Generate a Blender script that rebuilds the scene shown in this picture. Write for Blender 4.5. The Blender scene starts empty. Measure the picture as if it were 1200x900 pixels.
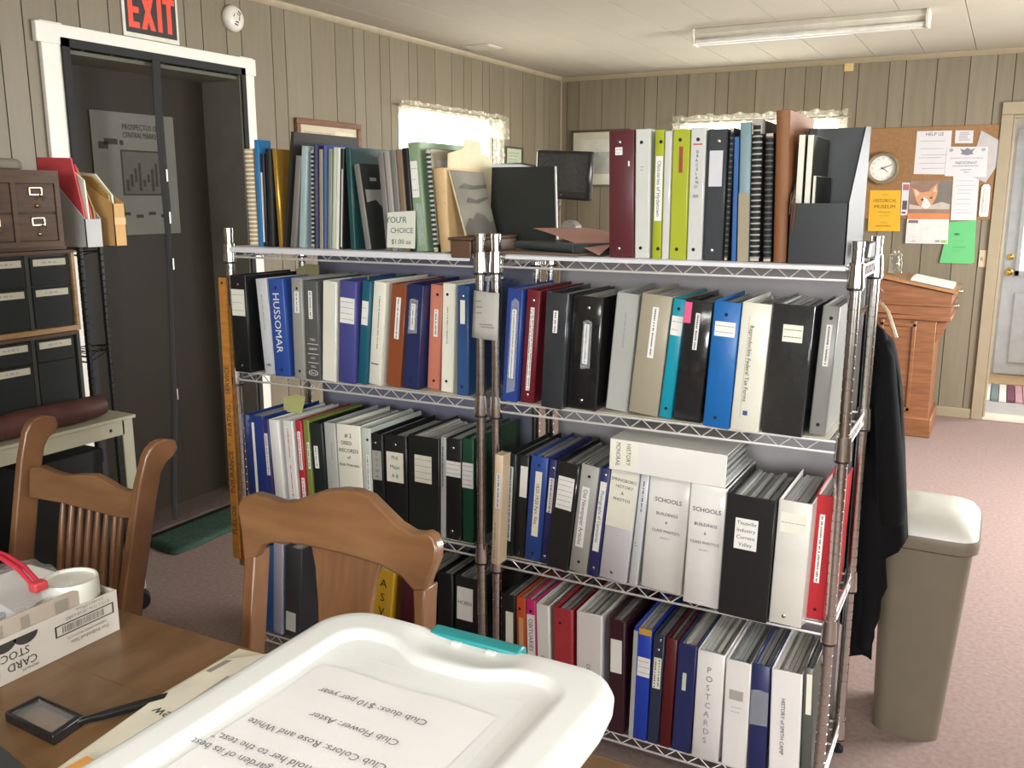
import bpy, bmesh, math, random
from mathutils import Vector, Matrix
random.seed(7)
scene = bpy.context.scene
COL = scene.collection
PI = math.pi

# ------------------------------------------------------------------ camera
cam_data = bpy.data.cameras.new('camera')
cam = bpy.data.objects.new('camera', cam_data)
COL.objects.link(cam)
cam_data.sensor_fit = 'HORIZONTAL'
cam_data.sensor_width = 36.0
cam_data.lens = 32.112
cam_data.clip_start = 0.02
RGT = (0.88151574, 0.47215379, 0.00089423); UPV = (-0.09491564, 0.17535253, 0.97991965); FWD = (-0.46251596, 0.86389947, -0.19939079)
cam.matrix_world = Matrix(((RGT[0], UPV[0], -FWD[0], 0.0), (RGT[1], UPV[1], -FWD[1], 0.0), (RGT[2], UPV[2], -FWD[2], 1.49), (0, 0, 0, 1)))
scene.camera = cam

# ------------------------------------------------------------------ sky and light
world = bpy.data.worlds.new('sky')
scene.world = world
world.use_nodes = True
wn = world.node_tree.nodes
wn['Background'].inputs[0].default_value = (0.98, 1.0, 0.94, 1)
wn['Background'].inputs[1].default_value = 6.0

def area(name, loc, target, sx, sy, watts, col=(1, 1, 1)):
    l = bpy.data.lights.new(name, 'AREA')
    l.shape = 'RECTANGLE'; l.size = sx; l.size_y = sy; l.energy = watts; l.color = col
    o = bpy.data.objects.new(name, l); COL.objects.link(o)
    o.location = loc
    o.rotation_euler = (Vector(target) - Vector(loc)).to_track_quat('-Z', 'Y').to_euler()
    return o

XL, YB, ZC = -3.262, 6.913, 2.432          # left wall, back wall, ceiling
XR, YF = 1.9, -3.0                          # right wall, wall behind the camera
# daylight in the window openings
area('daylight_left_window', (XL - 0.14, 5.28, 1.62), (0, 5.28, 1.5), 1.26, 0.84, 17, (1.0, 0.99, 0.92))
area('daylight_back_window', (-1.68, YB + 0.14, 1.58), (-1.68, 0, 1.45), 1.2, 0.84, 14, (1.0, 0.98, 0.9))
area('daylight_right_window', (XR + 0.05, 4.6, 1.45), (0, 4.4, 0.3), 2.2, 1.0, 270, (0.98, 0.99, 1.0))
area('daylight_near_right_window', (XR + 0.05, 0.2, 1.6), (0, 0.6, 1.2), 1.6, 1.0, 35, (0.96, 0.98, 1.0))
area('daylight_rear_window', (0.6, YF - 0.05, 1.75), (-0.7, 2.0, 1.0), 2.0, 1.0, 150, (0.96, 0.98, 1.0))
area('daylight_porch_window', (1.3, 7.9, 1.5), (-0.4, 6.4, 0.4), 1.0, 1.4, 45, (1.0, 0.99, 0.98))

area('added_ceiling_fill', (-0.5, -0.5, 2.345), (-0.5, -0.5, 0), 1.25, 0.14, 24, (1.0, 0.98, 0.95))  # added fill lamp out of view, brightens the tote lid

scene.view_settings.view_transform = 'Standard'
scene.view_settings.look = 'None'
scene.view_settings.gamma = 1.0
scene.view_settings.use_curve_mapping = False
scene.view_settings.exposure = 0.0
scene.cycles.max_bounces = 8
scene.cycles.diffuse_bounces = 5
scene.cycles.transparent_max_bounces = 12
scene.cycles.caustics_reflective = False
scene.cycles.caustics_refractive = False
scene.cycles.sample_clamp_indirect = 4.0

# ------------------------------------------------------------------ materials
def lin(h):
    h = h.lstrip('#')
    out = []
    for i in (0, 2, 4):
        c = int(h[i:i + 2], 16) / 255.0
        out.append(c / 12.92 if c <= 0.04045 else ((c + 0.055) / 1.055) ** 2.4)
    return (out[0], out[1], out[2], 1.0)

MATS = {}
def M(key, hexcol=None, rough=0.5, metal=0.0, var=0.08, scale=14.0, bump=0.0, bscale=120.0, coat=0.0, stretch=None, hex2=None, trans=0.0, emit=0.0, spec=0.5, sub=0.0, detail=3.0):
    if key in MATS: return MATS[key]
    m = bpy.data.materials.new(key); m.use_nodes = True
    nt = m.node_tree; n = nt.nodes; L = nt.links
    p = n['Principled BSDF']
    c1 = lin(hexcol)
    c2 = lin(hex2) if hex2 else tuple(c * (1 - 2 * var) for c in c1[:3]) + (1,)
    tc = n.new('ShaderNodeTexCoord')
    mp = n.new('ShaderNodeMapping')
    if stretch: mp.inputs['Scale'].default_value = stretch
    L.new(tc.outputs['Object'], mp.inputs['Vector'])
    nz = n.new('ShaderNodeTexNoise'); nz.inputs['Scale'].default_value = scale; nz.inputs['Detail'].default_value = detail
    L.new(mp.outputs[0], nz.inputs['Vector'])
    rp = n.new('ShaderNodeValToRGB'); rp.color_ramp.elements[0].position = 0.3; rp.color_ramp.elements[1].position = 0.7
    rp.color_ramp.elements[0].color = c2; rp.color_ramp.elements[1].color = c1
    L.new(nz.outputs['Fac'], rp.inputs['Fac'])
    L.new(rp.outputs['Color'], p.inputs['Base Color'])
    p.inputs['Roughness'].default_value = rough; p.inputs['Metallic'].default_value = metal
    p.inputs['Coat Weight'].default_value = coat; p.inputs['Coat Roughness'].default_value = 0.12
    p.inputs['Specular IOR Level'].default_value = spec
    p.inputs['Transmission Weight'].default_value = trans
    if emit:
        p.inputs['Emission Color'].default_value = c1; p.inputs['Emission Strength'].default_value = emit
    if bump:
        b = n.new('ShaderNodeBump'); b.inputs['Strength'].default_value = bump; b.inputs['Distance'].default_value = 0.004
        n2 = n.new('ShaderNodeTexNoise'); n2.inputs['Scale'].default_value = bscale; n2.inputs['Detail'].default_value = 2.0
        L.new(mp.outputs[0], n2.inputs['Vector']); L.new(n2.outputs['Fac'], b.inputs['Height'])
        L.new(b.outputs['Normal'], p.inputs['Normal'])
    MATS[key] = m
    return m

def see_through(key, hexcol, amount, rough=0.6, translucent=False, pattern=None):
    """cloth or screen with open weave: part diffuse, part clear"""
    if key in MATS: return MATS[key]
    m = bpy.data.materials.new(key); m.use_nodes = True
    nt = m.node_tree; n = nt.nodes; L = nt.links
    n.remove(n['Principled BSDF'])
    out = n['Material Output']
    d = n.new('ShaderNodeBsdfDiffuse'); d.inputs['Color'].default_value = lin(hexcol)
    base = d
    if translucent:
        t = n.new('ShaderNodeBsdfTranslucent'); t.inputs['Color'].default_value = lin(hexcol)
        mx0 = n.new('ShaderNodeMixShader'); mx0.inputs[0].default_value = 0.6
        L.new(d.outputs[0], mx0.inputs[1]); L.new(t.outputs[0], mx0.inputs[2]); base = mx0
    tr = n.new('ShaderNodeBsdfTransparent')
    mx = n.new('ShaderNodeMixShader'); mx.inputs[0].default_value = amount
    L.new(tr.outputs[0], mx.inputs[1]); L.new(base.outputs[0], mx.inputs[2])
    if pattern:
        tc = n.new('ShaderNodeTexCoord'); nz = n.new('ShaderNodeTexVoronoi'); nz.inputs['Scale'].default_value = pattern
        L.new(tc.outputs['Object'], nz.inputs['Vector'])
        rp = n.new('ShaderNodeMapRange'); rp.inputs[1].default_value = 0.1; rp.inputs[2].default_value = 0.5
        rp.inputs[3].default_value = min(1.0, amount + 0.2); rp.inputs[4].default_value = amount - 0.2
        L.new(nz.outputs['Distance'], rp.inputs[0]); L.new(rp.outputs[0], mx.inputs[0])
    L.new(mx.outputs[0], out.inputs['Surface'])
    MATS[key] = m
    return m

def wood(key, light, dark, rough=0.4, stretch=(2, 2, 18), scale=3.0, coat=0.15, bump=0.05):
    return M(key, light, rough=rough, hex2=dark, scale=scale, stretch=stretch, coat=coat, bump=bump, bscale=30, detail=6)

PALETTE = dict(black='1b1b1d', black2='232427', black3='1f2221', charcoal='33363a', charcoal2='2b2c2d', charcoal3='45464a', greywhite='d3d5d6', royal='3353a0',
    grey='9b9a92', grey2='8f8e88', grey3='a9a8a3', dgrey='5a5b59', greyk='56564f', cream='e6e3d3', violet='4a4b8c', tealdark='1c5b70', brown='8a4a2c', navy='252c56', navy2='22387a', navy3='2b4a93', navy4='262d5b', navy5='38518c',
    salmon='d0826c', slate='31507f', slate2='2c4288', maroon='6f1f28', maroon2='4a1b27', palegrey='aeaea8', beige='a39a85', cyan='1497ae', blue='1c67ad', blue2='2a5f9e', indigo='35356f', indigo2='30336b',
    white='e9e7e2', white2='e8e3e0', whiteg='cfd0c9', whitegloss='d3d3cf', offwhite='d9d5cc', red='b3303a', redb='b3262e', redc='b23a42', olive='7c8440', blackgreen='1d2724', palegreen='c3cbbf', green='16472f',
    pinkcream='e0c9a9', lilac='b9bbcf', lilacgrey='cfcdd2', yellow='d9a92e', orange='c1502a', magenta='c22c72', plum='3c1e28', plumred='5c2a30', cobalt='2440ac', navyk='2c3348', oxblood='57191c', lime='a8b02c',
    sky='80999f', blacktan='26241f', ledger='865631', tancomb='b49a72', skyblue='2f7db9', blackwhite='22242a', gold='c49a3c', blackboard='2a2520', photogrey='7d7a74', photogrey2='a19d95', photobrown='86705c', paleblue='a9bfc0',
    tan2='9d937c', sage='8c9478', tealgreen='1f4a4a', sagegreen='8ba282', greencomb='24382c', tanbook='c9a878', taupe='a8a49c', pink='e05a86', rust='a8402e', tan='c8a070', faint='8d8f92', type='55565a', ink='22242a', steel='b8b8b4', dark='17171a', giltink='d8c078')
TOUCH = dict(vinyl=(0.36, 0.10, 60, 0.0), gloss=(0.14, 0.35, 26, 0.7), clear=(0.26, 0.12, 40, 0.3), paperback=(0.45, 0.04, 60, 0.0), hardback=(0.6, 0.15, 200, 0.0), comb=(0.4, 0.05, 60, 0.0), magstack=(0.35, 0.05, 60, 0.1), board=(0.7, 0.03, 80, 0.0))
def cover_mat(kind, col):
    r, bmp, bs, ct = TOUCH[kind]
    if col == 'gold': return M('gold_foil_cover', 'd2a445', rough=0.3, metal=0.6, var=0.1)
    return M('%s_%s' % (kind, col), PALETTE[col], rough=r, bump=bmp, bscale=bs, coat=ct, var=0.04, scale=9)
def paper_mat(col):
    if col in ('steel',): return M('polished_steel', 'c9c9c6', rough=0.25, metal=1.0, var=0.02)
    return M('paper_' + col, PALETTE[col], rough=0.75, var=0.02, scale=40)

WIRE = M('zinc_wire', 'f2f0ee', rough=0.34, metal=0.6, var=0.02, scale=30)
CHROME = M('chrome', 'e2dfdc', rough=0.17, metal=1.0, var=0.04, scale=30)
BLACKPLASTIC = M('black_plastic', '18181a', rough=0.4)
PAGES = [M('page_white', 'cfcdc6', rough=0.8, hex2='b3b1aa', scale=3, stretch=(160, 1, 1)), M('page_sleeves', 'b9bab8', rough=0.35, hex2='7f807d', scale=3, stretch=(140, 1, 1)), M('page_cream', 'd2c7ae', rough=0.85, hex2='b3a78d', scale=3, stretch=(200, 1, 1))]

# ------------------------------------------------------------------ mesh helpers
WL = {}
_text_cache = {}
def text_geo(s):
    if s in _text_cache: return _text_cache[s]
    cu = bpy.data.curves.new('lettering_source', 'FONT'); cu.body = s; cu.size = 1.0; cu.resolution_u = 2
    ob = bpy.data.objects.new('lettering_source', cu)
    COL.objects.link(ob)
    bpy.context.view_layer.update()
    me = bpy.data.meshes.new_from_object(ob)
    vs = [(v.co.x, v.co.y) for v in me.vertices]; fs = [tuple(p.vertices) for p in me.polygons]
    bpy.data.objects.remove(ob); bpy.data.meshes.remove(me); bpy.data.curves.remove(cu)
    if vs:
        x0 = min(v[0] for v in vs); x1 = max(v[0] for v in vs)
        vs = [(x - (x0 + x1) / 2, y) for x, y in vs]; w = x1 - x0
    else: w = 0
    _text_cache[s] = (vs, fs, w)
    return _text_cache[s]

class MB:
    def __init__(s): s.v = []; s.f = []; s.mi = []
    def add(s, vs, fs, mi=0, T=None):
        o = len(s.v)
        s.v += [tuple(T @ Vector(v)) for v in vs] if T else [tuple(v) for v in vs]
        s.f += [tuple(i + o for i in f) for f in fs]; s.mi += [mi] * len(fs)
        return s
    def box(s, x0, y0, z0, x1, y1, z1, mi=0, T=None):
        return s.add([(x0, y0, z0), (x1, y0, z0), (x1, y1, z0), (x0, y1, z0), (x0, y0, z1), (x1, y0, z1), (x1, y1, z1), (x0, y1, z1)],
                     [(0, 3, 2, 1), (4, 5, 6, 7), (0, 1, 5, 4), (1, 2, 6, 5), (2, 3, 7, 6), (3, 0, 4, 7)], mi, T)
    def quad(s, a, b, c, d, mi=0, T=None): return s.add([a, b, c, d], [(0, 1, 2, 3)], mi, T)
    def prism(s, poly, axis, a, b, mi=0, T=None, fn=None):
        n = len(poly)
        def P(u, v, t): return {'x': (t, u, v), 'y': (u, t, v), 'z': (u, v, t)}[axis]
        va = [P(u, v, a) for u, v in poly]; vb = [P(u, v, b) for u, v in poly]
        vs = va + vb
        if fn: vs = [fn(*q) for q in vs]
        fs = [tuple(range(n)), tuple(range(2 * n - 1, n - 1, -1))] + [(i, i + n, (i + 1) % n + n, (i + 1) % n) for i in range(n)]
        return s.add(vs, fs, mi, T)
    def tube(s, pts, r, n=8, mi=0, T=None, closed=False, caps=True):
        pts = [Vector(p) for p in pts]; N = len(pts); vs = []; fs = []
        up = Vector((0, 0, 1)); prev = None
        for i, p in enumerate(pts):
            d = (pts[(i + 1) % N] - pts[i - 1]) if closed else (pts[min(i + 1, N - 1)] - pts[max(i - 1, 0)])
            d.normalize()
            if prev is None:
                a = d.cross(up) if abs(d.dot(up)) < 0.95 else d.cross(Vector((1, 0, 0)))
            else: a = prev - d * prev.dot(d)
            a.normalize(); prev = a; b = d.cross(a)
            rr = r[i] if isinstance(r, (list, tuple)) else r
            vs += [tuple(p + (a * math.cos(2 * PI * k / n) + b * math.sin(2 * PI * k / n)) * rr) for k in range(n)]
        M_ = N if closed else N - 1
        for i in range(M_):
            j = (i + 1) % N
            fs += [(i * n + k, i * n + (k + 1) % n, j * n + (k + 1) % n, j * n + k) for k in range(n)]
        if caps and not closed: fs += [tuple(range(n - 1, -1, -1)), tuple((N - 1) * n + k for k in range(n))]
        return s.add(vs, fs, mi, T)
    def lathe(s, prof, n=16, mi=0, c=(0, 0, 0), T=None):
        vs = []; fs = []
        for r, z in prof: vs += [(c[0] + r * math.cos(2 * PI * k / n), c[1] + r * math.sin(2 * PI * k / n), c[2] + z) for k in range(n)]
        for i in range(len(prof) - 1):
            fs += [(i * n + k, i * n + (k + 1) % n, (i + 1) * n + (k + 1) % n, (i + 1) * n + k) for k in range(n)]
        fs += [tuple(range(n - 1, -1, -1)), tuple((len(prof) - 1) * n + k for k in range(n))]
        return s.add(vs, fs, mi, T)
    def loft(s, loops, mi=0, capa=True, capb=True, T=None):
        n = len(loops[0]); vs = [p for l in loops for p in l]; fs = []
        for i in range(len(loops) - 1):
            fs += [(i * n + k, i * n + (k + 1) % n, (i + 1) * n + (k + 1) % n, (i + 1) * n + k) for k in range(n)]
        if capa: fs.append(tuple(range(n - 1, -1, -1)))
        if capb: fs.append(tuple((len(loops) - 1) * n + k for k in range(n)))
        return s.add(vs, fs, mi, T)
    def grid(s, rows, mi=0, T=None):
        m = len(rows[0]); vs = [p for r in rows for p in r]
        fs = [(i * m + j, i * m + j + 1, (i + 1) * m + j + 1, (i + 1) * m + j) for i in range(len(rows) - 1) for j in range(m - 1)]
        return s.add(vs, fs, mi, T)
    def text(s, body, o, X, Y, size, mi=0, maxw=None):
        vs, fs, w = text_geo(body)
        X = Vector(X); Y = Vector(Y); o = Vector(o)
        sx = size
        if maxw and w * size > maxw: sx = maxw / w
        return s.add([tuple(o + X * (x * sx) + Y * ((y - 0.35) * size)) for x, y in vs], fs, mi)

def build(mb, name, mats, parent=None, org=None, smooth=None, bevel=0.0, seg=2, local=False, solid=0.0):
    me = bpy.data.meshes.new(name)
    vs = mb.v
    if local: off = Vector((0, 0, 0)); loc = Vector((0, 0, 0)) if org is None else Vector(org)
    else:
        pw = WL.get(parent.name, Vector((0, 0, 0))) if parent else Vector((0, 0, 0))
        if org is None:
            if parent: org = pw
            else:
                xs = [v[0] for v in vs]; ys = [v[1] for v in vs]; zs = [v[2] for v in vs]
                org = Vector(((min(xs) + max(xs)) / 2, (min(ys) + max(ys)) / 2, min(zs)))
        org = Vector(org); off = org; loc = org - pw
    me.from_pydata([(v[0] - off[0], v[1] - off[1], v[2] - off[2]) for v in vs], [], mb.f)
    if not isinstance(mats, (list, tuple)): mats = [mats]
    for m in mats: me.materials.append(m)
    if len(mats) > 1: me.polygons.foreach_set('material_index', mb.mi)
    bm = bmesh.new(); bm.from_mesh(me)
    bmesh.ops.recalc_face_normals(bm, faces=bm.faces)
    bm.to_mesh(me); bm.free()
    if smooth:
        me.polygons.foreach_set('use_smooth', [True] * len(me.polygons))
        me.set_sharp_from_angle(angle=math.radians(smooth))
    me.update()
    o = bpy.data.objects.new(name, me); COL.objects.link(o)
    o.location = loc
    if parent: o.parent = parent
    if not local: WL[o.name] = Vector(org)
    if solid:
        sm = o.modifiers.new('thickness', 'SOLIDIFY'); sm.thickness = solid; sm.offset = 0
    if bevel:
        bv = o.modifiers.new('rounded_edges', 'BEVEL'); bv.width = bevel; bv.segments = seg; bv.limit_method = 'ANGLE'; bv.angle_limit = math.radians(40)
        me.polygons.foreach_set('use_smooth', [True] * len(me.polygons))
        me.set_sharp_from_angle(angle=math.radians(45))
    return o

def tag(o, label=None, cat=None, group=None, kind=None):
    if label: o['label'] = label
    if cat: o['category'] = cat
    if group: o['group'] = group
    if kind: o['kind'] = kind
    return o

def empty(name, loc, label=None, cat=None, group=None, kind=None):
    o = bpy.data.objects.new(name, None); COL.objects.link(o); o.location = loc; o.empty_display_size = 0.05
    WL[o.name] = Vector(loc)
    return tag(o, label, cat, group, kind)

def B(*a, mi=0): return MB().box(*a, mi=mi)

def place_copy(o, delta, name=None, parent=None):
    c = o.copy(); COL.objects.link(c); c.location = o.location + Vector(delta); c.parent = parent or o.parent
    return c

def copy_tree(o, parent=None):
    c = o.copy(); COL.objects.link(c)
    if parent: c.parent = parent
    for ch in list(o.children): copy_tree(ch, c)
    return c

# ------------------------------------------------------------------ room shell
WALLM = [M('panelling_%d' % i, h, rough=0.5, hex2=h2, scale=2.2, stretch=(9, 9, 0.8), bump=0.03, bscale=60, detail=5) for i, (h, h2) in enumerate((('7a6f5a', '6e6350'), ('776c57', '6b614d'), ('7d725d', '716753')))]
GROOVE = M('panelling_groove', '40351f', rough=0.8)
TRIMW = M('trim_white_paint', 'e2ded2', rough=0.45, var=0.03)
TRIMT = M('trim_tan_paint', '94866c', rough=0.5, var=0.04)
CEIL = M('ceiling_white', 'b4ac9b', rough=0.85, var=0.02, scale=5, bump=0.08, bscale=220)
CARPET = M('carpet_mauve', '947f78', rough=0.95, hex2='83716b', scale=60, bump=0.3, bscale=500, spec=0.1)

fl = build(MB().box(XL - 1.6, YF - 0.1, -0.1, XR + 0.1, YB + 0.1, 0.0), 'floor', CARPET); tag(fl, kind='structure', label='mauve looped carpet over the whole room')

def wall_with_planks(name, axis, pos, inward, a0, a1, seams, openings, z1=ZC):
    """backing sheet (dark in the grooves) and one plank per strip between two seams"""
    def pieces(lo, hi, z0=0.0, zt=z1):
        ops = [o for o in openings if o[1] > lo + 1e-6 and o[0] < hi - 1e-6]
        if not ops: return [(lo, hi, z0, zt)]
        o = ops[0]; out = []
        if o[0] > lo + 0.004: out.append((lo, o[0], z0, zt))
        if o[1] < hi - 0.004: out.append((o[1], hi, z0, zt))
        l, h = max(lo, o[0]), min(hi, o[1])
        if o[2] > z0 + 0.004: out.append((l, h, z0, o[2]))
        if o[3] < zt - 0.004: out.append((l, h, o[3], zt))
        return out
    def bx(mb, lo, hi, za, zb, d0, d1):
        d0, d1 = pos + inward * d0, pos + inward * d1
        if axis == 'x': mb.box(min(d0, d1), lo, za, max(d0, d1), hi, zb)
        else: mb.box(lo, min(d0, d1), za, hi, max(d0, d1), zb)
    back = MB()
    cuts = sorted(set([a0, a1] + [o[0] for o in openings] + [o[1] for o in openings]))
    for lo, hi in zip(cuts, cuts[1:]):
        for p in pieces(lo, hi): bx(back, p[0], p[1], p[2], p[3], -0.13, -0.006)
    w = build(back, name, GROOVE); tag(w, kind='structure')
    sm = [a0] + seams + [a1]
    for i, (lo, hi) in enumerate(zip(sm, sm[1:])):
        mb = MB()
        for p in pieces(lo + 0.0025, hi - 0.0025): bx(mb, p[0], p[1], p[2], p[3], -0.006, 0.0)
        if mb.v: build(mb, 'plank', WALLM[(i * 7) % 3], w, org=((pos, (lo + hi) / 2, 0) if axis == 'x' else ((lo + hi) / 2, pos, 0)))
    return w

SEAML = [-2.6 + 0.2 * k for k in range(23)] + [1.98, 2.08, 2.185, 2.283, 2.425, 2.525, 2.66, 2.78, 2.92, 3.055, 3.155, 3.3, 3.395, 3.6, 3.695, 3.89, 4.087, 4.243, 4.341, 4.487, 4.582, 4.775, 4.87, 5.067, 5.262, 5.414, 5.513, 5.662, 5.757, 5.96, 6.062, 6.256, 6.463, 6.612, 6.71]
SEAMB = [-3.203, -3.1, -2.903, -2.704, -2.551, -2.45, -2.301, -2.205, -2.001, -1.905, -1.706, -1.5, -1.358, -1.251, -1.1, -1.004, -0.807, -0.705, -0.513, -0.316, -0.16, -0.055, 0.9, 1.1, 1.25, 1.35, 1.5, 1.6, 1.8]
DOORY0, DOORY1, DOORZ = 2.42, 3.37, 2.05
W1 = (4.66, 5.90, 1.2, 2.035)
W2 = (-2.28, -1.08, 1.15, 2.07)
D2 = (-0.035, 0.86, 0.0, 2.02)
wl = wall_with_planks('wall_left', 'x', XL, 1, YF, YB, SEAML, [(DOORY0, DOORY1, -1, DOORZ), W1])
tag(wl, label='tan vertical plank panelling with white cased doorway and curtained window')
wb = wall_with_planks('wall_back', 'y', YB, -1, XL, XR, SEAMB, [W2, D2])
tag(wb, label='tan vertical plank panelling behind cork board and lectern')
# walls out of view: plain sheets with window openings
def plain_wall(name, axis, pos, th, a0, a1, ops):
    mb = MB(); cuts = sorted(set([a0, a1] + [v for o in ops for v in o[:2]]))
    for lo, hi in zip(cuts, cuts[1:]):
        o = [q for q in ops if q[0] < (lo + hi) / 2 < q[1]]
        for za, zb in ([(0, ZC)] if not o else [(0, o[0][2]), (o[0][3], ZC)]):
            if axis == 'x': mb.box(pos, lo, za, pos + th, hi, zb)
            else: mb.box(lo, pos, za, hi, pos + th, zb)
    return tag(build(mb, name, WALLM[0]), kind='structure')
plain_wall('wall_right', 'x', XR, 0.12, YF, YB, [(3.5, 5.7, 0.95, 1.95), (-0.6, 1.0, 1.1, 2.1)])
plain_wall('wall_front', 'y', YF - 0.12, 0.12, XL, XR, [(-0.4, 1.6, 1.25, 2.25)])

cl = build(MB().box(XL - 0.1, YF - 0.1, ZC + 0.012, XR + 0.1, YB + 0.1, ZC + 0.1), 'ceiling', M('ceiling_joint', '8f8778', rough=0.9)); tag(cl, kind='structure', label='white ceiling of long foot-wide panels')
x = -0.288
edges = [x + 0.3065 * k for k in range(-10, 10)]
edges = [XL] + [e for e in edges if XL + 0.02 < e < XR - 0.02] + [XR]
for lo, hi in zip(edges, edges[1:]):
    build(MB().box(lo + 0.0018, YF, ZC, hi - 0.0018, YB, ZC + 0.012), 'panel', CEIL, cl, org=((lo + hi) / 2, 2, ZC))

def trim(name, mb, mat=TRIMT, bevel=0.003, label=None): return tag(build(mb, name, mat, bevel=bevel), kind='structure', label=label)
# crown strips
trim('trim_1', MB().prism([(XL, ZC), (XL + 0.028, ZC), (XL + 0.02, ZC - 0.018), (XL, ZC - 0.03)], 'y', YF, YB), M('crown_strip', 'a89a80', rough=0.4), label='narrow tan crown strip along left wall')
trim('trim_2', MB().prism([(YB, ZC), (YB - 0.028, ZC), (YB - 0.02, ZC - 0.02), (YB, ZC - 0.036)], 'x', XL, XR), label='narrow tan crown strip along back wall')
trim('trim_3', B(XL, YB - 0.016, 0, XL + 0.016, YB, ZC - 0.03), label='tan corner strip where the two panelled walls meet')
trim('baseboard_back', B(XL, YB - 0.014, 0, -0.1, YB, 0.068), label='tan baseboard below back wall')
trim('baseboard_left', B(XL, 3.45, 0, XL + 0.014, YB, 0.068), label='tan baseboard below left wall')
# doorway in the left wall
d1 = empty('door_1', (XL, 2.9, 0), 'dark brown door behind the magnetic screen, wall poster on it', kind='structure')
build(MB().box(XL - 0.30, DOORY0 - 0.1, 0, XL - 0.25, DOORY1 + 0.1, 2.3), 'door_slab', M('door_dark_brown', '382d20', rough=0.5, var=0.1), d1)
jm = MB()
jm.box(XL - 0.25, DOORY1 - 0.0, 0, XL - 0.13, DOORY1 + 0.03, 2.3); jm.box(XL - 0.25, DOORY0 - 0.03, 0, XL - 0.13, DOORY0, 2.3); jm.box(XL - 0.25, DOORY0, 2.035, XL, DOORY1, 2.06)
jm.box(XL - 0.13, DOORY1 - 0.012, 0, XL, DOORY1, 2.05); jm.box(XL - 0.13, DOORY0, 0, XL, DOORY0 + 0.012, 2.05)
build(jm, 'jamb', M('jamb_grey_paint', '9c978a', rough=0.5), d1)
for nm, b in (('casing', (XL, 2.335, 0, XL + 0.02, 2.43, 2.14)), ('casing', (XL, 3.36, 0, XL + 0.02, 3.445, 2.14)), ('casing', (XL, 2.315, 2.06, XL + 0.024, 3.455, 2.135))):
    build(B(*b), nm, TRIMW, d1, bevel=0.003)
# magnetic insect screen hung in the doorway
scr = empty('screen_curtain', (XL + 0.022, 2.9, 0.02), 'black mesh magnetic screen curtain hanging in the white cased doorway', 'screen')
SCREEN = see_through('black_mesh', '2b2820', 0.42)
ym = 2.848
for ya, yb in ((2.44, ym), (ym, 3.35)):
    rows = []
    for i in range(9):
        zz = 2.07 - 2.04 * i / 8
        rows.append([(XL + 0.028 + 0.006 * math.sin(j * 1.3 + i) * (i / 8), ya + (yb - ya) * j / 10, zz) for j in range(11)])
    build(MB().grid(rows), 'mesh_panel', SCREEN, scr, smooth=60)
TAPE = M('black_webbing', '222221', rough=0.8)
build(B(XL + 0.02, 2.415, 2.055, XL + 0.031, 3.375, 2.087), 'border', TAPE, scr)
build(B(XL + 0.02, 2.415, 0.03, XL + 0.031, 2.447, 2.087), 'border', TAPE, scr)
build(B(XL + 0.02, 3.352, 0.03, XL + 0.031, 3.378, 2.087), 'border', TAPE, scr)
mid = MB()
pts = [(2.06, 2.853), (1.85, 2.846), (1.6, 2.849), (1.46, 2.852), (1.24, 2.847), (0.865, 2.831), (0.56, 2.817), (0.3, 2.79), (0.05, 2.77)]
ww = lambda z: 0.021 if z > 1.25 else 0.011
mid.grid([[(XL + 0.034, y - ww(z), z), (XL + 0.04, y, z), (XL + 0.034, y + ww(z), z)] for z, y in pts])
build(mid, 'centre_seam', TAPE, scr, solid=0.002)
for z in (1.56, 1.38, 1.18, 0.6): build(B(XL + 0.038, 2.855 if z > 1 else 2.825, z, XL + 0.043, 2.863 if z > 1 else 2.832, z + 0.05), 'magnet', M('magnet_steel', 'c6c6c2', rough=0.3, metal=0.9), scr)
# poster on the dark door
po = empty('poster', (XL - 0.24, 2.95, 1.34), 'large pale printed poster with framed picture, seen through screen', 'poster')
px = XL - 0.245
pm = MB().box(px, 2.72, 1.325, px + 0.003, 3.17, 1.86)
build(pm, 'sheet', M('poster_paper', 'aeaa9f', rough=0.8, var=0.08, scale=4), po)
pp = MB(); q = px + 0.004
def yq(mb, y0, z0, y1, z1, mi=0, d=0.0): mb.quad((q + d, y0, z0), (q + d, y1, z0), (q + d, y1, z1), (q + d, y0, z1), mi)
yq(pp, 2.86, 1.50, 3.10, 1.70, 0); yq(pp, 2.868, 1.508, 3.092, 1.692, 1, 0.0005)
for k in range(9): yq(pp, 2.88 + 0.023 * k, 1.52 + 0.02 * (k % 3), 2.895 + 0.023 * k, 1.57 + 0.025 * (k % 4), 0, 0.001)
pp.text('PROSPECTUS OF', (q + 0.001, 2.98, 1.80), (0, 1, 0), (0, 0, 1), 0.035, 0, 0.2); pp.text('CENTRAL MARKET', (q + 0.001, 2.98, 1.765), (0, 1, 0), (0, 0, 1), 0.035, 0, 0.2)
yq(pp, 2.75, 1.70, 2.80, 1.73); yq(pp, 2.78, 1.72, 2.85, 1.745); yq(pp, 2.86, 1.72, 2.88, 1.74)
for k in range(5): yq(pp, 2.78 + 0.07 * k, 1.40 + 0.012 * (k % 2), 2.82 + 0.07 * k, 1.415 + 0.012 * (k % 2))
build(pp, 'print', [M('poster_ink', '55524c', rough=0.8), M('poster_grey', '85827a', rough=0.8)], po)

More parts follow.
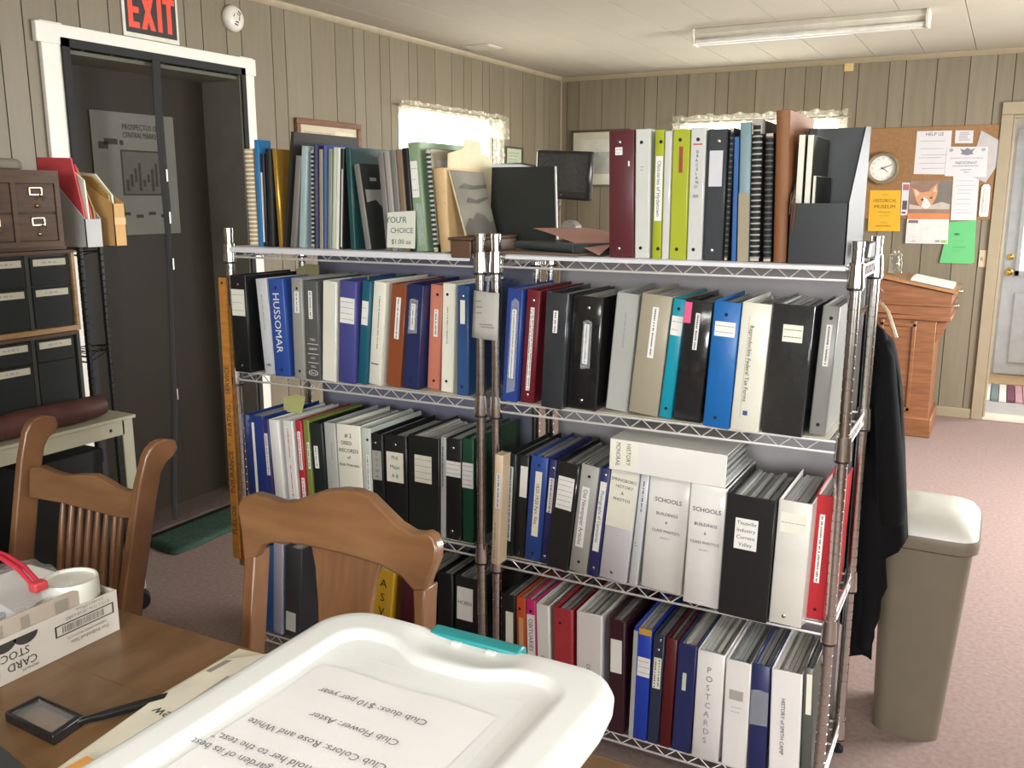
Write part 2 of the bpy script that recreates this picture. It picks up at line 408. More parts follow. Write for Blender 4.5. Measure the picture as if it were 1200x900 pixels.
# windows
GLASS = bpy.data.materials.new('window_glass'); GLASS.use_nodes = True
_n = GLASS.node_tree.nodes; _n.remove(_n['Principled BSDF'])
_t = _n.new('ShaderNodeBsdfTransparent'); _g = _n.new('ShaderNodeBsdfGlossy'); _g.inputs['Roughness'].default_value = 0.02; _mx = _n.new('ShaderNodeMixShader'); _mx.inputs[0].default_value = 0.06
GLASS.node_tree.links.new(_t.outputs[0], _mx.inputs[1]); GLASS.node_tree.links.new(_g.outputs[0], _mx.inputs[2]); GLASS.node_tree.links.new(_mx.outputs[0], _n['Material Output'].inputs[0])
w1 = empty('window_1', (XL, 5.28, W1[2]), 'bright window with lace curtain in the left wall', kind='structure')
fr = MB()
for b in ((XL - 0.11, W1[0], W1[2], XL - 0.06, W1[0] + 0.04, W1[3]), (XL - 0.11, W1[1] - 0.04, W1[2], XL - 0.06, W1[1], W1[3]), (XL - 0.11, W1[0], W1[3] - 0.04, XL - 0.06, W1[1], W1[3]), (XL - 0.11, W1[0], W1[2], XL - 0.06, W1[1], W1[2] + 0.04), (XL - 0.10, 4.83, W1[2], XL - 0.07, 4.86, W1[3])): fr.box(*b)
build(fr, 'frame', TRIMW, w1); build(B(XL - 0.09, W1[0] + 0.03, W1[2] + 0.03, XL - 0.086, W1[1] - 0.03, W1[3] - 0.03), 'pane', GLASS, w1)
w2 = empty('window_2', (-1.68, YB, W2[2]), 'bright window with ruffled valance in the back wall', kind='structure')
fr = MB()
for b in ((W2[0], YB + 0.06, W2[2], W2[0] + 0.04, YB + 0.11, W2[3]), (W2[1] - 0.04, YB + 0.06, W2[2], W2[1], YB + 0.11, W2[3]), (W2[0], YB + 0.06, W2[3] - 0.04, W2[1], YB + 0.11, W2[3]), (W2[0], YB + 0.06, W2[2], W2[1], YB + 0.11, W2[2] + 0.04)): fr.box(*b)
build(fr, 'frame', TRIMW, w2); build(B(W2[0] + 0.03, YB + 0.086, W2[2] + 0.03, W2[1] - 0.03, YB + 0.09, W2[3] - 0.03), 'pane', GLASS, w2)
LACE = see_through('lace_curtain', 'fffbe6', 0.42, translucent=True, pattern=26)
def curtain(mbname, parent, axis, pos, a0, a1, z0, z1, ruff, amp=0.012, freq=9.0):
    n = 80; rows = []
    for zi in range(7):
        t = zi / 6.0; row = []
        for j in range(n + 1):
            a = a0 + (a1 - a0) * j / n
            d = pos + amp * (0.4 + t) * math.sin(a * freq * 2 * PI + 0.8 * math.sin(a * 7))
            z = z1 + (z0 - z1) * t + (ruff * math.sin(a * 41) * math.sin(a * 17 + 1) if zi == 0 else 0)
            row.append((d, a, z) if axis == 'x' else (a, d, z))
        rows.append(row)
    build(MB().grid(rows), mbname, LACE, parent, smooth=80)
c1 = empty('curtain', (XL + 0.03, 5.28, 1.2), 'white lace curtain with short valance on the left wall window', 'curtain')
curtain('valance', c1, 'x', XL + 0.05, 4.63, 5.93, 1.90, 2.06, 0.006)
curtain('curtain_panel', c1, 'x', XL + 0.035, 4.63, 4.84, 1.2, 2.03, 0.0, freq=14)
curtain('curtain_panel', c1, 'x', XL + 0.035, 5.74, 5.93, 1.2, 2.03, 0.0, freq=14)
build(MB().tube([(XL + 0.045, 4.6, 2.03), (XL + 0.045, 5.95, 2.03)], 0.006), 'curtain_rod', TRIMT, c1)
c2 = empty('curtain', (-1.68, YB - 0.03, 1.6), 'cream ruffled valance across the back wall window behind binders', 'curtain')
curtain('valance', c2, 'y', YB - 0.045, -2.31, -1.05, 1.93, 2.095, 0.012, freq=12)
curtain('curtain_panel', c2, 'y', YB - 0.03, -2.31, -2.1, 1.2, 2.04, 0.0, freq=14)
curtain('curtain_panel', c2, 'y', YB - 0.03, -1.28, -1.05, 1.2, 2.04, 0.0, freq=14)
build(MB().tube([(-2.33, YB - 0.04, 2.045), (-1.03, YB - 0.04, 2.045)], 0.006), 'curtain_rod', TRIMT, c2)

# porch beyond the back door
VW = M('porch_white', 'd8d4cc', rough=0.6)
d2 = empty('door_2', (0.3, 8.8, 0), 'white panelled outer door with bright pane and brass knobs', kind='structure')
build(B(0.0, 8.76, 0.02, 0.9, 8.8, 2.05), 'door_slab', M('door_white', 'b9baba', rough=0.4), d2, bevel=0.003)
pb = MB()
for b in ((0.10, 8.745, 0.12, 0.42, 8.76, 0.72), (0.48, 8.745, 0.12, 0.8, 8.76, 0.72)): pb.box(*b)
build(pb, 'door_panel', M('door_white', 'b9baba'), d2, bevel=0.012)
pf = MB()
for b in ((0.085, 8.74, 0.86, 0.82, 8.76, 0.9), (0.085, 8.74, 1.9, 0.82, 8.76, 1.94), (0.085, 8.74, 0.86, 0.115, 8.76, 1.94), (0.79, 8.74, 0.86, 0.82, 8.76, 1.94)): pf.box(*b)
build(pf, 'pane_frame', M('door_white', 'b9baba'), d2)
build(B(0.115, 8.75, 0.9, 0.79, 8.757, 1.9), 'pane', M('daylit_frosted_pane', 'ffffff', rough=0.2, emit=1.6, var=0.0), d2)
BRASS = M('brass', 'c9a24e', rough=0.25, metal=1.0)
TY = Matrix.Rotation(PI / 2, 4, 'X')
for z in (0.888, 1.012):
    r = 0.03 if z < 0.9 else 0.025
    build(MB().lathe([(r * 1.1, 0), (r * 1.1, 0.01), (r * 0.45, 0.015), (r * 0.45, 0.03), (r, 0.04), (r, 0.06), (r * 0.5, 0.07)] if z < 0.9 else [(r, 0), (r, 0.012), (r * 0.6, 0.018)], 14, T=Matrix.Translation((0.042, 8.76, z)) @ TY), 'knob' if z < 0.9 else 'deadbolt', BRASS, d2, smooth=40)
vest = MB()
vest.box(-0.3, YB + 0.14, -0.1, 2.1, 9.0, -0.012)
tag(build(vest, 'floor_2', M('porch_vinyl', 'a5a19e', rough=0.5)), kind='structure', label='grey porch floor beyond the doorway')
vw = MB(); vw.box(-0.4, 8.8, 0, 2.1, 8.95, 2.4); vw.box(-0.4, YB + 0.14, 0, -0.3, 8.8, 2.4); vw.box(2.0, YB + 0.14, 0, 2.1, 8.8, 2.4)
tag(build(vw, 'wall_porch', VW), kind='structure'); tag(build(B(-0.4, YB + 0.14, 2.4, 2.1, 9, 2.5), 'ceiling_2', VW), kind='structure')
trim('trim_4', B(-0.3, 8.35, -0.012, 2.0, 8.76, 0.012), M('threshold_oak', 'b99a70', rough=0.5), label='pale oak threshold below the porch door')
trim('trim_5', B(D2[0], YB + 0.0, 0.0, D2[1], YB + 0.16, 0.02), M('sill_pale', 'd5c5b2', rough=0.5), label='pale threshold strip of back doorway')
dc = MB(); dc.box(-0.105, YB - 0.022, 0, -0.035, YB - 0.0004, 2.02); dc.box(-0.105, YB - 0.022, 2.0204, 0.93, YB - 0.0004, 2.10); dc.box(0.86, YB - 0.022, 0, 0.93, YB - 0.0004, 2.02)
dc.box(-0.0346, YB, 0.021, -0.02, YB + 0.1396, 1.9996); dc.box(-0.0346, YB, 2.0, 0.8596, YB + 0.1396, 2.0196); dc.box(0.845, YB, 0.021, 0.8596, YB + 0.1396, 1.9996)
trim('trim_6', dc, label='tan casing round the back doorway')
rug = empty('rag_rug', (0.5, 7.98, -0.012), 'striped rag rug on the grey porch floor', 'rug')
cols = ('c9cbc4', '6d7a78', 'd8d6cc', '6b3a4c', 'b58a8e', 'c79f9f', '9aa39a', '5b6164', 'cfcfc6', '8a5a66')
for i in range(20):
    build(B(-0.05 + 0.055 * i, 7.66, -0.012, 0.0 + 0.055 * i, 8.31, 0.006 + 0.004 * (i % 2)), 'stripe', M('rag_' + cols[i % 10], cols[i % 10], rough=0.95, bump=0.3, bscale=150), rug, bevel=0.004)

# ------------------------------------------------------------------ chrome wire racks
DATA = {
    'C2_CREST': [(-1.2613, 0.9038), (-1.2576, 0.9165), (-1.245, 0.9272), (-1.223, 0.9353), (-1.1926, 0.9332), (-1.1575, 0.9292), (-1.1244, 0.9361), (-1.0926, 0.95), (-1.057, 0.9651), (-1.0169, 0.9746), (-0.9813, 0.9763), (-0.9543, 0.9708), (-0.9218, 0.9515), (-0.8899, 0.9325), (-0.8596, 0.9229), (-0.8432, 0.9236), (-0.8294, 0.928), (-0.8148, 0.9237), (-0.8042, 0.9081), (-0.8032, 0.8849), (-0.8133, 0.8561), (-0.8207, 0.8311), (-0.8447, 0.8263), (-0.8718, 0.8449), (-0.9198, 0.8566), (-0.9995, 0.8614), (-1.0824, 0.861), (-1.125, 0.8583), (-1.1682, 0.8515), (-1.1944, 0.8414), (-1.2066, 0.8167), (-1.2331, 0.8043), (-1.2455, 0.857)],
    'C2_SPLAT': [(-1.0802, 0.8625), (-0.9199, 0.858), (-0.9294, 0.827), (-0.9346, 0.7771), (-0.9267, 0.695), (-1.0393, 0.6689), (-1.0521, 0.76), (-1.0666, 0.8258)],
    'C2_POSTL': [(-1.2333, 0.8061), (-1.2068, 0.8185), (-1.2005, 0.6994), (-1.1982, 0.6585), (-1.2215, 0.6533), (-1.2282, 0.7314)],
    'C2_POSTR': [(-0.8449, 0.828), (-0.8209, 0.8327), (-0.8201, 0.8076), (-0.8163, 0.7544), (-0.8342, 0.7504), (-0.841, 0.8033)],
    'C1_RAIL': [(-2.0618, 0.8383), (-2.0251, 0.8484), (-1.9762, 0.8416), (-1.929, 0.8398), (-1.8789, 0.8485), (-1.8296, 0.8554), (-1.7894, 0.848), (-1.7494, 0.8371), (-1.7158, 0.8347), (-1.6816, 0.8419), (-1.6785, 0.7785), (-1.7318, 0.7715), (-1.8543, 0.773), (-1.9311, 0.7743), (-2.053, 0.7692)],
    'C1_POSTL': [(-2.0769, 0.9565), (-2.0877, 0.8468), (-2.0871, 0.7122), (-2.0875, 0.6291)],
    'C1_POSTR': [(-1.6512, 0.9509), (-1.6672, 0.875), (-1.6753, 0.779), (-1.69, 0.605)],
    'C1_SPIN': [((-1.9374, 0.7626), (-1.9295, 0.6172)), ((-1.906, 0.7676), (-1.8989, 0.6213)), ((-1.8734, 0.7727), (-1.8687, 0.6253)), ((-1.8423, 0.7775), (-1.8376, 0.6312)), ((-1.8131, 0.7821), (-1.8083, 0.6367)), ((-1.7833, 0.7868), (-1.7791, 0.639)), ((-1.7548, 0.7913), (-1.745, 0.6261)), ((-1.7332, 0.7946), (-1.7298, 0.6195))],
    'COAT': [(-0.312, 1.192), (-0.303, 1.205), (-0.284, 1.202), (-0.269, 1.159), (-0.252, 1.15), (-0.237, 1.148), (-0.221, 1.097), (-0.203, 1.017), (-0.185, 0.874), (-0.17, 0.739), (-0.155, 0.601), (-0.174, 0.572), (-0.196, 0.594), (-0.21, 0.615), (-0.206, 0.525), (-0.196, 0.449), (-0.212, 0.416), (-0.205, 0.374), (-0.219, 0.333), (-0.213, 0.196), (-0.243, 0.188), (-0.25, 0.276), (-0.276, 0.302), (-0.292, 0.316), (-0.326, 0.666), (-0.341, 0.946), (-0.338, 1.083), (-0.326, 1.162)]}
ROWS = [
    ('L1', -2.0105, 2.095, 0.0325, 0.2875, -0.0087, 'comb', 'tancomb', 0.9, 'tan comb bound book with white teeth at left end of top shelf', ()),
    ('L1', -1.9815, 2.095, 0.0175, 0.3115, 0.008, 'paperback', 'skyblue', 0.9, 'slim bright blue booklet taller than its neighbours', ()),
    ('L1', -1.9635, 2.095, 0.014, 0.272, 0.0147, 'paperback', 'blackwhite', 0.9, 'thin black and white booklet beside bright blue book', (('P', 0.1, 0.2, 0.5, 0.95, 'white', 'n'),)),
    ('L1', -1.939, 2.095, 0.023, 0.285, 0.014, 'hardback', 'black', 0.9, 'thin black book left of the gold one', ()),
    ('L1', -1.903, 2.095, 0.015, 0.283, -0.0318, 'paperback', 'gold', 0.9, 'shiny gold covered book leaning on top shelf', ()),
    ('L1', -1.8875, 2.095, 0.0107, 0.333, 0.1535, 'board', 'blackboard', 1, 'tall black mounting board leaning with thin pale edge', ()),
    ('L1', -1.8565, 2.095, 0.0215, 0.264, 0.1426, 'paperback', 'photogrey', 0.9, 'grey photo magazine leaning against the pale blue binder', ()),
    ('L1', -1.823, 2.095, 0.0227, 0.29, 0.0956, 'vinyl', 'paleblue', 0.9, 'pale blue binder on the top shelf of left rack', (('S', 0.4, 0.4, 0.6, 0.7, 'faint'),)),
    ('L1', -1.781, 2.095, 0.0095, 0.282, 0.0443, 'comb', 'blackwhite', 0.9, 'black comb bound book left of gilt lettered blue one', ()),
    ('L1', -1.767, 2.095, 0.015, 0.2945, 0.0407, 'hardback', 'navy', 0.9, 'blue book with gilt lettering down its spine', (('T', 0.5, 0.45, 'd', 0.016, 'HISTORY OF CRAWFORD COUNTY', 'giltink'),)),
    ('L1', -1.75, 2.095, 0.012, 0.279, 0.043, 'paperback', 'tan2', 0.9, 'tan paperback between two blue spines', ()),
    ('L1', -1.7354, 2.095, 0.0143, 0.29, 0.0481, 'hardback', 'navy5', 0.9, 'plain blue book right of the tan paperback', ()),
    ('L1', -1.7201, 2.095, 0.0136, 0.2805, 0.0591, 'paperback', 'sage', 0.9, 'sage tan booklet on top shelf of left rack', ()),
    ('L1', -1.7058, 2.095, 0.0121, 0.2835, 0.0698, 'paperback', 'palegreen', 0.9, 'pale green booklet leaning on top shelf of left rack', ()),
    ('L1', -1.6932, 2.095, 0.0103, 0.282, 0.0712, 'paperback', 'cream', 0.9, 'cream spined booklet beside pale green one', ()),
    ('L1', -1.6785, 2.095, 0.0115, 0.2795, 0.063, 'paperback', 'black', 0.9, 'black spined booklet beside cream one', (('P', 0.6, 0.2, 0.9, 0.98, 'white', 'n'),)),
    ('L1', -1.635, 2.095, 0.0175, 0.2815, -0.0266, 'vinyl', 'tealgreen', 0.8, 'teal green binder leaning with dark cover showing', ()),
    ('L1', -1.581, 2.095, 0.0195, 0.237, -0.1414, 'magstack', 'photogrey', 0.9, 'stack of grey picture magazines with dark tree cover', ()),
    ('L1', -1.511, 2.095, 0.0185, 0.2655, -0.0772, 'paperback', 'photogrey', 0.9, 'greyish spined magazine, first of five standing behind the price sign', ()),
    ('L1', -1.491, 2.095, 0.018, 0.268, -0.0746, 'paperback', 'photogrey2', 0.9, 'pale grey spined magazine, second of five standing behind the price sign', ()),
    ('L1', -1.471, 2.095, 0.018, 0.2705, -0.0702, 'paperback', 'photogrey', 0.9, 'mid grey spined magazine, third of five standing behind the price sign', ()),
    ('L1', -1.451, 2.095, 0.018, 0.273, -0.0696, 'paperback', 'photobrown', 0.9, 'brownish spined magazine, fourth of five standing behind the price sign', ()),
    ('L1', -1.431, 2.095, 0.0177, 0.2755, -0.0716, 'paperback', 'black', 0.9, 'black spined magazine, last of five standing behind the price sign', ()),
    ('L1', -1.4015, 2.095, 0.036, 0.2895, -0.0718, 'vinyl', 'sagegreen', 0.85, 'sage green binder with white card and tape on top shelf', (('P', 0.12, 0.17, 0.72, 0.5, 'white', 's3'), ('W', 0.3, 0.55, 0.9, 0.95))),
    ('L1', -1.356, 2.095, 0.0135, 0.273, -0.0788, 'comb', 'greencomb', 0.9, 'dark green comb bound album with grey picture cover', ()),
    ('L1', -1.324, 2.095, 0.032, 0.2205, -0.0998, 'hardback', 'tanbook', 0.95, 'thick tan hardback book with worn spine', (('S', 0.25, 0.08, 0.7, 0.2, 'faint'), ('LN', 0.05, 0.42, 0.95, 0.425, 'brown'), ('LN', 0.05, 0.28, 0.95, 0.285, 'brown'))),
    ('R1', -0.8215, 2.095, 0.0635, 0.298, -0.0252, 'vinyl', 'plumred', 0.9, 'maroon binder with small white price tag on the top shelf', (('P', 0.27, 0.13, 0.55, 0.19, 'white', 's2'), ('D', 0.43, 0.09, 'steel'), ('P', 0.78, 0.24, 0.84, 0.28, 'white', 'n'), ('D', 0.4, 0.93, 'steel'))),
    ('R1', -0.769, 2.095, 0.037, 0.2995, -0.02, 'vinyl', 'whiteg', 0.9, 'white binder with two dark rivets right of maroon one', (('D', 0.42, 0.1, 'dark'), ('D', 0.42, 0.92, 'dark'), ('S', 0.3, 0.27, 0.65, 0.33, 'faint'))),
    ('R1', -0.7328, 2.095, 0.0222, 0.2965, -0.0042, 'vinyl', 'lime', 0.85, 'narrow lime binder with long white taped label on the top shelf', (('P', 0.2, 0.2, 0.98, 0.7, 'white', 'd:Obituaries of Hydetown'), ('D', 0.7, 0.09, 'dark'), ('D', 0.7, 0.92, 'dark'))),
    ('R1', -0.7114, 2.095, 0.0177, 0.2935, -0.004, 'gloss', 'whitegloss', 0.6, 'glossy white crinkled binder between two lime binders', ()),
    ('R1', -0.6805, 2.095, 0.0409, 0.2965, -0.0036, 'vinyl', 'lime', 0.85, 'wider lime binder with small red label', (('P', 0.42, 0.13, 0.64, 0.33, 'rust', 'r1'), ('D', 0.45, 0.08, 'dark'), ('D', 0.45, 0.92, 'dark'))),
    ('R1', -0.6404, 2.095, 0.036, 0.2995, -0.0035, 'gloss', 'whitegloss', 0.85, 'white clear-cover binder lettered GRACELAND vertically', (('P', 0.2, 0.12, 0.8, 0.13, 'orange', 'n'), ('V', 0.5, 0.18, 0.44, 0.027, 'GRACELAND', 'ink'), ('P', 0.3, 0.5, 0.65, 0.525, 'grey', 'n'), ('D', 0.5, 0.09, 'dark'), ('D', 0.45, 0.92, 'dark'))),
    ('R1', -0.5955, 2.095, 0.0455, 0.294, -0.0017, 'vinyl', 'charcoal', 0.9, 'dark grey binder with tall blank grey label on top shelf', (('P', 0.13, 0.16, 0.8, 0.43, 'lilacgrey', 'n'), ('D', 0.55, 0.09, 'steel'), ('D', 0.42, 0.92, 'steel'))),
    ('R1', -0.566, 2.095, 0.0089, 0.296, 0.0043, 'comb', 'black', 0.9, 'spiral bound black notebook right of the blank-labelled dark binder', ()),
    ('R1', -0.5475, 2.095, 0.0107, 0.2755, -0.0226, 'paperback', 'blue2', 0.9, 'thin blue booklet beside the spiral notebook', ()),
    ('R1', -0.5256, 2.095, 0.0247, 0.306, -0.0292, 'paperback', 'sky', 0.9, 'softcover book with pale blue and tan spine', (('P', 0, 0.5, 1, 1, 'tan2', 'n'), ('S', 0.2, 0.55, 0.7, 0.8, 'faint'))),
    ('R1', -0.5004, 2.095, 0.0222, 0.3105, -0.0294, 'comb', 'blacktan', 0.9, 'comb bound book with tan top corner and black teeth', ()),
    ('R1', -0.472, 2.095, 0.0175, 0.2825, -0.0336, 'comb', 'black', 0.9, 'thin black comb bound book beside brown ledger', ()),
    ('R1', -0.443, 2.095, 0.0295, 0.329, -0.035, 'hardback', 'ledger', 0.95, 'tall brown leather ledger standing on top shelf', ()),
    ('L2', -2.05, 2.0595, 0.065, 0.2985, 0.0, 'vinyl', 'black', 0.9, 'black binder with cream spine card at the left end of its shelf', (('P', 0.08, 0.14, 0.88, 0.41, 'cream', 's3'), ('D', 0.5, 0.09, 'steel'), ('D', 0.5, 0.93, 'steel'))),
    ('L2', -1.946, 2.0685, 0.043, 0.291, -0.0653, 'clear', 'greywhite', 0.7, 'leaning pale grey clear-cover binder left of the royal blue lettered one', (('T', 0.5, 0.9, 'h', 0.02, 'MIS', 'ink'), ('S', 0.3, 0.15, 0.6, 0.55, 'faint'))),
    ('L2', -1.89, 2.0605, 0.0595, 0.294, -0.0357, 'vinyl', 'royal', 0.6, 'royal blue binder with large white capitals running down its spine', (('T', 0.5, 0.45, 'd', 0.062, 'HUSSOMAR', 'white'), ('D', 0.5, 0.09, 'dark'), ('D', 0.5, 0.93, 'dark'))),
    ('L2', -1.8233, 2.061, 0.0399, 0.3, 0.0117, 'vinyl', 'grey', 0.9, 'light grey binder with short white spine strip beside royal blue one', (('P', 0.3, 0.13, 0.72, 0.34, 'white', 'r1'), ('D', 0.55, 0.1, 'dark'), ('D', 0.55, 0.92, 'dark'))),
    ('L2', -1.7752, 2.0655, 0.0527, 0.294, 0.0119, 'vinyl', 'dgrey', 0.85, 'dark grey binder with white printed strip, ruled lines and oval emblem', (('P', 0.36, 0.1, 0.62, 0.38, 'white', 'r1'), ('LN', 0.2, 0.63, 0.95, 0.635, 'white'), ('LN', 0.2, 0.73, 0.95, 0.735, 'white'), ('LN', 0.2, 0.82, 0.95, 0.825, 'white'), ('T', 0.58, 0.585, 'h', 0.018, '1961', 'white'), ('T', 0.58, 0.68, 'h', 0.015, 'ALBUM', 'white'), ('T', 0.58, 0.775, 'h', 0.015, '1975', 'white'), ('T', 0.58, 0.86, 'h', 0.015, 'VOL', 'white'), ('OV', 0.55, 0.925, 'Ford'))),
    ('L2', -1.721, 2.0705, 0.0495, 0.2945, 0.0594, 'clear', 'cream', 0.85, 'creamy white binder standing between dark grey and violet binders', ()),
    ('L2', -1.657, 2.0715, 0.06, 0.298, 0.0638, 'vinyl', 'violet', 0.8, 'violet blue binder with square white label near its top', (('P', 0.08, 0.165, 0.92, 0.41, 'white', 's4'),)),
    ('L2', -1.6081, 2.08, 0.0305, 0.3005, 0.0998, 'vinyl', 'tealdark', 0.8, 'narrow dark teal binder with small white label on second shelf', (('P', 0.15, 0.19, 0.85, 0.42, 'white', 's2'),)),
    ('L2', -1.5699, 2.09, 0.0424, 0.2985, 0.1005, 'vinyl', 'cream', 0.85, 'cream binder with faint handwriting between teal and brown binders', (('S', 0.45, 0.12, 0.7, 0.65, 'faint'), ('LN', 0.15, 0.79, 0.75, 0.8, 'ink'))),
    ('L2', -1.511, 2.099, 0.051, 0.293, 0.1058, 'vinyl', 'brown', 0.85, 'rust brown binder with white strip on its spine', (('P', 0.38, 0.125, 0.68, 0.53, 'white', 'r1'),)),
    ('L2', -1.448, 2.093, 0.0537, 0.295, 0.0891, 'vinyl', 'navy', 0.9, 'shiny navy binder with taped white strip beside rust brown one', (('P', 0.32, 0.18, 0.58, 0.43, 'white', 'r1'), ('W', 0.2, 0.13, 0.75, 0.47), ('D', 0.5, 0.92, 'dark'))),
    ('L2', -1.391, 2.124, 0.0404, 0.2945, 0.0619, 'vinyl', 'salmon', 0.85, 'salmon pink binder with white strip on second shelf', (('P', 0.4, 0.23, 0.72, 0.49, 'white', 'r1'), ('D', 0.6, 0.09, 'dark'), ('D', 0.55, 0.92, 'dark'))),
    ('L2', -1.335, 2.108, 0.04, 0.302, 0.0397, 'vinyl', 'cream', 0.85, 'cream binder between the salmon pink and slate blue binders', (('D', 0.4, 0.1, 'dark'), ('S', 0.3, 0.2, 0.6, 0.55, 'faint'), ('D', 0.45, 0.9, 'dark'))),
    ('L2', -1.2735, 2.091, 0.036, 0.299, 0.0167, 'vinyl', 'slate', 0.85, 'slate blue binder with cream strip next to the chrome posts', (('P', 0.3, 0.125, 0.7, 0.34, 'cream', 'n'), ('D', 0.5, 0.09, 'steel'), ('D', 0.45, 0.92, 'dark'))),
    ('R2', -1.1287, 2.091, 0.0455, 0.301, 0.0615, 'vinyl', 'slate2', 0.85, 'blue binder with long taped white strip just right of the posts', (('P', 0.4, 0.18, 0.68, 0.79, 'white', 'r1'), ('W', 0.3, 0.08, 0.85, 0.93))),
    ('R2', -1.0805, 2.1005, 0.04, 0.299, 0.0669, 'vinyl', 'maroon', 0.8, 'deep red binder with long narrow white typed strip', (('P', 0.36, 0.15, 0.64, 0.89, 'white', 'r2'), ('D', 0.5, 0.09, 'steel'), ('D', 0.5, 0.93, 'steel'))),
    ('R2', -0.9945, 2.071, 0.0616, 0.2975, 0.0496, 'gloss', 'charcoal', 0.8, 'glossy charcoal binder with short white strip near its top', (('P', 0.38, 0.15, 0.58, 0.34, 'white', 'r1'),)),
    ('R2', -0.921, 2.093, 0.0808, 0.2905, 0.0508, 'gloss', 'black', 0.85, 'wide glossy black binder with a narrow white strip at mid height', (('P', 0.45, 0.24, 0.62, 0.59, 'white', 'r1'), ('W', 0.4, 0.2, 0.72, 0.64), ('D', 0.55, 0.1, 'steel'), ('D', 0.5, 0.92, 'steel'))),
    ('R2', -0.837, 2.125, 0.0595, 0.3, 0.0817, 'vinyl', 'palegrey', 0.9, 'pale grey binder with faint vertical lettering, left of the beige one', (('S', 0.4, 0.15, 0.62, 0.46, 'faint'),)),
    ('R2', -0.761, 2.1125, 0.077, 0.3005, 0.0932, 'vinyl', 'beige', 0.9, 'wide beige binder with taped white strip', (('P', 0.42, 0.1, 0.62, 0.52, 'white', 'r1'),)),
    ('R2', -0.7025, 2.1105, 0.032, 0.2955, 0.0948, 'vinyl', 'cyan', 0.8, 'narrow bright cyan binder with white handwritten label', (('P', 0.08, 0.14, 0.95, 0.3, 'white', 's2'), ('D', 0.5, 0.08, 'dark'), ('D', 0.5, 0.92, 'dark'))),
    ('R2', -0.6435, 2.097, 0.0675, 0.294, 0.0731, 'gloss', 'black2', 0.8, 'black binder with pink tab and white strip beside the cyan one', (('P', 0.0, 0.02, 0.25, 0.19, 'pink', 'n'), ('P', 0.42, 0.1, 0.58, 0.4, 'white', 'r1'))),
    ('R2', -0.564, 2.07, 0.0625, 0.2985, 0.0501, 'vinyl', 'blue', 0.8, 'bright blue binder with a landscape white label', (('P', 0.12, 0.155, 0.88, 0.27, 'white', 's2'), ('D', 0.5, 0.1, 'dark'), ('D', 0.45, 0.92, 'dark'))),
    ('R2', -0.4975, 2.072, 0.066, 0.2985, 0.0501, 'clear', 'cream', 0.85, 'cream clear-cover binder titled Reproducible Federal Tax Forms', (('T', 0.42, 0.47, 'd', 0.024, 'Reproducible Federal Tax Forms', 'ink'), ('P', 0.4, 0.84, 0.56, 0.875, 'slate', 'n'), ('LN', 0.3, 0.1, 0.31, 0.9, 'faint'))),
    ('R2', -0.413, 2.076, 0.091, 0.299, 0.0355, 'gloss', 'charcoal2', 0.85, 'extra wide black binder with cream card near its top', (('P', 0.3, 0.15, 0.78, 0.28, 'cream', 'h2'),)),
    ('R2', -0.342, 2.1195, 0.037, 0.2965, 0.0438, 'vinyl', 'grey2', 0.85, 'grey binder with taped white strip at the right end of its shelf', (('P', 0.35, 0.14, 0.68, 0.46, 'white', 'r1'), ('D', 0.55, 0.09, 'dark'), ('D', 0.5, 0.92, 'dark'))),
    ('L3', -2.0428, 2.09, 0.0805, 0.2775, -0.0162, 'vinyl', 'navy2', 0.9, 'broad navy binder with long curved white strip, behind the splat chair', (('P', 0.4, 0.08, 0.52, 0.97, 'white', 'n'),)),
    ('L3', -1.9905, 2.09, 0.0246, 0.2725, -0.0316, 'vinyl', 'indigo', 0.85, 'narrow indigo binder with white strip next to broad navy one', (('P', 0.25, 0.17, 0.75, 0.67, 'white', 'r1'),)),
    ('L3', -1.9525, 2.09, 0.0384, 0.2735, -0.049, 'vinyl', 'white', 0.9, 'plain white binder beside the narrow indigo one', ()),
    ('L3', -1.8955, 2.09, 0.038, 0.278, -0.0432, 'vinyl', 'white', 0.9, 'white binder with red and grey print down its spine', (('S', 0.35, 0.08, 0.65, 0.45, 'red'), ('S', 0.35, 0.5, 0.65, 0.95, 'red'))),
    ('L3', -1.8525, 2.09, 0.0255, 0.283, -0.0442, 'vinyl', 'red', 0.85, 'thin red binder with white strips beside white binders', (('P', 0.3, 0.12, 0.75, 0.55, 'white', 'r1'), ('P', 0.4, 0.64, 0.85, 0.95, 'white', 'r1'))),
    ('L3', -1.825, 2.09, 0.022, 0.288, -0.0347, 'vinyl', 'olive', 0.85, 'thin olive green binder beside the thin red one', (('P', 0.55, 0.24, 0.95, 0.53, 'white', 'r1'),)),
    ('L3', -1.7825, 2.09, 0.0495, 0.2815, -0.048, 'vinyl', 'blackgreen', 0.9, 'black binder with small white strip beside thin olive one', (('P', 0.25, 0.25, 0.55, 0.5, 'white', 'r1'),)),
    ('L3', -1.7337, 2.09, 0.0424, 0.2905, -0.0301, 'vinyl', 'palegrey', 0.9, 'pale grey binder left of the wide handwritten cream one', (('S', 0.5, 0.2, 0.75, 0.4, 'faint'),)),
    ('L3', -1.6662, 2.09, 0.0886, 0.292, -0.0199, 'vinyl', 'cream', 0.9, 'wide cream binder with handwritten title in five short lines', (('T', 0.5, 0.11, 'h', 0.03, '# 2', 'ink'), ('T', 0.42, 0.19, 'h', 0.026, 'DEED', 'ink'), ('T', 0.5, 0.27, 'h', 0.026, 'RECORDS', 'ink'), ('T', 0.5, 0.34, 'h', 0.024, 'of', 'ink'), ('T', 0.5, 0.42, 'h', 0.021, 'Rick Pottraits', 'ink'))),
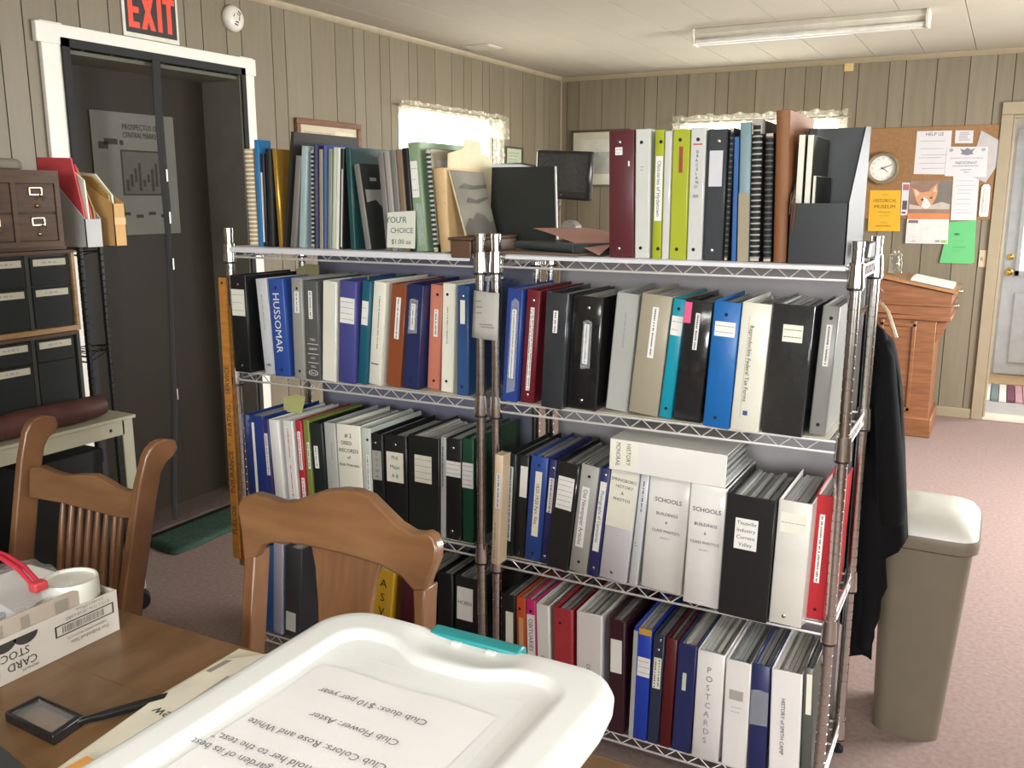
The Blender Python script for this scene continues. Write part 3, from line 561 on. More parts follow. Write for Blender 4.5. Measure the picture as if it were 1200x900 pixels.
    ('L3', -1.604, 2.09, 0.033, 0.291, -0.0136, 'vinyl', 'palegreen', 0.9, 'pale green-grey binder beside the wide handwritten cream one', (('P', 0.5, 0.28, 0.8, 0.75, 'white', 'r1'), ('D', 0.7, 0.12, 'dark'))),
    ('L3', -1.5648, 2.09, 0.0422, 0.2775, -0.0097, 'vinyl', 'black', 0.9, 'black binder with rounded grey label reading vertically', (('P', 0.08, 0.18, 0.85, 0.5, 'taupe', 'v:CHINA'), ('D', 0.35, 0.1, 'steel'))),
    ('L3', -1.5022, 2.09, 0.0781, 0.282, 0.0007, 'vinyl', 'black', 0.9, 'wide black binder with cream handwritten card in its upper half', (('P', 0.1, 0.18, 0.85, 0.5, 'cream', 'h:Phil|Maps|A B'), ('D', 0.5, 0.1, 'steel'))),
    ('L3', -1.4074, 2.09, 0.1064, 0.289, 0.0116, 'vinyl', 'black3', 0.9, 'very wide black binder with blank pale card', (('P', 0.22, 0.19, 0.76, 0.47, 'cream', 's4'),)),
    ('L3', -1.3436, 2.09, 0.0175, 0.297, 0.0189, 'vinyl', 'palegrey', 0.9, 'very narrow pale binder with typing down its spine', (('S', 0.3, 0.08, 0.7, 0.5, 'ink'),)),
    ('L3', -1.3075, 2.09, 0.0507, 0.296, 0.0182, 'vinyl', 'black', 0.9, 'black binder with low white label beside dark green one', (('P', 0.0, 0.22, 0.95, 0.37, 'white', 's3'), ('D', 0.45, 0.09, 'steel'), ('D', 0.4, 0.92, 'steel'))),
    ('L3', -1.26, 2.09, 0.0369, 0.303, 0.0119, 'vinyl', 'green', 0.9, 'dark green binder with white label beside the chrome posts', (('P', 0.02, 0.23, 0.98, 0.47, 'white', 's5'),)),
    ('R3', -1.1396, 2.03, 0.0239, 0.3085, 0.0424, 'paperback', 'pinkcream', 0.7, 'thin pink and cream booklet protruding in front of chrome post', (('P', 0.3, 0.16, 0.95, 0.48, 'white', 'r1'), ('S', 0.2, 0.6, 0.6, 0.95, 'faint'))),
    ('R3', -1.1373, 2.099, 0.0283, 0.2945, 0.047, 'vinyl', 'blackgreen', 0.85, 'green-black binder with long white strip beside thin pink one', (('P', 0.3, 0.12, 0.72, 0.85, 'white', 'r1'),)),
    ('R3', -1.107, 2.1045, 0.0358, 0.293, 0.0515, 'vinyl', 'black', 0.85, 'black binder with pale upper card left of medium blue one', (('P', 0.35, 0.1, 0.95, 0.4, 'white', 'n'),)),
    ('R3', -1.0618, 2.1, 0.0511, 0.2975, 0.0715, 'vinyl', 'navy3', 0.85, 'medium blue binder with long cream strip numbered by hand', (('P', 0.35, 0.14, 0.72, 0.76, 'cream', 'd:1820-1920 Fam. files'), ('D', 0.5, 0.08, 'dark'), ('D', 0.5, 0.93, 'dark'))),
    ('R3', -1.0242, 2.097, 0.0212, 0.2965, 0.0883, 'vinyl', 'indigo', 0.85, 'narrow indigo binder with white strip on third shelf of right rack', (('P', 0.2, 0.17, 0.9, 0.5, 'white', 'r1'), ('D', 0.55, 0.08, 'steel'), ('D', 0.5, 0.93, 'steel'))),
    ('R3', -0.9775, 2.0785, 0.0621, 0.2975, 0.1097, 'gloss', 'black3', 0.85, 'black binder with slanted bright white card', (('P', 0.12, 0.13, 0.85, 0.43, 'white', 's6'),)),
    ('R3', -0.9185, 2.0835, 0.0512, 0.2985, 0.1084, 'vinyl', 'grey3', 0.85, 'grey binder with long white typed strip between black and navy', (('P', 0.2, 0.2, 0.62, 0.76, 'white', 'd:Old Newspaper Articles'), ('D', 0.5, 0.1, 'dark'), ('D', 0.5, 0.9, 'dark'))),
    ('R3', -0.874, 2.079, 0.0295, 0.299, 0.1055, 'vinyl', 'indigo2', 0.85, 'narrow navy binder with white strip lettered by hand', (('P', 0.2, 0.12, 0.78, 0.76, 'white', 'd:Photographs of Cemeteries'), ('D', 0.55, 0.06, 'steel'), ('D', 0.5, 0.92, 'steel'))),
    ('R3', -0.8175, 2.077, 0.0749, 0.304, 0.096, 'vinyl', 'lilacgrey', 0.85, 'pale lilac binder hand-lettered SPRINGBORO HISTORY and PHOTOS', (('P', 0.02, 0.02, 0.98, 0.52, 'cream', 'n'), ('T', 0.5, 0.1, 'h', 0.019, 'SPRINGBORO', 'ink'), ('T', 0.55, 0.155, 'h', 0.019, 'HISTORY', 'ink'), ('T', 0.5, 0.21, 'h', 0.019, '&', 'ink'), ('T', 0.5, 0.27, 'h', 0.019, 'PHOTOS', 'ink'), ('D', 0.45, 0.93, 'steel'))),
    ('R3', -0.763, 2.081, 0.0236, 0.2995, 0.0861, 'clear', 'greywhite', 0.7, 'thin pale folder with blue print wedged beside SCHOOLS binder', (('S', 0.1, 0.05, 0.9, 0.35, 'slate'), ('S', 0.1, 0.6, 0.7, 0.66, 'slate'))),
    ('R3', -0.687, 2.0765, 0.1054, 0.2985, 0.0552, 'clear', 'white', 0.9, 'wider white SCHOOLS BUILDINGS binder, beside thin blue-printed folder', (('T', 0.5, 0.2, 'h', 0.025, 'SCHOOLS', 'ink'), ('T', 0.5, 0.32, 'h', 0.018, 'BUILDINGS', 'ink'), ('T', 0.5, 0.39, 'h', 0.016, '&', 'ink'), ('T', 0.5, 0.47, 'h', 0.016, "CLASS PHOTO'S", 'ink'), ('T', 0.5, 0.53, 'h', 0.011, 'BOOK 1', 'faint'))),
    ('R3', -0.5745, 2.0435, 0.088, 0.3045, 0.0296, 'clear', 'white', 0.9, 'narrower white SCHOOLS BUILDINGS binder, touching the huge black binder', (('T', 0.5, 0.2, 'h', 0.025, 'SCHOOLS', 'ink'), ('T', 0.5, 0.32, 'h', 0.018, 'BUILDINGS', 'ink'), ('T', 0.5, 0.39, 'h', 0.016, '&', 'ink'), ('T', 0.5, 0.47, 'h', 0.016, "CLASS PHOTO'S", 'ink'), ('T', 0.5, 0.53, 'h', 0.011, 'BOOK 2', 'faint'))),
    ('R3', -0.4672, 2.0225, 0.1138, 0.2995, 0.0246, 'vinyl', 'black', 0.9, 'huge black binder with white handwritten card', (('P', 0.22, 0.18, 0.68, 0.43, 'white', 'h:Titusville|Industry|Current|Valley'),)),
    ('R3', -0.3708, 2.0355, 0.0739, 0.3005, 0.023, 'vinyl', 'offwhite', 0.9, 'off-white binder with cream card at top beside the huge black one', (('P', 0.1, 0.09, 0.88, 0.25, 'cream', 's1'), ('D', 0.45, 0.93, 'steel'))),
    ('R3', -0.3162, 2.1005, 0.0415, 0.305, 0.022, 'vinyl', 'redb', 0.85, 'bright red binder with white strip at the right end', (('P', 0.3, 0.15, 0.58, 0.7, 'white', 'r1'), ('D', 0.5, 0.92, 'dark'))),
    ('L4', -2.0336, 2.09, 0.0364, 0.3025, 0.0631, 'vinyl', 'blue2', 0.85, 'blue binder on bottom shelf seen through the chair back', (('P', 0.0, 0.1, 0.35, 0.35, 'cream', 'n'),)),
    ('L4', -1.9939, 2.09, 0.0394, 0.3175, 0.069, 'clear', 'lilac', 0.85, 'pale lilac binder on bottom shelf behind chair splat', ()),
    ('L4', -1.9315, 2.09, 0.064, 0.3135, 0.0734, 'vinyl', 'charcoal3', 0.7, 'charcoal binder with small white label on bottom shelf', (('P', 0.1, 0.72, 0.72, 0.93, 'white', 'n'),)),
    ('L4', -1.59, 2.09, 0.069, 0.311, 0.1286, 'paperback', 'yellow', 0.9, 'yellow phone book lettered ASV standing on bottom shelf', (('T', 0.5, 0.14, 'h', 0.06, 'A', 'ink'), ('T', 0.5, 0.29, 'h', 0.06, 'S', 'ink'), ('T', 0.5, 0.44, 'h', 0.06, 'V', 'ink'))),
    ('L4', -1.4725, 2.09, 0.0785, 0.3, 0.0583, 'vinyl', 'maroon2', 0.85, 'dark maroon binder on bottom shelf beside yellow book', ()),
    ('L4', -1.3425, 2.09, 0.0515, 0.345, 0.0097, 'vinyl', 'black', 0.85, 'black binder on bottom shelf left of the white-carded one', ()),
    ('L4', -1.2705, 2.09, 0.0815, 0.345, 0.0197, 'vinyl', 'black', 0.85, 'black binder with tall white card on bottom shelf of left rack', (('P', 0.1, 0.09, 0.75, 0.38, 'white', 'h:HORN'),)),
    ('R4', -1.126, 2.085, 0.0419, 0.325, -0.0021, 'vinyl', 'black', 0.85, 'black binder with cream strip at left end of bottom right shelf', (('P', 0.3, 0.15, 0.85, 0.46, 'cream', 'n'),)),
    ('R4', -1.084, 2.085, 0.0296, 0.325, -0.015, 'vinyl', 'orange', 0.85, 'orange-red binder with tan strip on the bottom shelf', (('D', 0.4, 0.1, 'dark'), ('P', 0.3, 0.18, 0.75, 0.8, 'tan', 'n'))),
    ('R4', -1.049, 2.085, 0.0296, 0.325, -0.0287, 'vinyl', 'magenta', 0.85, 'magenta binder with white label and red edge lines', (('P', 0.1, 0.13, 0.9, 0.5, 'white', 'd:OBITUARIES'), ('D', 0.5, 0.1, 'dark'))),
    ('R4', -1.012, 2.085, 0.0394, 0.3185, -0.0319, 'clear', 'white', 0.85, 'narrow white binder lettered OLD NEWS down its spine', (('T', 0.45, 0.62, 'd', 0.035, 'OLD NEWS', 'faint'),)),
    ('R4', -0.955, 2.085, 0.0565, 0.3205, -0.0172, 'vinyl', 'redc', 0.85, 'rose red binder between two white binders on bottom shelf', (('D', 0.35, 0.13, 'dark'),)),
    ('R4', -0.88, 2.085, 0.0735, 0.325, -0.0108, 'clear', 'white2', 0.85, 'wide white binder with dark red lettering low on the spine', (('T', 0.5, 0.55, 'd', 0.026, 'COLUMNS', 'maroon2'),)),
    ('R4', -0.8, 2.085, 0.0445, 0.3245, -0.0108, 'vinyl', 'plum', 0.85, 'dark plum binder with blank white card', (('P', 0.12, 0.17, 0.82, 0.46, 'white', 'n'),)),
    ('R4', -0.7386, 2.085, 0.0483, 0.317, 0.0208, 'vinyl', 'cobalt', 0.85, 'cobalt blue binder with yellow top band and white wraparound label', (('P', 0.3, -0.005, 1, 0.05, 'gold', 'n'), ('P', 0.0, 0.03, 0.24, 1, 'palegrey', 'n'), ('P', 0.3, 0.25, 1, 0.42, 'white', 's3'))),
    ('R4', -0.6972, 2.085, 0.031, 0.308, 0.0298, 'vinyl', 'navyk', 0.85, 'narrow slate black binder with cream strip beside cobalt blue one', (('P', 0.2, 0.2, 0.85, 0.48, 'cream', 'r2'), ('D', 0.6, 0.04, 'steel'), ('D', 0.5, 0.13, 'steel'))),
    ('R4', -0.6647, 2.085, 0.0305, 0.3075, 0.0327, 'vinyl', 'oxblood', 0.85, 'oxblood red binder beside the narrow slate black one', ()),
    ('R4', -0.6205, 2.085, 0.0497, 0.301, 0.0258, 'vinyl', 'navy4', 0.85, 'navy binder with tiny pale label left of POSTCARDS', (('P', 0.35, 0.26, 0.55, 0.42, 'palegreen', 'n'),)),
    ('R4', -0.5565, 2.085, 0.0695, 0.295, 0.0167, 'clear', 'white2', 0.85, 'white binder with POSTCARDS lettered vertically', (('V', 0.48, 0.16, 0.82, 0.045, 'POSTCARDS', 'faint'),)),
    ('R4', -0.4825, 2.085, 0.0625, 0.2885, -0.0017, 'clear', 'white2', 0.85, 'white binder with grey smudged print right of POSTCARDS', (('P', 0.2, 0.27, 0.75, 0.36, 'taupe', 'n'), ('S', 0.25, 0.4, 0.7, 0.5, 'faint'))),
    ('R4', -0.426, 2.085, 0.0435, 0.293, -0.0051, 'vinyl', 'navy4', 0.85, 'navy binder with torn taped paper across its spine', (('W', 0.0, 0.22, 1, 0.55),)),
    ('R4', -0.3595, 2.085, 0.0734, 0.2915, -0.0239, 'clear', 'white2', 0.85, 'white binder hand-lettered HISTORY OF SMITH CAMP', (('T', 0.42, 0.5, 'd', 0.024, 'HISTORY of SMITH CAMP', 'ink'),)),
    ('R4', -0.307, 2.085, 0.0227, 0.3145, -0.0303, 'vinyl', 'greyk', 0.85, 'dark grey binder with cream strip at bottom right corner of rack', (('P', 0.3, 0.05, 0.85, 0.38, 'cream', 'n'),))]
ZTOP = 1.401
def post_profile():
    pr = [(0.0132, 0.03)]; z = 0.06
    while z < ZTOP - 0.03:
        pr += [(0.0132, z - 0.0016), (0.0117, z - 0.0006), (0.0117, z + 0.0006), (0.0132, z + 0.0016)]; z += 0.0254
    pr += [(0.0132, ZTOP - 0.016), (0.0142, ZTOP - 0.015), (0.0142, ZTOP - 0.002), (0.012, ZTOP)]
    return pr
def rack(x0, x1, y0, y1, shelves, label):
    r = empty('wire_shelving_rack', ((x0 + x1) / 2, (y0 + y1) / 2, 0), label, 'rack', 'chrome wire racks of binders')
    first = None
    for k, (x, y) in enumerate(((x0, y0), (x1, y0), (x0, y1), (x1, y1))):
        if first is None:
            first = build(MB().lathe(post_profile(), 14, c=(x, y, 0)), 'post', CHROME, r, org=(x, y, 0), smooth=35); p = first
            foot = build(MB().lathe([(0.016, 0.0), (0.016, 0.012), (0.008, 0.016), (0.008, 0.03)], 10, c=(x, y, 0)), 'levelling_foot', BLACKPLASTIC, p, org=(x, y, 0), smooth=40)
        else:
            p = first.copy(); COL.objects.link(p); p.location = Vector((x, y, 0)) - Vector(r.location); p.parent = r
            f2 = foot.copy(); COL.objects.link(f2); f2.parent = p
    for zl in shelves:
        zu = zl + 0.0255
        sh = MB(); g = 0.016; rr = 0.0031
        for z in (zl, zu):
            sh.tube([(x0 + g, y0 - 0.004, z), (x1 - g, y0 - 0.004, z)], rr, 6); sh.tube([(x0 + g, y1, z), (x1 - g, y1, z)], rr, 6)
            sh.tube([(x0, y0 + g, z), (x0, y1 - g, z)], rr, 6); sh.tube([(x1, y0 + g, z), (x1, y1 - g, z)], rr, 6)
        s = build(sh, 'wire_shelf', WIRE, r, org=((x0 + x1) / 2, (y0 + y1) / 2, zl), smooth=60)
        tr = MB()
        def zig(a, b, n):
            pts = []
            for i in range(2 * n + 1):
                t = i / (2.0 * n); pts.append((a[0] + (b[0] - a[0]) * t, a[1] + (b[1] - a[1]) * t, zl if i % 2 else zu))
            tr.tube(pts, 0.0019, 5)
        zig((x0 + 0.05, y0 - 0.004, 0), (x1 - 0.05, y0 - 0.004, 0), 13); zig((x0 + 0.05, y1, 0), (x1 - 0.05, y1, 0), 13)
        zig((x0, y0 + 0.04, 0), (x0, y1 - 0.04, 0), 5); zig((x1, y0 + 0.04, 0), (x1, y1 - 0.04, 0), 5)
        build(tr, 'truss_wire', WIRE, s, smooth=60)
        dk = MB(); n = 34
        for i in range(n):
            x = x0 + 0.03 + (x1 - x0 - 0.06) * i / (n - 1)
            dk.tube([(x, y0 - 0.002, zu + 0.0005), (x, y1, zu + 0.0005)], 0.0015, 4, caps=False)
        for y in (y0 + 0.11, y0 + 0.22): dk.tube([(x0 + 0.004, y, zu - 0.003), (x1 - 0.004, y, zu - 0.003)], 0.003, 5)
        build(dk, 'deck_wires', CHROME, s, smooth=60)
        for x, y in ((x0, y0), (x1, y0), (x0, y1), (x1, y1)):
            c = MB().lathe([(0.0135, zu + 0.014), (0.0165, zu + 0.013), (0.0195, zl - 0.011), (0.0195, zl - 0.015), (0.0135, zl - 0.016)], 14, c=(x, y, 0))
            c.lathe([(0.0175, zl - 0.0205), (0.0175, zl - 0.016)], 12, mi=1, c=(x, y, 0))
            build(c, 'collar', [CHROME, BLACKPLASTIC], s, org=(x, y, zl), smooth=40)
    return r
SX = dict(L=(-2.099, -1.210), R=(-1.168, -0.279))
rack(-2.099, -1.210, 2.083, 2.413, (1.3135, 0.931, 0.508, 0.056), 'chrome wire shelving rack of four shelves standing nearer the black screened doorway')
rack(-1.168, -0.279, 2.093, 2.422, (1.3155, 0.9291, 0.4882, 0.056), 'chrome wire shelving rack of four shelves with a black coat at its side')

# liners on the shelves and sheets behind the racks
LINER = M('liner_white_plastic', 'dcdce0', rough=0.4, var=0.03)
def liner(x0, x1, y0, y1, z, lip, label):
    mb = MB().box(x0, y0, z - 0.0035, x1, y1, z)
    if lip: mb.prism([(y0, z), (y0 - 0.008, z - 0.003), (y0 - 0.010, z - lip), (y0 - 0.007, z - lip), (y0 - 0.005, z - 0.006), (y0, z - 0.0035)], 'x', x0, x1)
    return tag(build(mb, 'shelf_liner', LINER, bevel=0.001), label, 'shelf liner')
liner(-2.09, -1.235, 2.08, 2.395, 1.346, 0.018, 'white shelf liner with rolled front lip under books of the upper left shelf')
liner(-1.135, -0.30, 2.09, 2.41, 1.3485, 0.012, 'white shelf liner under binders and magazine file on right rack top')
for (a, c, y, z, w) in ((-2.07, -1.24, 2.1, 0.9601, 'second shelf of left rack'), (-1.14, -0.31, 2.11, 0.9581, 'second shelf of right rack'), (-1.14, -0.305, 2.11, 0.5172, 'third shelf of right rack'), (-2.07, -1.24, 2.1, 0.537, 'third shelf of left rack')):
    tag(build(B(a, y - 0.01, z - 0.0022, c, y + 0.27, z - 0.0002), 'shelf_liner', M('liner_clear_beige', 'cfc8b4', rough=0.4)), 'thin pale liner under the binders on ' + w, 'shelf liner')
def backing(x0, x1, y, z0, z1, mat, label):
    rows = [[(x0 + (x1 - x0) * j / 24, y + 0.004 * math.sin(j * 0.9) * math.sin(i * 0.8 + 1), z0 + (z1 - z0) * i / 8) for j in range(25)] for i in range(9)]
    return tag(build(MB().grid(rows), 'backing_sheet', mat, smooth=80, solid=0.004), label, 'backing sheet')
backing(-2.062, -1.215, 2.45, 0.06, 1.335, M('backing_lavender', '7d7e90', rough=0.6, var=0.03), 'lavender grey plastic sheet hung behind left rack')
backing(-1.155, -0.303, 2.46, 0.06, 1.335, M('backing_white', 'a19c9e', rough=0.6, var=0.03), 'white plastic sheet hung behind right rack')

# ------------------------------------------------------------------ binders, books and booklets
rng = random.Random(11)
def scribble(mb, u0, v0, u1, v1, w, h, y, mi, down, lines=None):
    """rows of tiny printed words that are too small to read in the photograph"""
    x0, x1 = -w / 2 + u0 * w, -w / 2 + u1 * w; z1, z0 = h * (1 - v0), h * (1 - v1)
    if down:
        n = lines or 1; pitch = (x1 - x0) / n
        for k in range(n):
            xc = x0 + pitch * (k + 0.5); t = z1 - 0.004
            while t > z0 + 0.004:
                l = rng.uniform(0.002, 0.005); hw = min(0.002, pitch * 0.25)
                mb.quad((xc - hw, y, t), (xc + hw * rng.uniform(0.5, 1), y, t), (xc + hw * rng.uniform(0.5, 1), y, t - l), (xc - hw, y, t - l), mi); t -= l + rng.choice((0.0012, 0.0012, 0.004))
    else:
        n = lines or 2
        for k in range(n):
            zc = z1 - (z1 - z0) * (k + 0.7) / (n + 0.4); t = x0 + 0.0025; e = x1 - rng.uniform(0.002, 0.01)
            while t < e:
                l = min(rng.uniform(0.003, 0.008), x1 - 0.001 - t)
                if l <= 0.0005: break
                mb.quad((t, y, zc - 0.0008), (t + l, y, zc - 0.0008), (t + l, y, zc + 0.0008), (t, y, zc + 0.0008), mi); t += l + 0.0016
DOWN = ((0, 0, -1), (1, 0, 0)); FLAT = ((1, 0, 0), (0, 0, 1))
TAPEM = see_through('clear_tape', 'dfe3e4', 0.16)
def spine_details(o, w, h, deco):
    yf = -0.0003
    lt = MB(); ltm = []
    def lm(c):
        m = paper_mat(c)
        if m not in ltm: ltm.append(m)
        return ltm.index(m)
    for d in deco:
        k = d[0]
        if k == 'P':
            _, u0, v0, u1, v1, col, spec = d
            x0, x1 = -w / 2 + u0 * w, -w / 2 + u1 * w; z1, z0 = h * (1 - v0), h * (1 - v1)
            mb = MB(); mb.box(x0, yf - 0.0008, z0, x1, yf + 0.0002, z1)
            yt = yf - 0.0011
            if spec[0] == 's': scribble(mb, u0, v0, u1, v1, w, h, yt, 1, False, int(spec[1]))
            elif spec[0] == 'r': scribble(mb, u0, v0, u1, v1, w, h, yt, 1, True, int(spec[1]))
            elif spec[:2] == 'd:': mb.text(spec[2:], ((x0 + x1) / 2, yt, (z0 + z1) / 2), DOWN[0], DOWN[1], (x1 - x0) * 0.75, 1, (z1 - z0) * 0.92)
            elif spec[:2] == 'v:':
                t = spec[2:]
                for i, c in enumerate(t): mb.text(c, ((x0 + x1) / 2, yt, z1 - (z1 - z0) * (i + 0.6) / (len(t) + 0.2)), *FLAT, size=0.012, mi=1)
            elif spec[:2] == 'h:':
                t = spec[2:].split('|')
                for i, c in enumerate(t): mb.text(c, ((x0 + x1) / 2, yt, z1 - (z1 - z0) * (i + 0.6) / (len(t) + 0.3)), *FLAT, size=min(0.016, (z1 - z0) / (len(t) + 0.6) * 0.8), mi=1, maxw=(x1 - x0) * 0.85)
            elif spec[:2] == 'h2': scribble(mb, u0, v0, u1, v1, w, h, yt, 1, False, 2)
            if col == 'taupe' and spec[:2] == 'v:': pass
            build(mb, 'spine_label', [paper_mat(col), paper_mat('faint' if spec[0] == 's' else 'type' if spec[0] == 'r' else 'ink')], o, local=True)
        elif k == 'D':
            _, u, v, col = d
            mb = MB().lathe([(0.0046, 0.0), (0.0046, 0.0008), (0.003, 0.0018)] if col == 'steel' else [(0.0042, 0.0), (0.0042, 0.0007), (0.0033, 0.0007), (0.003, 0.0003)], 12, T=Matrix.Translation((-w / 2 + u * w, yf + 0.0002, h * (1 - v))) @ Matrix.Rotation(PI / 2, 4, 'X'))
            build(mb, 'rivet', paper_mat(col), o, local=True, smooth=50)
        elif k == 'W':
            _, u0, v0, u1, v1 = d
            x0, x1 = -w / 2 + u0 * w, -w / 2 + u1 * w; z1, z0 = h * (1 - v0), h * (1 - v1)
            zz = (z1 - z0) * 0.04
            build(MB().prism([(x0, z0), (x1, z0 + zz), (x1 - 0.001, z1 - zz), ((x0 + x1) / 2, z1), (x0 + 0.001, z1 - zz)], 'y', yf - 0.0016, yf - 0.0012), 'clear_tape', TAPEM, o, local=True)
        elif k == 'T':
            _, u, v, ori, size, body, col = d
            X_, Y_ = DOWN if ori == 'd' else FLAT
            lt.text(body, (-w / 2 + u * w, yf - 0.0013, h * (1 - v)), X_, Y_, size * (0.62 if ori == 'h' else 0.56), lm(col), (w * 0.9 if ori == 'h' else h * 0.78))
        elif k == 'V':
            _, u, v0, v1, size, body, col = d
            for i, c in enumerate(body): lt.text(c, (-w / 2 + u * w + 0.0012 * math.sin(i * 2.1), yf - 0.0013, h * (1 - (v0 + (v1 - v0) * i / (len(body) - 1)))), *FLAT, size=size * (0.5 if len(set(body)) > 7 and body[0] == 'P' else 0.34), mi=lm(col))
        elif k == 'S':
            _, u0, v0, u1, v1, col = d
            scribble(lt, u0, v0, u1, v1, w, h, yf - 0.0004, lm(col), v1 - v0 > 0.12 and (v1 - v0) * h > 1.5 * (u1 - u0) * w, None)
        elif k == 'LN':
            _, u0, v0, u1, v1, col = d
            x0, x1 = -w / 2 + u0 * w, -w / 2 + u1 * w; z1, z0 = h * (1 - v0), h * (1 - v1)
            lt.quad((x0, yf - 0.0004, z0), (x1, yf - 0.0004, z0), (x1, yf - 0.0004, z1), (x0, yf - 0.0004, z1), lm(col))
        elif k == 'OV':
            _, u, v, body = d
            cx, cz = -w / 2 + u * w, h * (1 - v); n = 28; rx, rz = w * 0.33, w * 0.16
            vs = []; 
            for sc in (1.0, 0.86): vs += [(cx + rx * sc * math.cos(2 * PI * i / n), yf - 0.0004, cz + rz * sc * math.sin(2 * PI * i / n)) for i in range(n)]
            lt.add(vs, [(i, (i + 1) % n, n + (i + 1) % n, n + i) for i in range(n)], lm('white'))
            lt.text(body, (cx, yf - 0.0004, cz), *FLAT, size=rz * 1.1, mi=lm('white'))
    if lt.v: build(lt, 'lettering', ltm, o, local=True)

def add_book(row, x, y, w, h, lean, kind, col, fill, label, deco):
    z = {'L1': 1.346, 'R1': 1.3485, 'L2': 0.960, 'R2': 0.958, 'L3': 0.537, 'R3': 0.5172, 'L4': 0.0835, 'R4': 0.0835}[row]
    th = math.atan(lean); mat = cover_mat(kind, col)
    d = {'vinyl': 0.272, 'gloss': 0.275, 'clear': 0.275, 'paperback': 0.215, 'hardback': 0.205, 'comb': 0.22, 'magstack': 0.22, 'board': 0.30}[kind]
    binder = kind in ('vinyl', 'gloss', 'clear')
    if col == 'ledger': d = 0.27
    if col == 'pinkcream': d = 0.045
    if col == 'skyblue': d = 0.05
    if kind in ('paperback', 'hardback', 'comb') and row[1] == '1': d += rng.uniform(-0.01, 0.012)
    t = min(0.003 if binder else (0.003 if kind == 'hardback' else 0.0012), w * 0.2)
    name = {'paperback': 'booklet', 'hardback': 'book', 'comb': 'comb_bound_book', 'magstack': 'magazine', 'board': 'mounting_board'}.get(kind, 'ring_binder')
    if 'magazine' in label: name = 'magazine'
    cat = {'ring_binder': 'binder', 'mounting_board': 'board', 'magazine': 'magazine'}.get(name, 'book')
    mb = MB(); c = min(0.0025, w * 0.2)
    if kind == 'board': mb.box(-w / 2, 0, 0, w / 2, d, h)
    elif kind == 'comb':
        mb.box(-w / 2, 0.003, 0, -w / 2 + t, d, h); mb.box(w / 2 - t, 0.003, 0, w / 2, d, h)
    else:
        bulge = 0.003 if kind == 'hardback' else 0.0
        out = [(-w / 2, d), (-w / 2, c), (-w / 2 + c, 0.0)] + ([(0, -bulge)] if bulge else []) + [(w / 2 - c, 0.0), (w / 2, c), (w / 2, d)]
        inn = [(w / 2 - t, d), (w / 2 - t, c + t), (-w / 2 + t, c + t), (-w / 2 + t, d)]
        vs = []; fs = []
        # spine and two boards as closed prisms sharing one mesh
        mb.prism([(-w / 2, d), (-w / 2, c + t), (-w / 2 + t, c + t), (-w / 2 + t, d)], 'z', 0, h)
        mb.prism([(w / 2, d), (w / 2 - t, d), (w / 2 - t, c + t), (w / 2, c + t)], 'z', 0, h)
        mb.prism([(-w / 2, c + t), (-w / 2, c), (-w / 2 + c, 0.0)] + ([(0, -bulge)] if bulge else []) + [(w / 2 - c, 0.0), (w / 2, c), (w / 2, c + t)], 'z', 0, h)
    o = build(mb, name, mat, local=True, bevel=0.0009 if w > 0.012 else 0.0, seg=1)
    o.location = (x, y, z + w / 2 * abs(math.sin(th)) + 0.0003); o.rotation_euler = (0, th, 0)
    tag(o, label, cat, {'L1': 'books on the top left shelf', 'R1': 'binders and books on the top right shelf', 'L2': 'binders on second shelf, left rack', 'R2': 'binders on second shelf, right rack', 'L3': 'binders on third shelf, left rack', 'R3': 'binders on third shelf, right rack', 'L4': 'binders on bottom shelf, left rack', 'R4': 'binders on bottom shelf, right rack'}[row])
    if kind == 'board': return o
    pg = MB()
    if binder:
        k = max(2, int(w / 0.011)); xa, xb = -w / 2 + t + 0.001, w / 2 - t - 0.001
        xb = xa + (xb - xa) * min(1.0, fill + 0.1); step = (xb - xa) / k
        for i in range(k):
            zt = h - rng.uniform(0.004, 0.018); pg.box(xa + step * i, 0.022 + rng.uniform(0, 0.01), 0.005, xa + step * (i + 0.86), d - rng.uniform(0.012, 0.03), zt)
        pm = PAGES[rng.choice((0, 1, 1))]
        if w > 0.045:
            rg = MB(); r = w * 0.3
            rg.tube([(r * math.cos(a), 0.05 - 0.006 + r * 0.7 * math.sin(a) * -1 + r * 0.5, h - 0.025) for a in [PI * q / 8 for q in range(17)]], 0.0016, 5, closed=False)
            build(rg, 'ring', CHROME, o, local=True, smooth=60)
    else:
        m = 0.0015 if kind != 'hardback' else 0.004
        pg.box(-w / 2 + t, 0.004, m, w / 2 - t, d - m - 0.001, h - m); pm = PAGES[2]
    build(pg, 'page_block', pm, o, local=True)
    if kind == 'comb':
        cb = MB(); n = int(h / 0.0125); white = col in ('tancomb', 'greencomb', 'blackwhite')
        r = max(0.003, w * 0.46)
        cb.prism([(r * math.cos(a), 0.005 - 0.008 * math.sin(a)) for a in [PI * q / 8 for q in range(9)]], 'z', 0.008, h - 0.008, 0)
        if col == 'blacktan': cb.box(-w / 2 - 0.0003, 0.0005, h - 0.03, w / 2 + 0.0003, 0.03, h + 0.001, 1)
        for i in range(n):
            zz = 0.010 + (h - 0.02) * i / (n - 1) if n > 1 else 0
            cb.prism([(r * 1.12 * math.cos(a), 0.005 - 0.0095 * math.sin(a)) for a in [PI * q / 6 for q in range(7)]], 'z', zz - (0.0026 if white else 0.0017), zz + (0.0026 if white else 0.0017), 1)
        base = {'tancomb': 'tancomb', 'greencomb': 'greencomb', 'blackwhite': 'black', 'black': 'black', 'blacktan': 'black'}[col]
        build(cb, 'comb_binding', [paper_mat(base), paper_mat({'tancomb': 'cream', 'greencomb': 'palegrey', 'blackwhite': 'palegrey', 'black': 'dgrey', 'blacktan': 'taupe'}[col])], o, local=True)
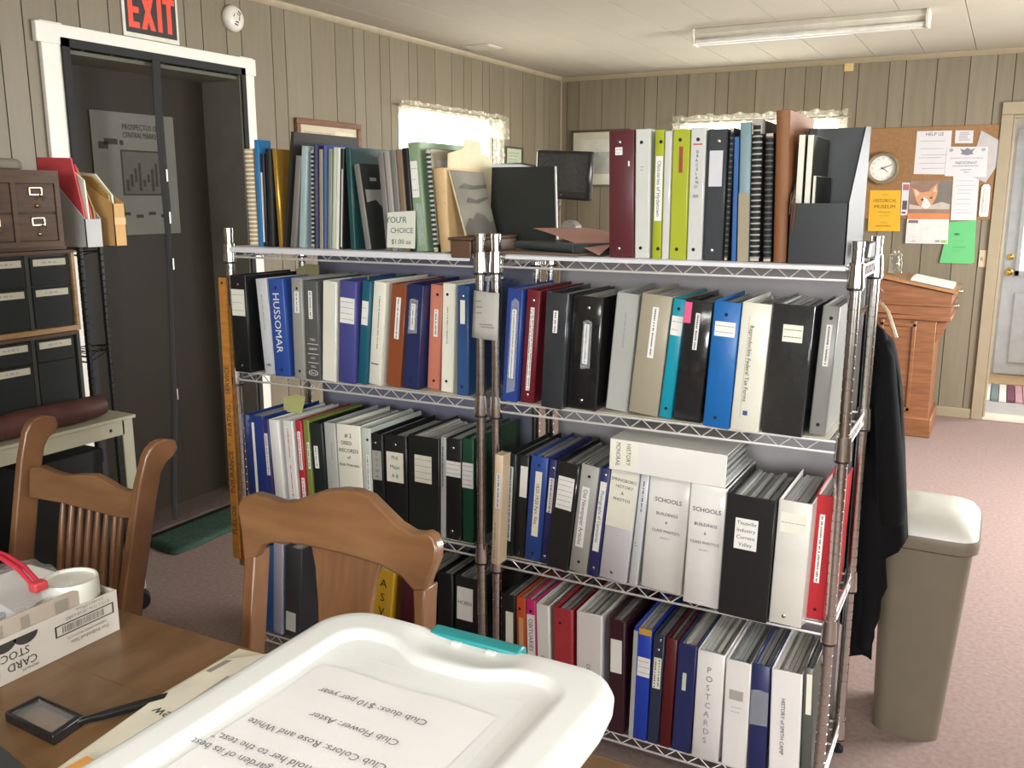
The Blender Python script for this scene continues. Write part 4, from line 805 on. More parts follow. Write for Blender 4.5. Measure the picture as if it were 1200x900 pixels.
        if col == 'greencomb':
            pc = MB().box(w / 2, 0.004, 0.02, w / 2 + 0.0006, d - 0.003, h - 0.002); pc.box(w / 2 + 0.0006, 0.03, h - 0.075, w / 2 + 0.0009, d - 0.02, h - 0.03, 1)
            build(pc, 'picture_cover', [paper_mat('tan2'), paper_mat('taupe')], o, local=True)
    if kind == 'magstack':
        pc = MB().box(w / 2, 0.002, 0.0, w / 2 + 0.0006, d, h)
        pc.prism([(0.012, h * 0.70), (0.012, h * 0.55), (d * 0.25, h * 0.58), (d * 0.4, h * 0.47), (d * 0.55, h * 0.5), (d * 0.7, h * 0.4), (d - 0.006, h * 0.42), (d - 0.006, h * 0.70)], 'x', w / 2 + 0.0006, w / 2 + 0.0009, 1)
        for k in range(3): pc.box(w / 2 + 0.0006, 0.04 + 0.05 * k, h * 0.80, w / 2 + 0.0009, 0.07 + 0.05 * k, h * 0.84, 1)
        build(pc, 'photo_cover', [paper_mat('black3'), paper_mat('grey')], o, local=True)
    spine_details(o, w, h, deco)
    return o
for r in ROWS: add_book(*r)

# ------------------------------------------------------------------ loose things on the rack tops
def thing_mesh(mb, name, mat, label, cat, group=None, **k): return tag(build(mb, name, mat, **k), label, cat, group)
def card(pts, nrm, th):  # thin prism from 3D corner points and a thickness vector
    mb = MB(); n = len(pts); N = Vector(nrm) * th
    vs = [tuple(p) for p in pts] + [tuple(Vector(p) + N) for p in pts]
    mb.add(vs, [tuple(range(n)), tuple(range(2 * n - 1, n - 1, -1))] + [(i, i + n, (i + 1) % n + n, (i + 1) % n) for i in range(n)])
    return mb
INK = paper_mat('ink')
# navy volume behind the gold book
nb = build(B(-1.935, 2.20, 1.3468, -1.905, 2.39, 1.655), 'book', cover_mat('hardback', 'navy'), bevel=0.001); tag(nb, 'tall navy book standing behind the gold one', 'book', 'books on the top left shelf')
build(B(-1.931, 2.205, 1.350, -1.909, 2.3915, 1.652), 'page_block', PAGES[2], nb)
# price sign
sg = build(card([(-1.500, 2.072, 1.357), (-1.407, 2.072, 1.356), (-1.411, 2.084, 1.457), (-1.503, 2.084, 1.451)], (0, 1, 0), 0.0012), 'price_sign', M('sign_card', 'd7dacb', rough=0.8, var=0.02)); tag(sg, 'pale card hand-lettered YOUR CHOICE $1.00 EA leaning on magazines', 'sign')
tx = MB()
for s, u, zz, sz in (("YOU'R", -1.472, 1.432, 0.024), ('CHOICE', -1.452, 1.404, 0.021), ('$1.00 ea', -1.452, 1.374, 0.019)): tx.text(s, (u, 2.0705 + (zz - 1.356) * 0.12, zz), (1, 0, 0.01), (0, 0.12, 0.99), sz, 0, 0.075)
build(tx, 'lettering', M('pencil_line', '6a6a66', rough=0.8), sg)
# manila folder with raised tab
mf = build(card([(-1.345, 2.13, 1.347), (-1.3448, 2.37, 1.347), (-1.334, 2.37, 1.605), (-1.334, 2.31, 1.612), (-1.3335, 2.30, 1.645), (-1.3335, 2.22, 1.648), (-1.334, 2.205, 1.622), (-1.334, 2.13, 1.607)], (-1, 0, 0), 0.002), 'folder', M('manila', 'c9bf9c', rough=0.8)); tag(mf, 'manila folder with raised tab behind the sage green binder', 'folder')
# picture book leaning on the tan book
lb = empty('picture_book', (-1.29, 2.22, 1.391), 'grey picture-covered book leaning against thick tan hardback', 'book', 'books on the top left shelf')
pts = [(-1.272, 2.12, 1.3925), (-1.282, 2.30, 1.3925), (-1.326, 2.30, 1.561), (-1.323, 2.12, 1.564)]
N = Vector((0.95, 0.1, 0.28)).normalized()
build(card([Vector(p) - N * 0.006 for p in pts], N, 0.005), 'page_block', PAGES[2], lb)
build(card([Vector(p) - N * 0.001 for p in pts], N, 0.002), 'cover', M('picture_cover_grey', '8a8678', rough=0.35, hex2='6a665b', scale=6), lb)
def on_cover(u, v, d=0.0016):
    a, b, c, e = [Vector(p) for p in pts]; return tuple((a * (1 - u) + b * u) * (1 - v) + (e * (1 - u) + c * u) * v + N * d)
pr = MB()
pr.add([on_cover(u, v) for u, v in ((0, 0), (1, 0), (1, 0.22), (0.85, 0.18), (0.7, 0.3), (0.5, 0.34), (0.32, 0.24), (0.2, 0.26), (0, 0.12))], [tuple(range(9))])
pr.add([on_cover(u, v) for u, v in ((0.25, 0.5), (0.6, 0.48), (0.95, 0.56), (0.95, 0.6), (0.55, 0.54), (0.35, 0.58))], [tuple(range(6))])
pr.add([on_cover(u, v) for u, v in ((0.1, 0.72), (0.5, 0.7), (1, 0.74), (1, 0.8), (0.6, 0.77), (0.3, 0.8))], [tuple(range(6))])
build(pr, 'print', M('cover_print_dark', '57534b', rough=0.4), lb)
# brown leather wallet at the shelf edge
lw = MB().box(-1.288, 2.062, 1.336, -1.226, 2.0695, 1.381); lw.box(-1.30, 2.066, 1.3812, -1.228, 2.33, 1.389); lw.box(-1.285, 2.085, 1.3465, -1.23, 2.33, 1.381)
thing_mesh(lw, 'leather_wallet', M('brown_leather', '5e4630', rough=0.55, bump=0.3, bscale=90), 'worn brown leather flap hanging over rack edge by the chrome posts', 'wallet', bevel=0.004)
# tall black presentation folder standing upright
bp = empty('presentation_folder', (-1.25, 2.36, 1.347), 'large black presentation folder standing upright behind the posts', 'folder')
q = [(-1.40, 2.36, 1.349), (-1.122, 2.36, 1.349), (-1.143, 2.385, 1.578), (-1.40, 2.385, 1.578)]
build(card(q, (0, 1, 0), 0.003), 'cover', M('black_matte_board', '1d1f1a', rough=0.6, bump=0.04), bp); build(card([Vector(v) + Vector((0.002, 0.004, 0)) for v in q], (0, 1, 0), 0.008), 'page_block', PAGES[0], bp)
build(card([Vector(v) + Vector((0, 0.013, 0)) for v in q], (0, 1, 0), 0.003), 'cover', M('black_matte_board'), bp)
# flat album pile
thing_mesh(card([(-1.158, 2.10, 1.3495), (-0.93, 2.075, 1.3495), (-0.90, 2.30, 1.3495), (-1.14, 2.33, 1.3495)], (0, 0, 1), 0.006), 'folder', M('brown_folder', '6d5b4c', rough=0.7), 'flat brown folder lying below the slate album on rack top', 'folder')
al = empty('photo_album', (-1.0, 2.2, 1.356), 'slate blue album lying flat at the front of right rack top', 'album')
Ra = Matrix.Translation((-1.013, 2.225, 1.357)) @ Matrix.Rotation(math.radians(-26), 4, 'Z') @ Matrix.Diagonal((0.86, 0.95, 0.75, 1))
SLATE = M('album_slate', '3d4648', rough=0.4, bump=0.15)
for z0, z1 in ((0, 0.004), (0.024, 0.028)): build(MB().box(-0.14, -0.095, z0, 0.14, 0.105, z1, T=Ra), 'cover', SLATE, al, bevel=0.001)
build(MB().prism([(-0.095, 0.0), (-0.103, 0.004), (-0.106, 0.014), (-0.103, 0.024), (-0.095, 0.028)], 'x', -0.14, 0.14, T=Ra), 'spine', SLATE, al, smooth=50)
build(MB().box(-0.136, -0.09, 0.004, 0.136, 0.10, 0.024, T=Ra), 'page_block', M('album_pages_dark', '3a3733', rough=0.8), al)
pc_ = [Vector(p) for p in ((-1.154, 2.28, 1.409), (-1.069, 2.36, 1.409), (-0.90, 2.30, 1.392), (-0.875, 2.085, 1.353))]
ps = MB().grid([[tuple((pc_[0].lerp(pc_[1], u)).lerp(pc_[3].lerp(pc_[2], u), v) + Vector((0, 0, 0.006 * math.sin(v * 3.1)))) for u in [i / 6 for i in range(7)]] for v in [k / 8 for k in range(9)]])
thing_mesh(ps, 'paper_sheet', M('pink_paper', 'c99a8c', rough=0.8, var=0.02), 'dusty pink sheet of paper sliding off the slate album', 'paper', solid=0.0008)
gd = MB().prism([(-1.095, 1.399), (-1.05, 1.399), (-1.048, 1.415), (-1.062, 1.428), (-1.085, 1.43), (-1.095, 1.418)], 'y', 2.33, 2.37)
thing_mesh(gd, 'tape_dispenser', M('grey_plastic', '85837e', rough=0.5), 'small grey plastic dispenser at back of the slate album', 'dispenser', bevel=0.003)
# black magazine file with slim white-edged books
BF = M('file_black_board', '232528', rough=0.33, var=0.05); BFI = M('file_black_board')
fx0, fx1, fy0, fy1, fz = -0.4265, -0.303, 2.085, 2.335, 1.3487
fb = empty('magazine_file', ((fx0 + fx1) / 2, 2.21, fz), 'black cardboard magazine file holding slim books beside brown ledger', 'magazine file')
build(B(fx0, fy0, fz, fx1, fy0 + 0.003, fz + 0.131), 'front_panel', BF, fb)
side = [(fy0, fz), (fy1, fz), (fy1, fz + 0.304), (fy1 - 0.03, fz + 0.304), (fy0 + 0.003, fz + 0.131), (fy0, fz + 0.131)]
side = [(fy0, fz), (fy1, fz), (fy1, fz + 0.305), (2.255, fz + 0.30), (fy0, fz + 0.131)]
build(MB().prism(side, 'x', fx1 - 0.003, fx1), 'side_panel', BF, fb); build(MB().prism(side, 'x', fx0, fx0 + 0.003), 'side_panel', BF, fb)
build(B(fx0 + 0.003, fy1 - 0.003, fz, fx1 - 0.003, fy1, fz + 0.304), 'back_panel', BF, fb); build(B(fx0 + 0.003, fy0 + 0.003, fz, fx1 - 0.003, fy1 - 0.003, fz + 0.003), 'bottom_panel', BF, fb)
for x, w, h, lab in ((-0.4165, 0.013, 0.278, 'slim white-spined book nearest the ledger inside black magazine file'), (-0.398, 0.012, 0.277, 'slim white-spined book with dark cover in middle of magazine file'), (-0.384, 0.005, 0.19, 'short thin white booklet inside the black magazine file')):
    s = build(MB().box(x - w / 2, 2.125 if w > 0.01 else 2.12, fz + 0.004, x + w / 2, 2.31, fz + h), 'book', [paper_mat('cream')], bevel=0.0008); tag(s, lab, 'book', 'books in the black magazine file')
    build(B(x + w / 2, 2.127, fz + 0.004, x + w / 2 + 0.001, 2.31, fz + h - 0.001), 'cover', M('book_cover_dark', '3a3a34', rough=0.5), s)
st = MB(); 
for k in range(3): st.tube([(-0.426 + 0.004 * k, 2.083, 1.455 - 0.02 * k), (-0.423 + 0.006 * k, 2.078, 1.50 - 0.01 * k), (-0.417 + 0.003 * k, 2.079, 1.505 - 0.015 * k), (-0.413 - 0.003 * k, 2.08, 1.47 - 0.02 * k), (-0.418, 2.083, 1.445 - 0.012 * k)], 0.0011, 5)
thing_mesh(st, 'string', M('string_brown', '6d4630', rough=0.9), 'loose brown string tied at the ledger beside black magazine file', 'string')
# clip on the right end post
cp = empty('binder_clip', (-0.272, 2.2, 1.36), 'black clip with white tongue on the rack end rail', 'clip')
build(B(-0.29, 2.17, 1.36, -0.262, 2.24, 1.395), 'clip_body', BLACKPLASTIC, cp, bevel=0.002); build(card([(-0.268, 2.168, 1.362), (-0.262, 2.168, 1.362), (-0.260, 2.168, 1.393), (-0.265, 2.168, 1.393)], (0, -1, 0), 0.002), 'tongue', paper_mat('white'), cp)
# white binder lying across the SCHOOLS binders
lyb = build(MB().box(-0.1465, 0, 0, 0.1465, 0.27, 0.003).box(-0.1465, 0, 0.077, 0.1465, 0.27, 0.08).box(-0.1465, -0.001, 0, 0.1465, 0.003, 0.08), 'ring_binder', cover_mat('clear', 'white'), local=True, bevel=0.001, seg=1)
lyb.location = (-0.6735, 2.045, 0.826); lyb.rotation_euler = (0, math.radians(1.1), 0)
tag(lyb, 'white binder lying on its side across the two SCHOOLS binders', 'binder', 'binders on third shelf, right rack')
pg = MB()
for k in range(6): pg.box(-0.14 + 0.003 * (k % 2), 0.02, 0.006 + 0.011 * k, 0.138 - 0.004 * (k % 3), 0.25, 0.015 + 0.011 * k)
build(pg, 'page_block', PAGES[1], lyb, local=True)
slb = MB().box(-0.144, -0.0022, 0.004, -0.075, -0.0012, 0.076); slb.text('MONORAIL', (-0.123, -0.0026, 0.042), (0, 0, -1), (1, 0, 0), 0.016, 1, 0.06); slb.text('HISTORY', (-0.096, -0.0026, 0.044), (0, 0, -1), (1, 0, 0), 0.016, 1, 0.055)
build(slb, 'spine_label', [paper_mat('cream'), INK], lyb, local=True)
# paper tabs sticking out of binder tops
def tabsheet(pts, col, label): thing_mesh(card(pts, (0, 1, 0), 0.001), 'index_sheet', paper_mat(col), label, 'paper')
PALETTE.update(yellowgreen='b9b878', olivetab='8c8560', greentab='7f9638')
tabsheet([(-1.96, 2.2, 0.81), (-1.945, 2.2, 0.81), (-1.925, 2.2, 0.868), (-1.965, 2.2, 0.872), (-2.02, 2.2, 0.855), (-2.018, 2.2, 0.81)], 'yellowgreen', 'yellow-green divider sheet rising above white binders on third shelf')
tabsheet([(-1.973, 2.24, 1.235), (-1.885, 2.24, 1.235), (-1.883, 2.24, 1.285), (-1.93, 2.24, 1.288), (-1.975, 2.24, 1.27)], 'olivetab', 'olive divider sheet rising above binders by the royal blue one')
tabsheet([(-1.735, 2.2, 1.235), (-1.66, 2.2, 1.235), (-1.66, 2.2, 1.262), (-1.735, 2.2, 1.256)], 'greentab', 'bright green divider tab above the creamy white binder')
# tag taped to the middle posts
tg = build(MB().grid([[(-1.222 + 0.008 * v + (0.078 - 0.002 * v) * u, 2.057 - 0.006 * math.sin(u * 3), 1.13 + 0.124 * v - 0.004 * u) for u in [i / 6 for i in range(7)]] for v in [j / 4 for j in range(5)]]), 'paper_tag', M('tag_grey_paper', 'b5b2aa', rough=0.8, var=0.05), smooth=60, solid=0.0008)
tag(tg, 'grey paper tag taped to the two middle chrome posts', 'tag')
tt = MB()
for zz, a, b_ in ((1.225, -1.205, -1.19), (1.21, -1.205, -1.185), (1.195, -1.205, -1.188), (1.165, -1.195, -1.155), (1.158, -1.19, -1.15)): tt.quad((a, 2.0505, zz), (b_, 2.0505, zz), (b_, 2.0505, zz + 0.004), (a, 2.0505, zz + 0.004))
build(tt, 'print', M('faded_print', '8f8d8a', rough=0.8), tg)
build(MB().tube([(-1.178, 2.062, 1.24), (-1.176, 2.068, 1.285)], 0.004, 6), 'tape', TAPEM, tg)
# yardsticks hung on the left post
def yardstick(x0, x1, y, z0, z1, tilt, mat, label, words):
    T = Matrix.Translation(((x0 + x1) / 2, y, z1)) @ Matrix.Rotation(tilt, 4, 'Y')
    w = (x1 - x0) / 2; mb = MB().box(-w, -0.003, z0 - z1, w, 0.003, 0, T=T)
    s = build(mb, 'yardstick', mat); tag(s, label, 'yardstick', 'yardsticks on the left post')
    if words:
        t = MB()
        for k, (wd, zz, l) in enumerate(words): t.text(wd, T @ Vector((0, -0.0036, zz)), tuple((T.to_3x3() @ Vector((0, 0, 1)))), tuple((T.to_3x3() @ Vector((-1, 0, 0)))), 0.026, 0, l)
        build(t, 'lettering', INK, s)
    hl = MB().lathe([(0.004, -0.0008), (0.004, 0.0008)], 10, T=T @ Matrix.Translation((0, -0.0034, -0.015)) @ Matrix.Rotation(PI / 2, 4, 'X')); build(hl, 'hole', paper_mat('dark'), s)
YW = wood('yardstick_wood', 'c98a3e', 'a86c2a', rough=0.45)
yardstick(-2.124, -2.096, 2.058, 0.335, 1.25, 0.012, YW, 'orange wooden yardstick lettered in black hanging on left post', (('SERVICE', -0.32, 0.1), ('HEATING', -0.45, 0.1), ('*', -0.53, 0.02), ('INSURANCE', -0.62, 0.15), ('FUEL OIL', -0.78, 0.1)))
yardstick(-2.112, -2.09, 2.068, 0.31, 1.16, 0.008, wood('yardstick_wood_dark', '8f6a3c', '6e4e2a'), 'darker yardstick hanging behind the orange one on left post', None)

# ------------------------------------------------------------------ coat, hanger and waste bin beside the racks
COATM = M('coat_black_wool', '0c0c0d', rough=0.9, spec=0.15, bump=0.15, bscale=300, var=0.1)
ct = DATA['COAT']
body = [(-0.45, 1.17)] + ct[:21] + [(-0.30, 0.35), (-0.42, 0.38)]
cm = MB()
# lofted coat: horizontal slices between the left and right outline, with folds front and back
def span(z):
    xs = []
    P = body
    for i in range(len(P)):
        (xa, za), (xb, zb) = P[i], P[(i + 1) % len(P)]
        if (za - z) * (zb - z) < 0: xs.append(xa + (xb - xa) * (z - za) / (zb - za))
    return (min(xs), max(xs)) if len(xs) >= 2 else None
loops = []
zt, zb_ = 1.195, 0.30
for i in range(30):
    z = zt + (zb_ - zt) * i / 29
    sp = span(z)
    if not sp: continue
    a, b_ = sp; n = 28; lp = []; th = 0.03 + 0.03 * min(1, i / 8.0)
    for k in range(n):
        an = 2 * PI * k / n; u = math.cos(an); 
        x = (a + b_) / 2 + (b_ - a) / 2 * (abs(u) ** 0.8) * (1 if u > 0 else -1)
        fold = 0.012 * math.sin(x * 95 + z * 3) * min(1, i / 6.0)
        y = 2.525 + th * math.sin(an) * 0.9 + fold * (1 if abs(math.sin(an)) > 0.3 else 0.3)
        lp.append((x, max(2.472, y) if x < -0.27 else y - 0.03 * (1 if math.sin(an) < 0 else 0), z))
    loops.append(lp)
co = empty('coat', (-0.25, 2.5, 0.3), 'black wool coat hanging at the right end of the rack', 'coat')
build(MB().loft(loops), 'coat_body', COATM, co, smooth=70)
# sleeve and hem flap that hang lower
sl = MB(); sl.tube([(-0.285, 2.492, 1.178), (-0.268, 2.49, 1.155), (-0.250, 2.487, 1.09), (-0.240, 2.484, 0.98), (-0.224, 2.482, 0.82), (-0.206, 2.48, 0.70), (-0.20, 2.48, 0.655)], [0.006, 0.016, 0.027, 0.036, 0.045, 0.043, 0.036], 14); build(sl, 'sleeve', COATM, co, smooth=60)
hm = MB().grid([[(-0.305 + 0.075 * u + 0.012 * v, 2.468 + 0.012 * math.sin(u * 6 + v * 2), 0.72 - 0.44 * v - 0.05 * abs(u - 0.6)) for u in [i / 6 for i in range(7)]] for v in [j / 8 for j in range(9)]]); build(hm, 'hem', COATM, co, smooth=60, solid=0.012)
hg = empty('coat_hanger', (-0.25, 2.46, 1.14), 'pale wooden hanger carrying the black coat', 'hanger')
build(MB().tube([(-0.40, 2.46, 1.15), (-0.30, 2.46, 1.215), (-0.265, 2.46, 1.235), (-0.245, 2.455, 1.21), (-0.222, 2.455, 1.148)], 0.0055, 8), 'hanger_arm', wood('hanger_wood', 'c2a883', '9c8058'), hg, smooth=60)
build(MB().tube([(-0.262, 2.457, 1.235), (-0.262, 2.455, 1.262), (-0.268, 2.438, 1.272), (-0.272, 2.428, 1.262)], 0.002, 6), 'hook', CHROME, hg, smooth=60)

def rrect(cx, cy, w, d, r, z, n=6):
    pts = []
    for sx, sy, a0 in ((1, 1, 0), (-1, 1, PI / 2), (-1, -1, PI), (1, -1, 1.5 * PI)):
        for k in range(n + 1):
            a = a0 + PI / 2 * k / n; pts.append((cx + sx * (w / 2 - r) + r * math.cos(a), cy + sy * (d / 2 - r) + r * math.sin(a), z))
    return pts
BIN = M('bin_beige_plastic', '6e6454', rough=0.45, var=0.04); LID = M('bin_lid_grey', 'c8c6bd', rough=0.3, var=0.03)
tc = empty('trash_can', (-0.12, 2.70, 0), 'tall beige plastic waste bin with pale lid beside the coat', 'trash can')
lp = []
for z, t in ((0.0, 0), (0.01, 0.0), (0.3, 0.5), (0.56, 0.95), (0.575, 1.0)): lp.append(rrect(-0.125 + 0.013 * t, 2.70 + 0.01 * t, 0.175 + 0.055 * t, 0.24 + 0.06 * t, 0.04, z))
build(MB().loft(lp), 'bin_body', BIN, tc, smooth=50)
lp = [rrect(-0.112, 2.71, w, d, 0.05, z) for w, d, z in ((0.235, 0.305, 0.562), (0.25, 0.32, 0.568), (0.255, 0.325, 0.592), (0.25, 0.32, 0.604))]
build(MB().loft(lp), 'rim', BIN, tc, smooth=30)
lp = [rrect(-0.112, 2.71, 0.245 * s_, 0.315 * s_, 0.05 * s_, z) for s_, z in ((1, 0.604), (0.97, 0.620), (0.85, 0.640), (0.6, 0.655), (0.25, 0.66))]
build(MB().loft(lp), 'lid', LID, tc, smooth=60)

# ------------------------------------------------------------------ things on the back wall
WY = YB - 0.0005
cork = M('cork', '8f6a44', rough=0.9, hex2='7f5c3c', scale=120, bump=0.2, bscale=300)
cb = empty('cork_board', (-0.5, YB, 1.352), 'orange-brown cork board full of papers on the back wall', 'board')
build(B(-0.906, YB - 0.012, 1.352, -0.108, YB - 0.0008, 1.962), 'cork_panel', cork, cb, bevel=0.002)
def wall_sheet(name, label, cat, pts, lay, mat, group=None):
    y = YB - 0.0125 - 0.0012 * lay
    o = build(card([(x, y, z) for x, z in pts], (0, -1, 0), 0.0008), name, mat); return tag(o, label, cat, group), y - 0.0012
def lines(mb, x0, x1, z0, z1, n, y, mi=0, th=0.004, r_=random.Random(3)):
    for k in range(n):
        z = z1 - (z1 - z0) * (k + 0.5) / n; a = x0 + r_.uniform(0, 0.15) * (x1 - x0); b_ = x1 - r_.uniform(0, 0.25) * (x1 - x0)
        mb.quad((a, y, z), (b_, y, z), (b_, y, z + th), (a, y, z + th), mi)
GP = M('print_grey', '9b989b', rough=0.8); PW = M('notice_white', 'c4c0c0', rough=0.8, var=0.02)
XF, ZF = (1, 0, 0), (0, 0, 1)
G = 'papers pinned on the cork board'
o, y = wall_sheet('notice', 'white notice headed HELP US pinned on the cork board', 'notice', ((-0.601, 1.653), (-0.384, 1.647), (-0.388, 1.932), (-0.601, 1.934)), 1, PW, G)
t = MB(); t.text('HELP US', (-0.49, y, 1.912), XF, ZF, 0.03, 0, 0.12)
for zz in (1.865, 1.815, 1.775, 1.757, 1.72, 1.687): lines(t, -0.58, -0.40, zz - 0.004, zz + 0.004, 1, y, 1)
build(t, 'print', [INK, GP], o)
o, y = wall_sheet('notice', 'small pale sketch sheet at top of the cork board', 'notice', ((-0.365, 1.849), (-0.258, 1.847), (-0.26, 1.928), (-0.367, 1.932)), 1, PW, G)
t = MB(); lines(t, -0.35, -0.275, 1.86, 1.92, 5, y, 0, 0.006); build(t, 'print', GP, o)
o, y = wall_sheet('notice', 'white sheet pinned askew at right edge of the cork board', 'notice', ((-0.265, 1.644), (-0.159, 1.593), (-0.037, 1.819), (-0.215, 1.927)), 2, M('notice_grey', 'aeaaa8', rough=0.8), G)
o, y = wall_sheet('notice', 'plain white typed sheet below the certificate on cork board', 'notice', ((-0.346, 1.347), (-0.192, 1.349), (-0.200, 1.64), (-0.355, 1.64)), 1.6, PW, G)
t = MB()
for zz in (1.60, 1.57, 1.54, 1.52, 1.48, 1.45, 1.41, 1.39): lines(t, -0.34, -0.21, zz, zz + 0.008, 1, y, 0, 0.003)
build(t, 'print', GP, o)
o, y = wall_sheet('certificate', 'white certificate reading PARTICIPANT with dark crest on cork board', 'certificate', ((-0.408, 1.638), (-0.157, 1.628), (-0.165, 1.822), (-0.409, 1.828)), 3, PW, G)
t = MB(); t.text('PARTICIPANT', (-0.285, y, 1.722), XF, ZF, 0.026, 0, 0.13)
t.text('CRAWFORD COUNTY HISTORICAL', (-0.285, y, 1.752), XF, ZF, 0.014, 1, 0.2); lines(t, -0.37, -0.2, 1.695, 1.705, 1, y, 1); lines(t, -0.33, -0.24, 1.67, 1.68, 1, y, 1); lines(t, -0.30, -0.26, 1.655, 1.662, 1, y, 1)
t.add([(-0.285 + a, y, 1.80 + b_) for a, b_ in ((-0.045, 0.015), (-0.02, 0.005), (0, 0.018), (0.02, 0.005), (0.045, 0.015), (0.03, -0.012), (0.04, -0.022), (0, -0.03), (-0.04, -0.022), (-0.03, -0.012))], [tuple(range(10))], 1)
for cx in (-0.382, -0.19): t.add([(cx + 0.014 * math.cos(k * PI / 6), y, 1.805 + 0.011 * math.sin(k * PI / 6)) for k in range(12)], [tuple(range(12))], 2)
build(t, 'print', [INK, M('crest_grey', '77757c', rough=0.8), GP], o)
o, y = wall_sheet('leaflet', 'yellow leaflet reading HISTORICAL MUSEUM below the clock', 'leaflet', ((-0.866, 1.266), (-0.656, 1.268), (-0.672, 1.545), (-0.87, 1.546)), 1, M('leaflet_yellow', 'cf9f26', rough=0.8, var=0.03), G)
t = MB(); t.text('HISTORICAL', (-0.767, y, 1.476), XF, ZF, 0.034, 0, 0.15); t.text('MUSEUM', (-0.767, y, 1.435), XF, ZF, 0.036, 0, 0.135); t.text('OPEN', (-0.77, y, 1.515), XF, ZF, 0.016, 1)
t.text('WEDNESDAYS', (-0.765, y, 1.398), XF, ZF, 0.016, 1, 0.08); t.text('10 - 2 PM', (-0.765, y, 1.374), XF, ZF, 0.016, 1, 0.06); t.text('OPEN BY', (-0.765, y, 1.325), XF, ZF, 0.015, 1, 0.05); t.text('APPOINTMENT', (-0.765, y, 1.303), XF, ZF, 0.016, 0, 0.1)
build(t, 'print', [M('leaflet_ink', '5a4418', rough=0.8), M('leaflet_ink_pale', 'a07c20', rough=0.8)], o)
o, y = wall_sheet('photo_strip', 'narrow white strip with small photographs beside kitten calendar', 'photo', ((-0.66, 1.376), (-0.617, 1.378), (-0.612, 1.597), (-0.668, 1.597)), 2, PW, G)
for nm_, q_, m_ in (('photograph', (-0.66, 1.545, -0.622, 1.585), M('strip_red', 'a8616a', rough=0.7)), ('photograph', (-0.655, 1.415, -0.625, 1.475), M('strip_plum', '5a464e', rough=0.7)), ('caption', (-0.655, 1.39, -0.63, 1.40), INK)):
    build(MB().quad((q_[0], y, q_[1]), (q_[2], y, q_[1]), (q_[2], y, q_[3]), (q_[0], y, q_[3])), nm_, m_, o)
cal = empty('wall_calendar', (-0.487, YB - 0.016, 1.187), 'hanging calendar with kitten photograph above a white month page', 'calendar', G)
y = YB - 0.0175
build(card([(-0.616, y, 1.392), (-0.355, y, 1.392), (-0.359, y, 1.611), (-0.617, y, 1.608)], (0, -1, 0), 0.001), 'photo_page', M('kitten_backdrop', '8d7566', rough=0.5, hex2='74523f', scale=5), cal); y -= 0.0015
t = MB()
def poly(pts, mi): t.add([(-0.487 + a * 0.13, y - 0.0002 * mi, 1.50 + b_ * 0.108) for a, b_ in pts], [tuple(range(len(pts)))], mi)
poly(((0.25, -0.75), (1, -0.75), (1, 0.98), (0.45, 0.98), (0.3, 0.3)), 0)
poly(((-0.95, -0.75), (0.98, -0.75), (0.98, -0.45), (0.6, -0.3), (-0.2, -0.6), (-0.95, -0.45)), 1)
poly(((-0.88, 0.55), (-0.72, 0.5), (-0.45, 0.28), (-0.05, 0.35), (0.05, 0.55), (0.3, 0.82), (0.36, 0.3), (0.28, -0.1), (0.12, -0.5), (-0.1, -0.72), (-0.4, -0.62), (-0.62, -0.25), (-0.75, 0.15)), 2)
poly(((-0.76, 0.45), (-0.62, 0.4), (-0.5, 0.2), (-0.66, 0.05)), 3); poly(((0.24, 0.7), (0.3, 0.3), (0.12, 0.35)), 3)
poly(((-0.28, 0.0), (-0.1, -0.15), (0.05, -0.4), (0.08, -0.55), (-0.12, -0.72), (-0.36, -0.6), (-0.3, -0.35)), 4)
poly(((-0.42, -0.12), (-0.3, -0.08), (-0.27, -0.2), (-0.38, -0.24)), 5); poly(((0.0, -0.02), (0.12, 0.02), (0.14, -0.08), (0.02, -0.12)), 5); poly(((-0.16, -0.45), (-0.06, -0.42), (-0.1, -0.52)), 6)
build(t, 'kitten_print', [M('kitten_grey', '6f675f', rough=0.5), M('kitten_stone', 'b3a69a', rough=0.5), M('kitten_ginger', 'c48f66', rough=0.5, hex2='b07d58', scale=20), M('kitten_ear', 'd8b49c', rough=0.5), M('kitten_white', 'e2d8cc', rough=0.5), M('kitten_eye', '3a2f28', rough=0.4), M('kitten_nose', 'b97a6c', rough=0.4)], cal)
build(card([(-0.616, YB - 0.0176, 1.352), (-0.356, YB - 0.0176, 1.354), (-0.355, YB - 0.0176, 1.392), (-0.616, YB - 0.0176, 1.392)], (0, -1, 0), 0.001), 'orange_band', M('calendar_orange', 'c97a4a', rough=0.6), cal)
build(card([(-0.616, YB - 0.0176, 1.187), (-0.35, YB - 0.0176, 1.189), (-0.356, YB - 0.0176, 1.353), (-0.616, YB - 0.0176, 1.351)], (0, -1, 0), 0.001), 'month_page', M('calendar_white', 'd6cec8', rough=0.7), cal)
t = MB(); yy = YB - 0.0191
t.quad((-0.607, yy, 1.325), (-0.545, yy, 1.325), (-0.545, yy, 1.345), (-0.607, yy, 1.345), 0)
for k in range(6): t.quad((-0.607 + 0.041 * k, yy, 1.20), (-0.606 + 0.041 * k, yy, 1.20), (-0.606 + 0.041 * k, yy, 1.315), (-0.607 + 0.041 * k, yy, 1.315), 1)
for k in range(5): t.quad((-0.607, yy, 1.205 + 0.026 * k), (-0.365, yy, 1.205 + 0.026 * k), (-0.365, yy, 1.206 + 0.026 * k), (-0.607, yy, 1.206 + 0.026 * k), 1)
